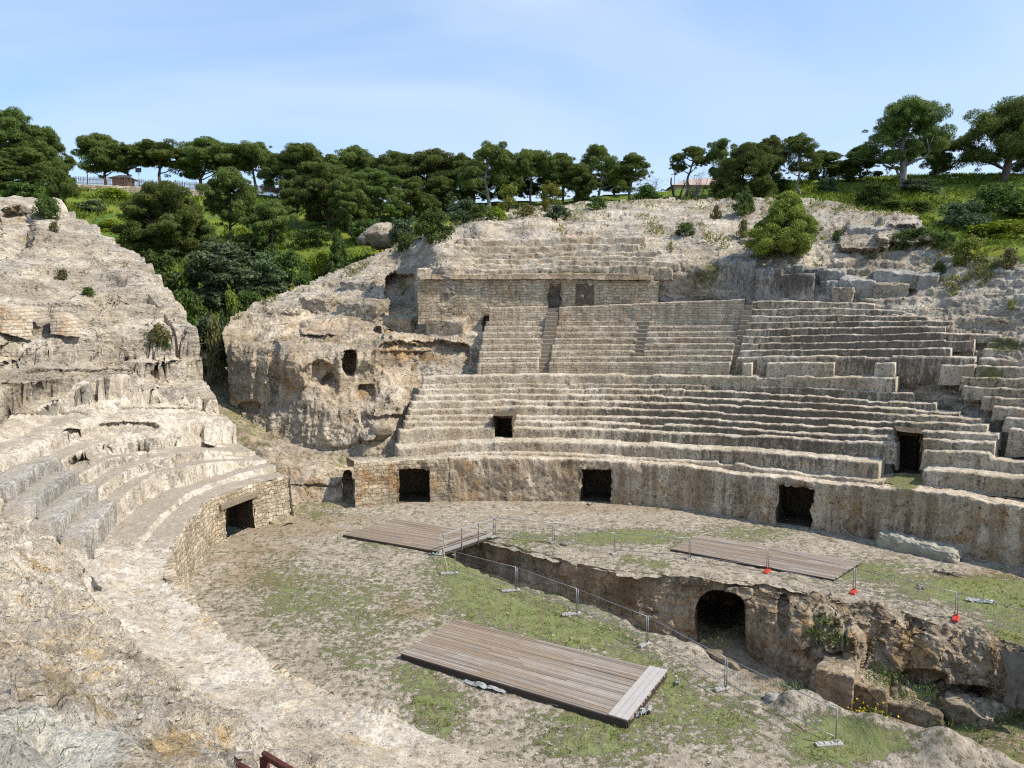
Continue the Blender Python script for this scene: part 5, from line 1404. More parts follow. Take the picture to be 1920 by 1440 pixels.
def make_shrub(seed, H, W, leaf, name='shrub', lsize=.17, n=20, tall=False, dens=1.0):
    rg = np.random.default_rng(seed)
    root = thing(name, 'shrub', 'shrub', (0, 0, -500))
    cen, rad = [], []
    for i in range(n):
        f = rg.random() ** (.8 if not tall else .9)
        w = W / 2 * np.sqrt(max(.08, 1 - (f * .95) ** 2)); th = rg.random() * 2 * pi; q = w * rg.random() ** .5 * .75
        pr = W * (.09 + .15 * rg.random() ** 1.5)
        cen.append((q * cos(th), q * sin(th), max(pr * .35, H * f * .85))); rad.append((pr, pr, pr * .8))
    cen, rad = np.array(cen), np.array(rad)
    npl = int(np.clip(400 * dens * (rad[:, 0].mean() / lsize) ** 2 / 14, 60, 500))
    V, Q, C = leaves(rg, cen, rad, npl, lsize, .5, .5, .45)
    k = rg.integers(0, n, 60); V2, Q2, C2 = leaves(rg, cen[k] + rg.normal(size=(60, 3)) * rad[k] * .9, rad[k] * .35, max(12, npl // 10), lsize, .4, .6, .2)
    V = np.concatenate([V, V2]); Q = np.concatenate([Q, Q2 + 4 * len(Q)]); C = np.concatenate([C, C2])
    link('foliage', raw_mesh('foliage', V, [Q], C, None, False), leaf, root)
    mb = MB()
    for i in range(6):
        c = cen[rg.integers(0, n)]
        mb.tube(bendy(rg, (rg.normal() * .06 * W, rg.normal() * .06 * W, -.3), c, 5, .2), np.linspace(.03 * W ** .5, .01, 5), 5)
    st = mb.build('stem', M['bark'], root, smooth=True)
    co_ = np.empty(len(st.data.vertices) * 3, np.float32); st.data.vertices.foreach_get('co', co_)
    co_ = co_.reshape(-1, 3); co_[:, 2] -= 500; st.data.vertices.foreach_set('co', co_.ravel()); st.data.update()
    root['H'] = H; root['W'] = W
    return root

def make_twigs(seed, H, W, name='bare_bush'):
    rg = np.random.default_rng(seed); root = thing(name, 'bare bush', 'shrub', (0, 0, -500)); mb = MB()
    for i in range(16):
        th = rg.random() * 2 * pi; e = np.array([cos(th) * W * .5 * rg.random() ** .5, sin(th) * W * .5 * rg.random() ** .5, H * (.6 + .4 * rg.random())])
        p = bendy(rg, (0, 0, -.2), e, 7, .25); mb.tube(p, np.linspace(.035, .010, 7), 4, cap=False)
        for j in range(5):
            a = p[rg.integers(2, 7)]; b = a + np.array([rg.normal() * .25 * W, rg.normal() * .25 * W, H * .22 * rg.random()])
            mb.tube(bendy(rg, a, b, 4, .25), np.linspace(.014, .006, 4), 3, cap=False)
    o = mb.build('branch', M['twig'], root)
    co_ = np.empty(len(o.data.vertices) * 3, np.float32); o.data.vertices.foreach_get('co', co_)
    co_ = co_.reshape(-1, 3); co_[:, 2] -= 500; o.data.vertices.foreach_set('co', co_.ravel()); o.data.update()
    root['H'] = H; root['W'] = W
    return root

PRO = {
 'umb': [make_tree(11, 8, 8.4, 'umb'), make_tree(12, 8, 7.6, 'umb')],
 'umb_s': [make_tree(21, 6.5, 5.6, 'umb_s'), make_tree(22, 6.5, 5.4, 'umb_s')],
 'tall': [make_tree(31, 9, 8.0, 'tall', bark=M['palebark'])],
 'slim': [make_tree(41, 8, 6.4, 'slim', bark=M['palebark'])],
 'dense': [make_tree(51, 8.5, 7.6, 'dense'), make_tree(52, 8.5, 8.2, 'dense'), make_tree(53, 8.5, 7.2, 'dense')],
 'low': [make_tree(61, 8.5, 8.5, 'low'), make_tree(62, 8, 7.6, 'low')],
 'round': [make_tree(91, 8, 7.6, 'round'), make_tree(92, 8, 7.0, 'round')],
 'big': [make_tree(71, 11, 10.6, 'big', bark=M['palebark']), make_tree(72, 11, 13.0, 'big')],
 'young': [make_tree(81, 6.2, 6.6, 'young', leaf=M['pine_light'], lsize=.30), make_tree(82, 5, 3.4, 'young', leaf=M['shrub'], lsize=.3)],
 'sh': [make_shrub(101, 2.0, 3.0, M['shrub']), make_shrub(102, 2.0, 3.2, M['shrub'])],
 'ol': [make_shrub(111, 2.0, 3.0, M['shrub_olive']), make_shrub(112, 5.0, 4.6, M['shrub_olive'], n=30, tall=True, lsize=.28)],
 'ye': [make_shrub(121, 1.8, 3.0, M['shrub_yellow'])],
 'pi': [make_shrub(131, 2.4, 2.6, M['pine_light'], n=18)],
 'dr': [make_shrub(141, 1.4, 2.2, M['drygrass'], dens=.5)],
 'tw': [make_twigs(151, 2.4, 2.8)],
}
USED = set()
def plant(kind, i, px, top, base, wpx, D, label, group, cat=None, rock=False, rot=None, pale=False):
    src = PRO[kind][i % len(PRO[kind])]
    if rock:
        D = rockD(px, base) + .5 if D is None else D
        p = at(px, base, D); z = p[2] - .12
    else:
        p = at(px, base, D); z = hill_z(p[0], p[1]) - .1
    H = max(z_for(top, D) - z, .4); Wd = wpx * D / F
    if src.name in USED: o = copy_tree(src)
    else: o = src; USED.add(src.name)
    sx = Wd / src['W']; sz = H / src['H']
    o.location = (p[0], p[1], z); o.scale = (sx, sx, sz)
    o.rotation_euler = (0, 0, random.random() * 2 * pi if rot is None else rot)
    tag(o, label, cat or ('tree' if kind in ('umb', 'umb_s', 'tall', 'slim', 'dense', 'low', 'big', 'young', 'round') else 'shrub'), group)
    return o

HILLT = 'pines along the hilltop'
for a in [
 ('dense', 0, 22, 208, 352, 115, 104, 'tallest dark pine at the left edge of the hilltop'),
 ('dense', 1, 92, 237, 354, 100, 107, 'broad dark pine touching the left end of the picket fence'),
 ('dense', 2, 55, 275, 352, 110, 99, 'bushy green pine in front of the tallest left edge pine'),
 ('dense', 0, -15, 295, 355, 110, 95, 'half cut off pine low at the left edge of the frame'),
 ('round', 0, 195, 254, 352, 124, 121, 'first umbrella pine behind the brown stretch of picket fence'),
 ('umb', 1, 246, 275, 354, 92, 122, 'small umbrella pine over the dark red hut'),
 ('umb', 1, 302, 267, 358, 116, 121, 'umbrella pine right of the hut with a curved trunk against the sky'),
 ('round', 1, 372, 256, 362, 132, 123, 'widest umbrella pine behind the middle of the picket fence'),
 ('umb', 1, 428, 275, 366, 100, 121, 'flat topped umbrella pine near the right end of the picket fence'),
 ('umb', 0, 484, 272, 370, 106, 122, 'last umbrella pine of the fence row, bare trunks against the sky'),
 ('dense', 1, 578, 269, 378, 118, 116, 'dense round pine just right of the fence row'),
 ('dense', 2, 660, 276, 388, 98, 114, 'dark pine with a flat crown in the middle of the hilltop grove'),
 ('dense', 0, 700, 296, 395, 70, 112, 'narrow dark pine in the dip of the grove skyline'),
 ('dense', 1, 745, 282, 398, 104, 110, 'round pine left of the highest crown in the central grove'),
 ('dense', 2, 802, 282, 396, 124, 109, 'broad domed pine at the centre of the grove skyline'),
 ('dense', 0, 860, 292, 394, 74, 108, 'dark pine left of the pale forked pine'),
 ('tall', 0, 916, 267, 384, 112, 105, 'tall pine with a pale forked trunk above the shrubby ridge'),
 ('round', 1, 958, 283, 380, 70, 111, 'thin crowned pine leaning right of the pale forked pine'),
 ('umb', 0, 994, 284, 380, 80, 107, 'pine with curved bare branches behind two round shrubs'),
 ('round', 0, 1054, 289, 376, 96, 109, 'low domed pine right of the two round shrubs'),
 ('dense', 1, 1090, 306, 376, 86, 106, 'dark bushy pine under the twin crowned pines'),
 ('tall', 0, 1122, 272, 376, 88, 108, 'left one of the two tall pines ending the central grove'),
 ('umb_s', 0, 1180, 287, 372, 84, 105, 'rounded pine at the right end of the central grove'),
 ('umb_s', 1, 1287, 275, 364, 80, 104, 'lone small umbrella pine standing in the skyline gap'),
 ('tall', 0, 1352, 261, 384, 76, 101, 'slender pine with high crown left of the dark bushy pine'),
 ('low', 0, 1394, 272, 396, 118, 95, 'large dark bushy pine reaching down to the grass'),
 ('dense', 2, 1440, 253, 376, 62, 103, 'narrow pine rising behind the large dark bushy pine'),
 ('slim', 0, 1498, 249, 366, 98, 98, 'pine with a long bare white trunk on the grass'),
 ('dense', 1, 1546, 284, 362, 80, 104, 'dark sloping pine right of the white trunk pine'),
 ('dense', 0, 1612, 276, 362, 86, 103, 'low dark pine left of the largest hilltop pine'),
 ('big', 0, 1690, 183, 352, 158, 97, 'largest hilltop pine with thick bare grey limbs'),
 ('dense', 2, 1758, 246, 350, 78, 102, 'dark pine tucked right behind the largest hilltop pine'),
 ('big', 1, 1878, 188, 346, 196, 98, 'wide spreading pine near the right edge of the hilltop'),
 ('dense', 1, 1950, 235, 350, 120, 103, 'dark pine cut off by the right edge of the frame'),
 ('dense', 0, 890, 300, 384, 90, 114, 'shaded pine filling the gap behind the pale forked pine'),
 ('dense', 2, 1020, 300, 380, 90, 115, 'shaded pine behind the round shrubs on the ridge'),
 ('dense', 1, 1150, 305, 376, 90, 114, 'shaded pine between the two tall pines ending the grove'),
 ('dense', 0, 955, 302, 384, 80, 116, 'dark background pine behind the leaning thin crowned pine'),
 ('dense', 1, 530, 292, 380, 90, 118, 'background pine linking the fence row to the central grove'),
 ('dense', 2, 628, 288, 386, 90, 118, 'background pine at the top left of the central grove'),
]: plant(*a, HILLT)
SLOPET = 'pines on the green slope'
for a in [
 ('round', 0, 118, 300, 388, 66, 89, 'small pine with a leaning trunk on the bright green slope'),
 ('low', 1, 300, 342, 512, 158, 80, 'biggest rounded pine in the middle of the green slope'),
 ('low', 0, 372, 404, 500, 84, 82, 'lower bushy pine leaning against the biggest slope pine'),
 ('round', 0, 432, 317, 460, 118, 87, 'tall slope pine with an upright trunk on bright grass'),
 ('round', 1, 508, 377, 470, 98, 83, 'low spreading pine with two stems over dark grass'),
 ('round', 1, 554, 330, 414, 88, 95, 'airy pine with a thin trunk high on the slope'),
 ('dense', 0, 616, 308, 446, 110, 96, 'big clumpy pine at the left of the shaded grove'),
 ('dense', 1, 655, 330, 452, 96, 93, 'clumpy pine in front of the shaded grove'),
 ('dense', 2, 712, 316, 440, 104, 97, 'tall clumpy pine in the middle of the shaded grove'),
 ('dense', 0, 768, 335, 424, 84, 100, 'low dark pine at the right of the shaded grove'),
 ('dense', 1, 830, 330, 412, 84, 104, 'dark pine beside the shrubs on the ridge'),
]: plant(*a, SLOPET)
plant('young', 0, 1474, 358, 492, 148, None, 'lone yellow-green young pine standing on bare rock', None, rock=True, rot=.6)
plant('young', 1, 630, 427, 520, 54, 75.5, 'small slender green tree at the edge of the rocky hillside', None)

GUL = 'shrubs in the gully'
for a in [
 ('ol', 1, 415, 448, 610, 190, 72, 'large grey-green leafy bush filling the gully'),
 ('sh', 0, 298, 478, 580, 110, 71, 'dark green bush at the rim of the left rock'),
 ('sh', 1, 345, 545, 640, 110, 66, 'dark bush low in the gully beside the left rock'),
 ('ol', 1, 500, 470, 575, 100, 75, 'grey-green bush right of the large gully bush'),
 ('sh', 1, 545, 470, 560, 80, 77, 'dark green bush under the slope pines'),
 ('sh', 0, 470, 550, 620, 90, 70, 'shaded bush behind the cliff edge'),
 ('ol', 0, 395, 585, 680, 100, 63, 'shaded dark bush at the bottom of the gully'),
 ('ye', 0, 600, 475, 520, 60, 77, 'yellow-green bush beside the slender green tree'),
 ('sh', 1, 570, 510, 560, 50, 74, 'small bush on the rim above the cliff'),
 ('pi', 0, 435, 535, 590, 36, 68, 'bright green upright shoot in front of the gully bush'),
 ('ye', 0, 236, 462, 512, 80, 78, 'yellow-green shrub left of the gully, below the biggest slope pine'),
 ('tw', 0, 388, 640, 735, 70, 60.5, 'tangle of bare twigs in the cleft between left rock and cliff'),
 ('dr', 0, 400, 600, 650, 50, 61.5, 'brown dry bush hanging in the shaded cleft'),
 ('ye', 0, 205, 412, 446, 56, 87, 'yellow-green bush on the bright slope'),
 ('ol', 0, 175, 374, 398, 60, 96, 'pale grey-green bush under the fence'),
 ('ye', 0, 215, 352, 378, 70, 104, 'yellow flowering bush below the fence wall'),
 ('sh', 0, 50, 345, 400, 100, 92, 'low green scrub under the left edge pines'),
 ('sh', 1, 470, 440, 500, 100, 82, 'dark scrub under the spreading pine'),
 ('sh', 1, 590, 430, 478, 90, 88, 'dark scrub under the clumpy pines'),
 ('sh', 0, 690, 415, 455, 90, 90, 'dark scrub at the foot of the grove'),
]: plant(*a, GUL)
RID = 'shrubs on the rocky ridge'
for a in [
 ('sh', 0, 815, 398, 452, 96, None, 'dark green shrub clump on the ridge left of the top seats'),
 ('ol', 0, 758, 408, 450, 70, None, 'grey-green shrub left of the ridge clump'),
 ('sh', 1, 762, 440, 470, 44, None, 'small shrub low on the ridge'),
 ('ol', 0, 868, 372, 412, 84, None, 'broad shrub under the dark pines on the ridge'),
 ('sh', 1, 900, 385, 412, 60, None, 'low green shrub left of the round shrub'),
 ('pi', 0, 955, 342, 392, 46, None, 'left round olive shrub on the ridge'),
 ('pi', 0, 1029, 337, 394, 54, None, 'taller right round olive shrub on the ridge'),
 ('dr', 0, 985, 385, 405, 60, None, 'dry grassy tuft between the round shrubs'),
 ('ol', 0, 1045, 383, 408, 60, None, 'low bush at the foot of the taller round shrub'),
 ('sh', 0, 1118, 370, 392, 46, None, 'spiky green clump on the rock edge'),
 ('ye', 0, 935, 390, 412, 40, None, 'small yellow-green bush on the ridge rock'),
 ('sh', 1, 1285, 418, 440, 52, None, 'flat dark bush on bare rock left of the lone pine'),
 ('sh', 0, 1393, 362, 404, 54, None, 'round bush beside the large bushy pine'),
 ('dr', 0, 1342, 385, 412, 26, None, 'thin dry bush on pale rock'),
 ('dr', 0, 1392, 412, 446, 30, None, 'sparse dry bush above the quarried grey rock'),
 ('tw', 0, 1575, 408, 440, 56, None, 'bare brown bush right of the lone pine'),
 ('sh', 1, 1570, 432, 450, 22, None, 'small green bush on rock right of the lone pine'),
 ('sh', 0, 1640, 344, 396, 80, 91, 'dark bush at the left of the right slope shrubs'),
 ('sh', 1, 1720, 378, 400, 60, 88, 'mid green bush below the largest hilltop pine'),
 ('ol', 0, 1722, 334, 370, 90, 95, 'grey-green scrub at the foot of the largest pine'),
 ('sh', 1, 1672, 376, 402, 80, 89, 'green mound in front of the dark bush'),
 ('ol', 0, 1552, 332, 356, 44, 98, 'whitish shrub by the skyline trees'),
 ('sh', 0, 1465, 336, 358, 60, 101, 'dark shrub behind the white trunk pine'),
 ('ol', 0, 1800, 376, 440, 110, 83, 'grey-green shrub mass on the right slope'),
 ('ye', 0, 1868, 415, 470, 140, 79, 'bright yellow-green shrub mound on the right slope'),
 ('pi', 0, 1812, 438, 496, 74, None, 'rounded green bush on the rock edge at right'),
 ('sh', 1, 1718, 428, 464, 100, None, 'dark green bush behind the long rock step'),
 ('sh', 0, 1768, 438, 470, 60, None, 'small dark bush between the two larger right bushes'),
 ('sh', 1, 1870, 345, 400, 130, 86, 'large green shrub below the wide spreading pine'),
 ('sh', 0, 1920, 375, 420, 100, 84, 'green shrub at the right frame edge'),
 ('dr', 0, 1890, 465, 505, 50, None, 'scruffy grey bush low on the right slope'),
 ('sh', 1, 1760, 490, 520, 26, None, 'small bush over the right rock blocks'),
 ('tw', 0, 1218, 330, 366, 60, 104, 'bare twiggy bush on the skyline'),
 ('tw', 0, 1306, 322, 362, 60, 101, 'bare branched bush under the lone umbrella pine'),
 ('sh', 0, 1210, 348, 368, 60, 103, 'low dark bush below the skyline twigs'),
 ('dr', 0, 108, 515, 530, 36, None, 'tuft'),
]:
    if a[-1] == 'tuft': continue
    plant(*a, RID, rock=a[6] is None)
# bushes rooted in the left rock
def near_at(px, py):
    x, y = proj(P0[::3, ::3]); d = (x - px) ** 2 + (y - py) ** 2
    d = d + 1e4 * (P0[::3, ::3, 1] < 4)
    i = np.unravel_index(np.argmin(d), d.shape); return P0[::3, ::3][i]
LR = 'bushes rooted in the left rock'
for px, py, wpx, hpx, kd, lb in [(166, 552, 28, 16, 'sh', 'small olive bush on the pale left rock slope'), (305, 640, 50, 36, 'dr', 'dry bush near the gully edge of the left rock'), (112, 528, 34, 22, 'dr', 'dry tuft on grey rock above the small olive bush'),
                            (85, 405, 60, 40, 'sh', 'dark bush growing on the top of the left rock'), (98, 438, 26, 20, 'dr', 'small dry tuft near the orange rock hollow'), (235, 530, 36, 40, 'tw', 'leafless bush on the rim of the left rock'), (318, 655, 24, 22, 'sh', 'green tuft hanging near the gully edge')]:
    p = near_at(px, py); D = p[1]; src = PRO[kd][0]; o = copy_tree(src)
    o.location = (p[0], p[1], p[2] - .1); sx = wpx * D / F / src['W']; o.scale = (sx, sx, hpx * D / F / src['H']); o.rotation_euler = (0, 0, random.random() * 6)
    tag(o, lb, 'shrub', LR)
for k, L in PRO.items():
    for o in L:
        if o.name not in USED and o.location.z < -400:
            for ch in list(o.children): bpy.data.objects.remove(ch)
            bpy.data.objects.remove(o)

# ---------------- grass as ground cover
def blades(P, h, w, rg, lean=.4):
    n = len(P); th = rg.random(n) * 2 * pi; d = np.stack([np.cos(th), np.sin(th), 0 * th], 1); h = h * (.5 + rg.random(n))[:, None]
    tip = P + np.stack([rg.normal(size=n) * lean, rg.normal(size=n) * lean, np.ones(n)], 1) * h
    V = np.stack([P - d * w, P + d * w, tip], 1).reshape(-1, 3); C = np.zeros((3 * n, 4)); C[:, 0] = np.repeat(rg.random(n), 3); C[:, 3] = 1
    return V, np.arange(3 * n).reshape(n, 3), C
rg = np.random.default_rng(5)
hx = rg.uniform(-80, 105, 130000); hy = rg.uniform(60, 112, 130000); hz = fz(np.stack([hx, hy], -1)) 
Hp = np.stack([hx, hy, hz], -1); X_, Y_ = proj(Hp)
cl = fbm(Hp * [1, 1, 0], 3.0, 3, 401)
ok = (X_ > -40) & (X_ < 1960) & (cl > -.12) & ((X_ < 760) | (X_ > 1290)) & (Y_ > 320) & (Y_ < 560)
Hp = Hp[ok]
V, T, C = blades(Hp, .42, .16, rg, .5)
tag(link('hill_grass', raw_mesh('hill_grass', V, [T], C, None, False), M['grassblade']), 'bright spring grass covering the hillside behind the ruins', 'grass', kind='stuff')
# turf in the arena
gx_ = rg.uniform(330, 1920, 60000); gy_ = rg.uniform(920, 1440, 60000); Gp = on_z(gx_, gy_, 0)
m_ = blobs(Gp, GREEN) * .75 + .25 * fbm(Gp, 1.0, 4, 402) + .5 * fbm(Gp, .35, 3, 403) - .36
ne_y = np.interp(gx_, [a for a, _ in NE], [b for _, b in NE]); fe_y = np.interp(gx_, [a for a, _ in FE], [b for _, b in FE])
ok = (m_ > .02) & ((gx_ < 850) | (gy_ > ne_y + 10) | (gy_ < fe_y - 6)) & (NEAR.s[0] >= 0)
Gp = Gp[ok]; Gp[:, 2] += -.01
V, T, C = blades(Gp, .075, .022, rg, .7)
tag(link('arena_grass', raw_mesh('arena_grass', V, [T], C, None, False), M['grassblade']), 'low patchy turf growing over the gravel arena floor', 'grass', kind='stuff')
# weeds in the trench and on its lip
wp = []
for px, py, D, n, s_ in [(1565, 1195, 30.6, 300, .5), (1655, 1265, 29.3, 260, .4), (1735, 1300, 28.2, 200, .4), (1545, 1165, 31, 160, .35), (1850, 1400, 26, 900, 1.0), (1780, 1390, 25.5, 300, .6), (1690, 1305, 27.5, 80, .2), (1350, 1205, 34, 120, .5), (1900, 1340, 27, 300, .6), (1525, 1185, 31, 120, .2), (1480, 1290, 24.6, 120, .25), (1640, 1345, 22.6, 160, .3)]:
    q = at(px, py, D); wp.append(q + rg.normal(size=(n, 3)) * [s_, s_ * .6, s_ * .35])
V, T, C = blades(np.concatenate(wp), .09, .03, rg, .9)
tag(link('trench_weeds', raw_mesh('trench_weeds', V, [T], C, None, False), M['shrub']), 'green weeds clinging to the trench rock', 'weeds', kind='stuff')
fl = []
for px, py, n, s_ in [(1640, 1345, 46, .35), (1680, 1368, 22, .25), (1610, 1335, 14, .2)]:
    q = at(px, py, 22.6); fl.append(q + rg.normal(size=(n, 3)) * [s_, s_ * .5, .16])
fl = np.concatenate(fl); V, Q, C = leaves(rg, fl, np.full((len(fl), 3), .03), 5, .06, .8)
tag(link('yellow_flowers', raw_mesh('yellow_flowers', V, [Q], C, None, False), M['yellow']), 'small yellow wildflowers on the near lip of the trench', 'flowers', kind='stuff')

# ---------------- loose gravel and dry weeds
def pebbles(P, r, rg):
    b = np.array([(1, 0, 0), (-1, 0, 0), (0, 1, 0), (0, -1, 0), (0, 0, .7), (0, 0, -.5), (.6, .6, .4), (-.6, .6, .4), (.6, -.6, .4), (-.6, -.6, .4)], float)
    tri = np.array([(4, 6, 7), (4, 7, 9), (4, 9, 8), (4, 8, 6), (6, 0, 2), (6, 2, 7), (7, 2, 1), (7, 1, 9), (9, 1, 3), (9, 3, 8), (8, 3, 0), (8, 0, 6), (5, 2, 0), (5, 1, 2), (5, 3, 1), (5, 0, 3)])
    n = len(P); th = rg.random(n) * 2 * pi; sc = r * (.4 + 1.2 * rg.random(n) ** 2)
    V = b[None] * (1 + .45 * rg.normal(size=(n, 10, 1)).clip(-1, 1)) * sc[:, None, None] * np.stack([.7 + .6 * rg.random(n), np.ones(n), .5 + .5 * rg.random(n)], -1)[:, None]
    c, s = np.cos(th)[:, None], np.sin(th)[:, None]
    V = np.stack([V[..., 0] * c - V[..., 1] * s, V[..., 0] * s + V[..., 1] * c, V[..., 2]], -1) + P[:, None]
    T = (tri[None] + 10 * np.arange(n)[:, None, None]).reshape(-1, 3); V = V.reshape(-1, 3)
    return V, T
kk = rg.integers(0, P0.shape[0], 9000); jj = rg.integers(0, P0.shape[1], 9000); Q = P0[kk, jj]
xq, yq = proj(Q); ok = (xq > -20) & (xq < 1100) & (yq > 1040) & (yq < 1460) & (Q[:, 1] > 4) & (fbm(Q, 1.2, 3, 71) > .02)
Q = Q[ok][:1500]
V, T = pebbles(Q, .045, rg)
tag(link('loose_gravel', raw_mesh('loose_gravel', V, [T], stain(V, .3, .5), None, False), M['leftseat']), 'loose limestone chips scattered over the near rock slope', 'gravel', kind='stuff')
gx_ = rg.uniform(350, 1920, 9000); gy_ = rg.uniform(940, 1440, 9000); Gq = on_z(gx_, gy_, .0)
ne_y = np.interp(gx_, [a for a, _ in NE], [b for _, b in NE]); fe_y = np.interp(gx_, [a for a, _ in FE], [b for _, b in FE])
ok = ((gx_ < 850) | (gy_ > ne_y + 8) | (gy_ < fe_y - 5)) & (rg.random(9000) < .12)
V, T = pebbles(Gq[ok], .04, rg)
tag(link('arena_pebbles', raw_mesh('arena_pebbles', V, [T], stain(V, .3, .5), None, False), M['leftseat']), 'small pale pebbles strewn over the arena floor', 'gravel', kind='stuff')
wp = []
for px, py, n, s_ in [(95, 1165, 70, .16), (60, 1285, 120, .22), (235, 1335, 110, .2), (150, 1300, 80, .2), (455, 1378, 90, .18), (325, 1296, 90, .07), (560, 1360, 60, .15), (420, 1350, 50, .15), (40, 1330, 60, .2), (180, 1080, 30, .12), (690, 1350, 40, .12), (40, 905, 60, .25), (230, 1020, 30, .12)]:
    q = near_at(px, py); k = np.argsort(((P0[::2, ::2].reshape(-1, 3) - q) ** 2).sum(-1))[:400]
    c_ = P0[::2, ::2].reshape(-1, 3)[k]; d_ = np.linalg.norm(c_ - q, axis=1); c_ = c_[d_ < s_ * 1.8]
    wp.append(c_[rg.integers(0, len(c_), n)] + rg.normal(size=(n, 3)) * .03)
V, T, C = blades(np.concatenate(wp), .09, .006, rg, .9)
tag(link('dry_weeds', raw_mesh('dry_weeds', V, [T], C, None, False), M['drygrass']), 'thin dry weeds rooted in cracks of the near rock', 'weeds', kind='stuff')

# low scrub and dry grass in the cracks of the rocky hillside
sx_ = rg.uniform(440, 1900, 60000); sy_ = rg.uniform(372, 600, 60000)
cr_ = np.interp(sx_, [a for a, _ in crest], [b for _, b in crest]); lim = np.interp(sx_, [440, 760, 790, 1250, 1260, 1340, 1700, 1900], [600, 480, 440, 440, 520, 470, 540, 600])
Dq = 1 / hillD_f(np.stack([sx_, sy_], -1)); Sq = at(sx_, sy_, Dq)
ok = (sy_ > cr_ + 4) & (sy_ < lim) & (fbm(Sq, 2.2, 3, 77) + .35 * fbm(Sq, .6, 2, 78) + .35 * np.exp(-((sy_ - cr_) / 22) ** 2) > .27)
Sq = Sq[ok]
V, T, C = blades(Sq + [0, -.1, -.05], .30, .07, rg, .8)
tag(link('rock_scrub', raw_mesh('rock_scrub', V, [T], C, None, False), M['drygrass']), 'dry grass and low scrub in the cracks of the rocky hillside', 'scrub', kind='stuff')
# ---------------------------------------------------------------- wooden platforms
def v3(a, z): return np.array([a[0], a[1], z], float)

def platform(name, label, corners, z, nb, along=0, lip=None, thick=.22, stains=(), group='wooden platforms on the arena floor'):
    """corners: four picture points of the top, in order a (left) b (back) c (right) d (front); boards run a->d direction or b->a"""
    c = [on_z(px, py, z)[:2] for px, py in corners]
    a, b, cc_, d = c
    root = thing(name, label, 'platform', (*(sum(c) / 4), 0), group)
    # boards run along a->d (long), stacked from front edge (a-d) to back edge (b-c)
    mb = MB(); rg = np.random.default_rng(len(label))
    for i in range(nb):
        f0, f1 = (i + .04) / nb, (i + .96) / nb
        cuts = [0] + sorted(rg.uniform(.15, .85, 2)) + [1.0] if i % 2 else [0, rg.uniform(.3, .7), 1.0]
        for t0, t1 in zip(cuts[:-1], cuts[1:]):
            jl = rg.normal() * .004
            e0 = (t0 if t0 > 0 else rg.normal() * .003); e1 = t1 - .0012 if t1 < 1 else 1 + rg.normal() * .003
            A = lambda t, f: (a * (1 - t) + d * t) * (1 - f) + (b * (1 - t) + cc_ * t) * f
            p00, p10, p11, p01 = A(e0, f0), A(e1, f0), A(e1, f1), A(e0, f1)
            ctr = (p00 + p10 + p11 + p01) / 4; ex = (p10 - p00 + p11 - p01) / 4; ey = (p01 - p00 + p11 - p10) / 4
            zt = z + jl + rg.normal() * .003
            st = .35 + .3 * rg.random()
            for sx_, sy_, r_, m_ in stains:
                q = on_z(sx_, sy_, z)[:2]; st += m_ * np.exp(-(np.linalg.norm(ctr - q) / r_) ** 2)
            mb.box(v3(ctr, zt - .02), v3(ex, rg.normal() * .003), v3(ey, 0), (0, 0, .02), col=(rg.random(), min(st, 1.2), 0, 1), bev=.006)
    mb.build('deck', M['deck'], root)
    fb = MB()
    def beam(p, q, h=.07, w=.04, zz=None):
        p, q = np.asarray(p), np.asarray(q); dd = (q - p) / 2; n = np.array([-dd[1], dd[0]]); n /= np.linalg.norm(n)
        fb.box(v3((p + q) / 2, (zz if zz is not None else z - .05 - h)), v3(dd, 0), v3(n * w, 0), (0, 0, h), col=(rg.random(), .4, 0, 1))
    inn = lambda p: p + (sum(c) / 4 - p) * .012
    for p, q in ((a, d), (d, cc_), (cc_, b), (b, a)): beam(inn(p), inn(q), thick / 2 - .03)
    for k in range(1, 9):
        t = k / 9; beam(a * (1 - t) + d * t, b * (1 - t) + cc_ * t, .05)
    fb.build('frame', M['deckframe'], root)
    return root, c

p1, c1 = platform('wooden_platform', 'brown wooden deck bridging the trench, with a railing on one side', [(642, 1002), (742, 972), (926, 1002), (828, 1035)], .16, 26, stains=[(780, 995, 2.5, .3)])
p2, c2 = platform('wooden_platform', 'large grey-brown slatted deck lying nearest on the arena grass', [(750, 1224), (853, 1162), (1252, 1258), (1178, 1352)], .26, 34, stains=[(930, 1205, 1.1, .75), (1000, 1245, 1.2, .4)], thick=.26)
p3, c3 = platform('wooden_platform', 'far brown deck between the fence and the right podium wall', [(1258, 1029), (1312, 1003), (1615, 1053), (1564, 1086)], .14, 24, stains=[(1400, 1035, 2, .3)])
# wide cross board closing the near deck
mb = MB(); a, b, cc_, d = c2
for k in range(3):
    t0, t1 = .925 + k * .025, .948 + k * .025
    e = lambda t, f: (a * (1 - t) + d * t) * (1 - f) + (b * (1 - t) + cc_ * t) * f
    p = [e(t0, -.004), e(t1, -.004), e(t1, 1.004), e(t0, 1.004)]
    mb.box(v3(sum(p) / 4, .283), v3((p[3] - p[0]) / 2, 0), v3((p[1] - p[0]) / 2, 0), (0, 0, .018), col=(.9, .2, 0, 1), bev=.005)
tag(mb.build('end_board', M['railwood'], p2), 'pale grey end boards')
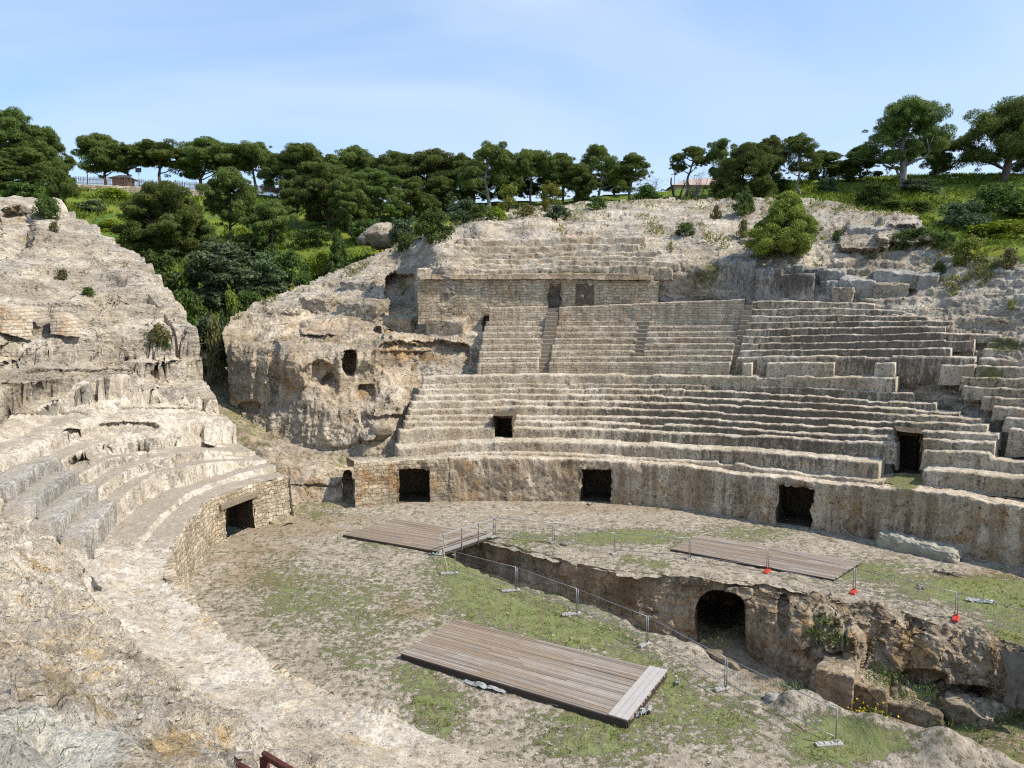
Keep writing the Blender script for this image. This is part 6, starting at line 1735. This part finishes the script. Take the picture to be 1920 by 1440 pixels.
# railing of the bridge deck
ra, rb = c1[3], c1[2]
mb = MB(); L = np.linalg.norm(rb - ra); dr = (rb - ra) / L; nn = np.array([dr[1], -dr[0]])
mb2 = MB(); 
for t in (.02, .36, .68, .985):
    p = ra + (rb - ra) * t + nn * .05
    mb2 = MB(); mb2.tube([v3(p, -.12), v3(p, 1.12)], .026, 6); mb2.build('railing_post', M['steel'], p1)
for zc, h, lab in ((1.06, .055, 'handrail'), (.62, .055, 'mid_rail'), (.19, .10, 'kick_board')):
    mb2 = MB(); p, q = ra - dr * .18 - nn * .0, rb + dr * .12
    mb2.box(v3((p + q) / 2, zc), v3((q - p) / 2, 0), v3(nn * .022, 0), (0, 0, h), col=(.4, .3, 0, 1), bev=.008)
    mb2.build(lab, M['railwood'], p1)

# ---------------------------------------------------------------- temporary fence
NP = [(852, 1076), (968, 1108), (1082, 1152), (1213, 1208), (1360, 1292), (1569, 1397)]
FP = [(928, 1007), (1038, 1018), (1153, 1039), (1293, 1049), (1439, 1071), (1601, 1110), (1792, 1159), (1975, 1212)]
def fence_panel(p, q, label, group, hgt=1.06):
    p, q = np.asarray(p), np.asarray(q); d = (q - p); L = np.linalg.norm(d); d = d / L
    p = p + d * .045; q = q - d * .045
    root = thing('wire_fence', label, 'fence', (*((p + q) / 2), 0), group)
    zb = .10
    for e in (p, q):
        mb = MB(); mb.tube([v3(e, zb), v3(e, zb + hgt)], .019, 6); mb.build('post', M['steel'], root, smooth=True)
    for zz in (zb + hgt - .02, zb + .13):
        mb = MB(); pts = [v3(p + (q - p) * t, zz - .012 * sin(pi * t)) for t in np.linspace(0, 1, 5)]; mb.tube(pts, .015, 6); mb.build('rail', M['steel'], root, smooth=True)
    mb = MB(); n = int(L / .11)
    for k in range(1, n):
        e = p + (q - p) * k / n; mb.tube([v3(e, zb + .13), v3(e, zb + hgt - .03)], .0028, 3, cap=False)
    for k in range(1, 4):
        zz = zb + .13 + (hgt - .16) * k / 4; mb.tube([v3(p, zz), v3(q, zz)], .0026, 3, cap=False)
    mb.build('wire_mesh', M['mesh'], root)
    return root
nlab = ['nearest the footbridge', 'second along the near edge of the trench', 'in the middle of the near edge of the trench', 'beside the large near deck', 'closest to the viewer, at the lower right']
for i in range(len(NP) - 1):
    fence_panel(on_z(*NP[i])[:2], on_z(*NP[i + 1])[:2], 'low grey wire fence panel ' + nlab[i], 'near trench fence')
flab = ['starting at the far end of the bridge railing', 'between the two lone posts behind the trench', 'running up to the far deck', 'in front of the left half of the far deck', 'in front of the right half of the far deck', 'between the two red feet at right', 'leaving the frame at the right edge']
for i in range(len(FP) - 1):
    fence_panel(on_z(*FP[i])[:2], on_z(*FP[i + 1])[:2], 'low grey wire fence panel ' + flab[i], 'far trench fence')
def foot(px, py, ang, mat, label, name, group, L=.34, w=.10):
    p = on_z(px, py)[:2]; root = thing(name, label, 'fence foot', (*p, 0), group)
    d = np.array([cos(ang), sin(ang)]); n = np.array([-d[1], d[0]]); c = p - d * L * .6
    mb = MB(); mb.box(v3(c, .045), v3(d * L, 0), v3(n * w, 0), (0, 0, .05), bev=.025)
    for t in (-.7, -.25, .25, .7):
        mb.box(v3(c + d * L * t, .10), v3(d * .05, 0), v3(n * w * .75, 0), (0, 0, .014), bev=.008)
    mb.build('body', mat, root)
    mb = MB()
    for t in (-.08, .08): mb.tube([v3(p + d * t * .5, .11), v3(p + d * t * .5, .17)], .028, 8)
    mb.build('socket', mat, root)
fl2 = ['below the footbridge railing', 'left of the second near fence post', 'on the green patch in the middle of the near fence', 'at the post by the rim beside the large deck', 'at the post right of the large near deck', 'closest to the viewer on the grass at lower right']
for (px, py), t, ang in zip(NP, fl2, (.15, .2, .2, .7, .4, .1)):
    foot(px, py, ang, M['concrete'], 'grey concrete fence foot ' + t, 'concrete_ballast', 'concrete fence feet', L=.42 if px > 1500 or px < 1100 else .28)
for (px, py), t in zip(FP[4:7], ('in front of the far deck', 'at the right end of the far deck', 'farthest right on the pale rock')):
    foot(px, py, .95, M['redfoot'], 'red plastic fence foot ' + t, 'plastic_ballast', 'red fence feet', L=.30, w=.13)
for (px, py), t in zip(FP[1:4], ('under the first lone post behind the trench', 'under the second lone post behind the trench', 'by the left end of the far deck')):
    foot(px, py, .6, M['concrete'], 'small pale fence foot ' + t, 'concrete_ballast', 'pale fence feet', L=.16, w=.10)
# rope tied from railing to fence
mb = MB(); a_ = v3(ra + nn * .05, 1.0); b_ = v3(on_z(852, 1076)[:2], 1.1); c_ = v3(on_z(852, 1076)[:2] + [-.3, .05], .05)
t = np.linspace(0, 1, 9)[:, None]
mb.tube(a_ * (1 - t) + b_ * t - np.array([0, 0, .25]) * np.sin(pi * t), .014, 5); mb.tube(v3(ra + nn * .06, .75) * (1 - t) + c_ * t - np.array([0, 0, .1]) * np.sin(pi * t), .012, 5)
o = mb.build('rope', M['rope']); tag(o, 'pale rope tied between the bridge railing and the first fence post', 'rope')

# ---------------------------------------------------------------- covered bundle by the podium
def bundle():
    p, q = on_z(1650, 1018)[:2], on_z(1796, 1052)[:2]
    d = q - p; L = np.linalg.norm(d); d /= L; n = np.array([-d[1], d[0]])
    nu, nv = 90, 40
    u = np.linspace(-.02, 1.02, nu); th = np.linspace(0, pi, nv)
    P = np.zeros((nu, nv, 3))
    for i, t in enumerate(u):
        h = .60 + .18 * (1 - t) + .07 * float(n1(t * 9, 1, 3)); w = .58 + .06 * float(n1(t * 7 + 5, 1, 4))
        e = min(1, max(0, (t + .02) / .06)) * min(1, max(0, (1.02 - t) / .03)); e = .55 + .45 * e
        cs, sn = np.cos(th), np.sin(th)
        sq = .32
        X = np.sign(cs) * np.abs(cs) ** sq * w * e * (1 + .12 * (1 - sn)); Z = np.abs(sn) ** .42 * h * e
        P[i, :, :2] = p + d * L * t + n * X[:, None]; P[i, :, 2] = Z - .04
    q_ = np.stack([np.repeat(u[:, None], nv, 1) * 5, np.repeat(th[None], nu, 0) * 1.2, np.zeros((nu, nv))], -1)
    N = grid_normals(P); P = P - N * (.10 * fbm(q_, .55, 4, 7, .55, True) + .05 * fbm(q_, .2, 3, 8))[..., None]
    return P
P = bundle()
root = thing('covered_bundle', 'long bundle wrapped in grey tarpaulin lying against the right podium wall', 'bundle', (*on_z(1720, 1035)[:2], 0))
grid_obj('tarpaulin', P, M['tarp'], root, np.tile([.5, .5, 0, 1.], P.shape[:2] + (1,)))
for i in (0, -1):
    cen = P[i].mean(0); ring = P[i]; E_ = np.stack([ring * (1 - w) + cen * w for w in np.linspace(0, 1, 8)], 0)
    E_ = wobble(E_, .05, .3, 4); E_[0] = ring; grid_obj('end_fold', E_, M['tarp'], root)

# ---------------------------------------------------------------- litter and loose stones
def scrap(name, label, px, py, L, w, ang, mat, amp=.10, seed=1, z=.03, cat='plastic sheet', up=.0):
    c = on_z(px, py, 0)[:2]; d = np.array([cos(ang), sin(ang)]); n = np.array([-d[1], d[0]])
    U, V_ = np.meshgrid(np.linspace(-1, 1, 40), np.linspace(-1, 1, 20), indexing='ij')
    P = np.zeros(U.shape + (3,)); P[..., :2] = c + d * (U * L)[..., None] + n * (V_ * w)[..., None]
    P[..., 2] = z + np.abs(fbm(np.stack([U * 2, V_ * 2, 0 * U + seed], -1), .8, 4, seed)) * amp * 2.2 + up
    P = wobble(P, .10, .35, seed + 3)
    rgd = np.hypot(U, V_) + .35 * fbm(np.stack([U * 2, V_ * 2, 0 * U], -1), .7, 3, seed + 9)
    m = (rgd < 1.0); m = m[:-1, :-1] & m[1:, 1:]
    o = grid_obj(name, P, mat, mask=m); sol = o.modifiers.new('thickness', 'SOLIDIFY'); sol.thickness = .004
    return tag(o, label, cat)
scrap('plastic_sheet', 'crumpled pale plastic caught under the front edge of the near deck', 838, 1253, .28, .09, -.4, M['plastic'], .07, 2)
scrap('plastic_sheet', 'long dirty plastic strip lying along the front of the near deck', 905, 1288, .9, .14, -.5, M['plastic'], .06, 5)
scrap('plastic_sheet', 'brownish plastic flap bulging below the middle of the near deck', 1040, 1320, .8, .22, -.5, M['net'], .08, 6)
scrap('plastic_sheet', 'white torn plastic at the right front corner of the near deck', 1207, 1338, .34, .2, .6, M['plastic'], .14, 8)
scrap('plastic_sheet', 'pale plastic shred beside the right end of the near deck', 1268, 1283, .18, .1, 1.2, M['plastic'], .10, 9)
scrap('rag', 'white rag heap at the foot of the bridge railing', 818, 1041, .45, .16, -.3, M['plastic'], .12, 10, cat='rag')
scrap('rag', 'crumpled white rag in the grass near the right edge', 1836, 1129, .6, .2, -.35, M['plastic'], .10, 11, cat='rag')
scrap('rag', 'pale scrap under the far end of the bridge railing', 925, 1010, .35, .14, .3, M['plastic'], .10, 12, cat='rag')

def boulder(name, label, p, rad, mat, seed, flat=.7, kind=None, cat='stone', group=None):
    U, V_ = np.meshgrid(np.linspace(0, 2 * pi, 34), np.linspace(-pi / 2, pi / 2, 20), indexing='ij')
    B = np.stack([np.cos(U) * np.cos(V_), np.sin(U) * np.cos(V_), np.sin(V_) * flat], -1)
    B = B * (1 + .25 * fbm(B + seed, .9, 3, seed) + .10 * fbm(B + seed, .3, 3, seed + 1))[..., None]
    B = np.asarray(p) + B * rad; B[-1] = B[0]
    o = grid_obj(name, B, mat, col=stain(B, .35, .5))
    return tag(o, label, cat, group, kind)
boulder('stone', 'round brown stone at the left front corner of the near deck', on_z(766, 1238) + [0, 0, .08], .11, M['stoneball'], 3)
boulder('stone', 'rounded grey boulder beside the near trench fence at lower right', on_z(1453, 1318) + [0, 0, .12], .32, M['block'], 5)
boulder('stone', 'pale loose boulder on the slope left of the far seats', at(715, 806, 52.6), .85, M['cliff'], 12, .8)
boulder('stone', 'pale stone at the rim of the near bank below the deck', at(723, 1335, 18.6), .38, M['nearrock'], 15, .6)
for px, py, r_, fl_ in [(722, 436, 2.3, .5), (696, 440, 1.5, .55), (748, 430, 1.4, .5)]:
    o = boulder('rock_outcrop', None, at(px, py + 6, rockD(px, 446) + .5), r_, M['rock'], int(px), fl_, kind='structure'); _co = np.empty(len(o.data.vertices) * 3, np.float32); o.data.vertices.foreach_get('co', _co); o.data.vertices.foreach_set('co', wobble(wobble(_co.reshape(-1, 3), .5, 1.3, 5), .2, .45, 6).astype(np.float32).ravel()); o.data.update()
    if 'category' in o: del o['category']
ST = 'loose stones at the podium foot'
for i, (px, py, r, lb) in enumerate([(1205, 948, .22, 'pale loose stone nearest the right side of the middle doorway'), (1238, 951, .28, 'biggest pale loose stone between the middle and right doorways'), (1180, 947, .15, 'tiny loose stone beside the middle doorway'), (1105, 947, .16, 'small flat stone on the middle doorway sill'), (1060, 1022, .25, 'white stone at the foot of the first lone fence post')]):
    boulder('stone', lb, on_z(px, py) + [0, 0, .08], r, M['rock'], 20 + i, .6, group=ST if i < 4 else None)
mb = MB(); rg = np.random.default_rng(3)
for px, py, L, lb in [(1782, 1077, .45, 'short dark piece of driftwood on the sandy path at right'), (1727, 1105, .6, 'grey broken branch lying behind the right fence panel')]:
    mb = MB(); p = on_z(px, py) + [0, 0, .10]
    for k in range(4):
        d = rg.normal(size=3) * [1, .6, .25] * L; mb.tube(bendy(rg, p - d * .6, p + d * .6, 6, .3), np.linspace(.07, .03, 6), 6)
    tag(mb.build('driftwood', M['twig'], smooth=True), lb, 'branch')
# broken slab on the left terraces
def slab():
    q = [near_at(px, py) for px, py in ((152, 1056), (186, 1050), (216, 1100), (184, 1110))]
    z = np.mean([p[2] for p in q]) + .10
    q = [np.array([p[0], p[1], z]) for p in q]
    return rock_lump(q, 0, z - .9, M['leftseat'], 'stone_slab', amp=.10, col=(.6, .4, 0), kind=None)
# net hanging into the trench
U, V_ = np.meshgrid(np.linspace(0, 1, 60), np.linspace(0, 1, 50), indexing='ij')
K = [[at(1872, 1218, 28.1), at(1888, 1262, 27.4), at(1886, 1325, 27.1)], [at(1960, 1228, 26.6), at(1950, 1280, 26.3), at(1945, 1335, 26.0)]]
K = np.array(K); vv = V_ * 2; j = np.clip(vv.astype(int), 0, 1); f = (vv - j)[..., None]
P = (K[0][j] * (1 - f) + K[0][j + 1] * f) * (1 - U[..., None]) + (K[1][j] * (1 - f) + K[1][j + 1] * f) * U[..., None]
P = P + np.array([0, -1, .2]) * (.10 * np.sin(U * 15 + 6 * fbm(P, 1, 3, 4)) * (.3 + V_) + .12 * fbm(P, .6, 3, 5))[..., None]
o = grid_obj('hanging_net', P, M['net']); o.modifiers.new('thickness', 'SOLIDIFY').thickness = .006
tag(o, 'brown geotextile net hanging down the rock at the right end of the trench', 'net')
# rusty rail by the viewer
root = thing('rusty_rail', 'two stubs of a rust red steel railing at the bottom edge', 'railing', at(505, 1440, 3.4))
for pts in ([(496, 1418, 3.45), (498, 1500, 3.35)], [(497, 1416, 3.45), (585, 1470, 2.9)], [(449, 1436, 3.6), (520, 1475, 3.1)]):
    mb = MB(); a_, b_ = at(*pts[0]), at(*pts[1]); d = (b_ - a_) / 2; s_ = np.cross(d, (0, 1, 0)); s_ /= np.linalg.norm(s_); t_ = np.cross(d, s_); t_ /= np.linalg.norm(t_)
    mb.box((a_ + b_) / 2, d, s_ * .022, t_ * .012, bev=.004); mb.build('bar', M['rust'], root)

# ---------------------------------------------------------------- fence, wall, hut and posts on the left hill
fpts = [(140, 351, 110), (250, 357, 112), (350, 362, 113), (450, 367, 114), (548, 372, 115)]
W_ = np.array([at(*p) for p in fpts]); 
for i in range(len(W_)): W_[i, 2] = max(hill_z(W_[i, 0], W_[i, 1]) + .5, W_[i, 2])
W_ = resample(W_, 240)
root = thing('picket_fence', 'long fence of thin chestnut pickets along the left hilltop', 'fence', W_[120])
mb = MB(); rg = np.random.default_rng(9)
for p in W_:
    h = 1.35 + .15 * rg.normal() * .5; l = rg.normal(size=2) * .03
    mb.tube([p + [0, 0, -.1], p + [l[0], l[1], h]], .035, 4)
mb.build('pickets', M['picket'], root)
for dz in (.45, 1.0):
    mb = MB(); mb.tube(W_[::6] + [0, 0, dz], .03, 4); mb.build('rail', M['picket'], root)
wl = W_[:150] + np.array([0, -1.2, 0])
PW = np.stack([np.concatenate([wl[:, :2] + [0, o], (wl[:, 2:] + z)], 1) for o, z in ((0, -1.6), (.05, -.8), (.1, -.05), (.15, .12), (.6, .12), (.7, -.5))], 1)
PW = resample(PW.reshape(len(wl), -1), 260).reshape(260, 6, 3); PW = wobble(PW, .12, .6, 4)
tag(grid_obj('retaining_wall', PW, M['rubble'], None, stain(PW, .4, .4), np.stack([PW[..., 0], PW[..., 2]], -1)), 'low pale stone retaining wall under the picket fence', 'wall', kind='thing')
# hut
hp = at(232, 357, 117); hz = hill_z(hp[0], hp[1])
root = thing('hut', 'small dark red wooden hut behind the picket fence', 'hut', (hp[0], hp[1], hz))
mb = MB(); mb.box((hp[0], hp[1], hz + .8), (1.2, 0, 0), (0, 1.0, 0), (0, 0, 1.0)); mb.build('wall', M['hutwood'], root)
mb = MB(); zt = hz + 1.8
mb.add([(hp[0] - 1.6, hp[1] - 1.7, zt - .1), (hp[0] + 1.6, hp[1] - 1.7, zt - .1), (hp[0] + 1.6, hp[1] + 1.7, zt - .1), (hp[0] - 1.6, hp[1] + 1.7, zt - .1), (hp[0] - .6, hp[1], zt + .55), (hp[0] + .6, hp[1], zt + .55)], [(0, 1, 5, 4), (2, 3, 4, 5), (0, 3, 2, 1)], [(1, 2, 5), (3, 0, 4)]); mb.build('roof', M['roof'], root)
mb = MB(); mb.box((hp[0] + .5, hp[1] - 1.015, hz + 1.0), (.3, 0, 0), (0, .02, 0), (0, 0, .25)); mb.build('window', M['board_sign'], root)
def post(name, label, cat, px, top, base, D, r, mat, z=None, extra=None):
    p = at(px, base, D); zz = hill_z(p[0], p[1]) - .2 if z is None else z
    zt = z_for(top, D); root = thing(name, label, cat, (p[0], p[1], zz))
    mb = MB(); mb.tube([(p[0], p[1], zz), (p[0], p[1], zt)], r, 7); mb.build('pole', mat, root, smooth=True)
    return root, p, zz, zt
r_, p, zz, zt = post('information_sign', 'dark square sign board on a post beside the hut', 'sign', 262, 318, 356, 117, .05, M['steel'])
mb = MB(); mb.box((p[0], p[1] - .1, zt - .1), (.45, 0, 0), (0, .03, .02), (0, 0, .33), bev=.02); mb.build('board', M['board_sign'], r_)
r_, p, zz, zt = post('lamp_post', 'pale grey lamp post behind the left end of the picket fence', 'lamp post', 165, 300, 350, 119, .07, M['palebark'])
mb = MB(); mb.tube([(p[0], p[1], zt - .1), (p[0] + .5, p[1], zt + .5), (p[0] + 1.0, p[1], zt + .55)], [.05, .045, .04], 6); mb.build('arm', M['palebark'], r_)
mb = MB(); mb.box((p[0] + 1.2, p[1], zt + .55), (.3, 0, 0), (0, .12, 0), (0, 0, .06), bev=.03); mb.build('lamp_head', M['palebark'], r_)
r_, p, zz, zt = post('utility_pole', 'thin utility pole with a crossarm in the skyline gap', 'pole', 1264, 322, 362, 106, .05, M['palebark'])
mb = MB(); mb.box((p[0], p[1], zt - .35), (.45, 0, 0), (0, .03, 0), (0, 0, .04)); mb.build('crossarm', M['palebark'], r_)
r_, p, zz, zt = post('marker_post', 'short pale post among the shrubs on the ridge', 'post', 791, 412, 440, rockD(791, 440), .05, M['palebark'], z=float(at(791, 442, rockD(791, 442))[2]))
mb = MB(); mb.tube([(p[0], p[1], zt - .04), (p[0], p[1], zt + .06)], .07, 7); mb.build('cap', M['steel'], r_)
# dead forked stump
p = at(1268, 361, 101); zz = hill_z(p[0], p[1]) - .2
mb = MB(); rg = np.random.default_rng(4)
mb.tube(bendy(rg, (p[0], p[1], zz), (p[0] - .7, p[1], z_for(333, 101)), 6, .15), np.linspace(.2, .1, 6), 7); mb.tube(bendy(rg, (p[0] + .1, p[1], zz), (p[0] + 1.1, p[1], z_for(344, 101)), 6, .15), np.linspace(.17, .08, 6), 7)
tag(mb.build('dead_tree', simple('charred_wood', (.03, .026, .024), (.05, .042, .036)), smooth=True), 'dead dark forked tree stump left of the lone umbrella pine', 'tree')
# house roof beyond the crest
p = at(1308, 356, 128); zz = p[2] - 3
root = thing('house', 'pinkish tiled roof of a house just showing beyond the hilltop', 'house', (p[0], p[1], zz))
mb = MB(); mb.box((p[0], p[1], zz + 1.7), (4.4, 0, 0), (0, 3, 0), (0, 0, 1.7)); mb.build('wall', M['terracotta'], root)
mb = MB(); zr = zz + 3.3
mb.add([(p[0] - 5, p[1] - 3.5, zr), (p[0] + 5, p[1] - 3.5, zr), (p[0] + 5, p[1] + 3.5, zr), (p[0] - 5, p[1] + 3.5, zr), (p[0] - 1, p[1], zr + 1.5), (p[0] + 3, p[1], zr + 1.7)], [(0, 1, 5, 4), (2, 3, 4, 5)], [(1, 2, 5), (3, 0, 4)]); mb.build('roof', M['terracotta'], root)
tag(slab(), 'loose squared stone slab lying on the left seat rows', 'stone')

# curved remains of masonry on the left rock
for (x0, x1, t0, t1, b0, b1, lb) in [(-14, 60, 572, 600, 620, 638, 'curved brown masonry remnant at the left edge of the pale rock'), (94, 154, 588, 624, 626, 633, 'smaller curved masonry remnant beside the left edge one')]:
    n_, m_ = 40, 24
    U, V_ = np.meshgrid(np.linspace(0, 1, n_), np.linspace(0, 1, m_), indexing='ij')
    d0 = near_at(max(x0, 3), b0 + 4)[1] - .5; d1 = near_at(x1, b1 + 3)[1] - .1
    bulge = -.9 * np.sin(pi * np.clip(U * .8 + .1, 0, 1))
    PX = x0 + (x1 - x0) * U; PY = (b0 + (b1 - b0) * U) * (1 - V_) + (t0 + (t1 - t0) * U ** 1.2) * V_
    Pm = at(PX, PY, d0 + (d1 - d0) * U + bulge * .6 + .7 * V_)
    top = Pm[:, -1:] + np.array([0, 1.6, .1]); Pm = np.concatenate([Pm, top], 1)
    Pm = wobble(Pm, .10, .4, 12); um = np.stack([np.linalg.norm(Pm[:, :, :2] - Pm[:1, :, :2], axis=-1), Pm[..., 2]], -1)
    tag(grid_obj('masonry_remnant', Pm, M['brickseat'], None, stain(Pm, .4, .62), um), lb, 'masonry', 'masonry remnants on the left rock', 'thing')
# ---------------------------------------------------------------- light, sky, camera
AZ, EL = radians(SUN_AZ), radians(SUN_EL)       # azimuth measured from +Y (view direction) towards +X (right)
sdir = np.array([sin(AZ) * cos(EL), cos(AZ) * cos(EL), sin(EL)])
sl = bpy.data.lights.new('sun', 'SUN'); sl.energy = SUN_E; sl.angle = radians(1.2); sl.color = (1.0, .935, .845)
so = bpy.data.objects.new('sun', sl); COL.objects.link(so)
from mathutils import Vector
so.rotation_euler = Vector(sdir).to_track_quat('Z', 'Y').to_euler()
so.location = tuple(sdir * 150)
w = bpy.data.worlds.new('World'); scene.world = w; w.use_nodes = True
nt = w.node_tree; nt.nodes.clear()
ow = nt.nodes.new('ShaderNodeOutputWorld'); bg = nt.nodes.new('ShaderNodeBackground')
sk = nt.nodes.new('ShaderNodeTexSky'); sk.sky_type = 'NISHITA'; sk.sun_disc = False
sk.sun_elevation = EL; sk.sun_rotation = AZ; sk.air_density = 1.0; sk.dust_density = .7; sk.ozone_density = 2.2
tc = nt.nodes.new('ShaderNodeTexCoord')
mp = nt.nodes.new('ShaderNodeMapping'); mp.inputs['Scale'].default_value = (.9, 1.1, 2.6); mp.inputs['Rotation'].default_value = (0, radians(-14), 0)
nt.links.new(tc.outputs['Generated'], mp.inputs[0])
nz = nt.nodes.new('ShaderNodeTexNoise'); nz.inputs['Scale'].default_value = 1.5; nz.inputs['Detail'].default_value = 4; nz.inputs['Roughness'].default_value = .5; nz.inputs['Distortion'].default_value = .7
nt.links.new(mp.outputs[0], nz.inputs['Vector'])
mr = nt.nodes.new('ShaderNodeMapRange'); mr.interpolation_type = 'SMOOTHSTEP'
for i, v in enumerate((.40, .80, 0.0, .6)): mr.inputs[i + 1].default_value = v
nt.links.new(nz.outputs['Fac'], mr.inputs[0])
mx = nt.nodes.new('ShaderNodeMix'); mx.data_type = 'RGBA'
hz = nt.nodes.new('ShaderNodeMix'); hz.data_type = 'RGBA'; hz.inputs[0].default_value = .55
nt.links.new(sk.outputs[0], hz.inputs[6]); hz.inputs[7].default_value = (*HAZE, 1)
nt.links.new(mr.outputs[0], mx.inputs[0]); nt.links.new(hz.outputs[2], mx.inputs[6]); mx.inputs[7].default_value = (*CLOUD, 1)
nt.links.new(mx.outputs[2], bg.inputs[0]); bg.inputs[1].default_value = SKY_E
nt.links.new(bg.outputs[0], ow.inputs[0])

cam = bpy.data.cameras.new('camera'); co = bpy.data.objects.new('camera', cam); COL.objects.link(co)
cam.sensor_width = 36; cam.lens = 36 * F / 1920; cam.clip_end = 5000; cam.clip_start = .05
co.location = (0, 0, EYE); co.rotation_euler = (pi / 2 - PIT, 0, 0)
scene.camera = co
scene.view_settings.view_transform = 'Standard'; scene.view_settings.look = 'None'
scene.view_settings.exposure = EXPO; scene.view_settings.gamma = 1.0
scene.cycles.use_denoising = False; scene.cycles.filter_width = 1.2; scene.cycles.max_bounces = 6; scene.cycles.diffuse_bounces = 3
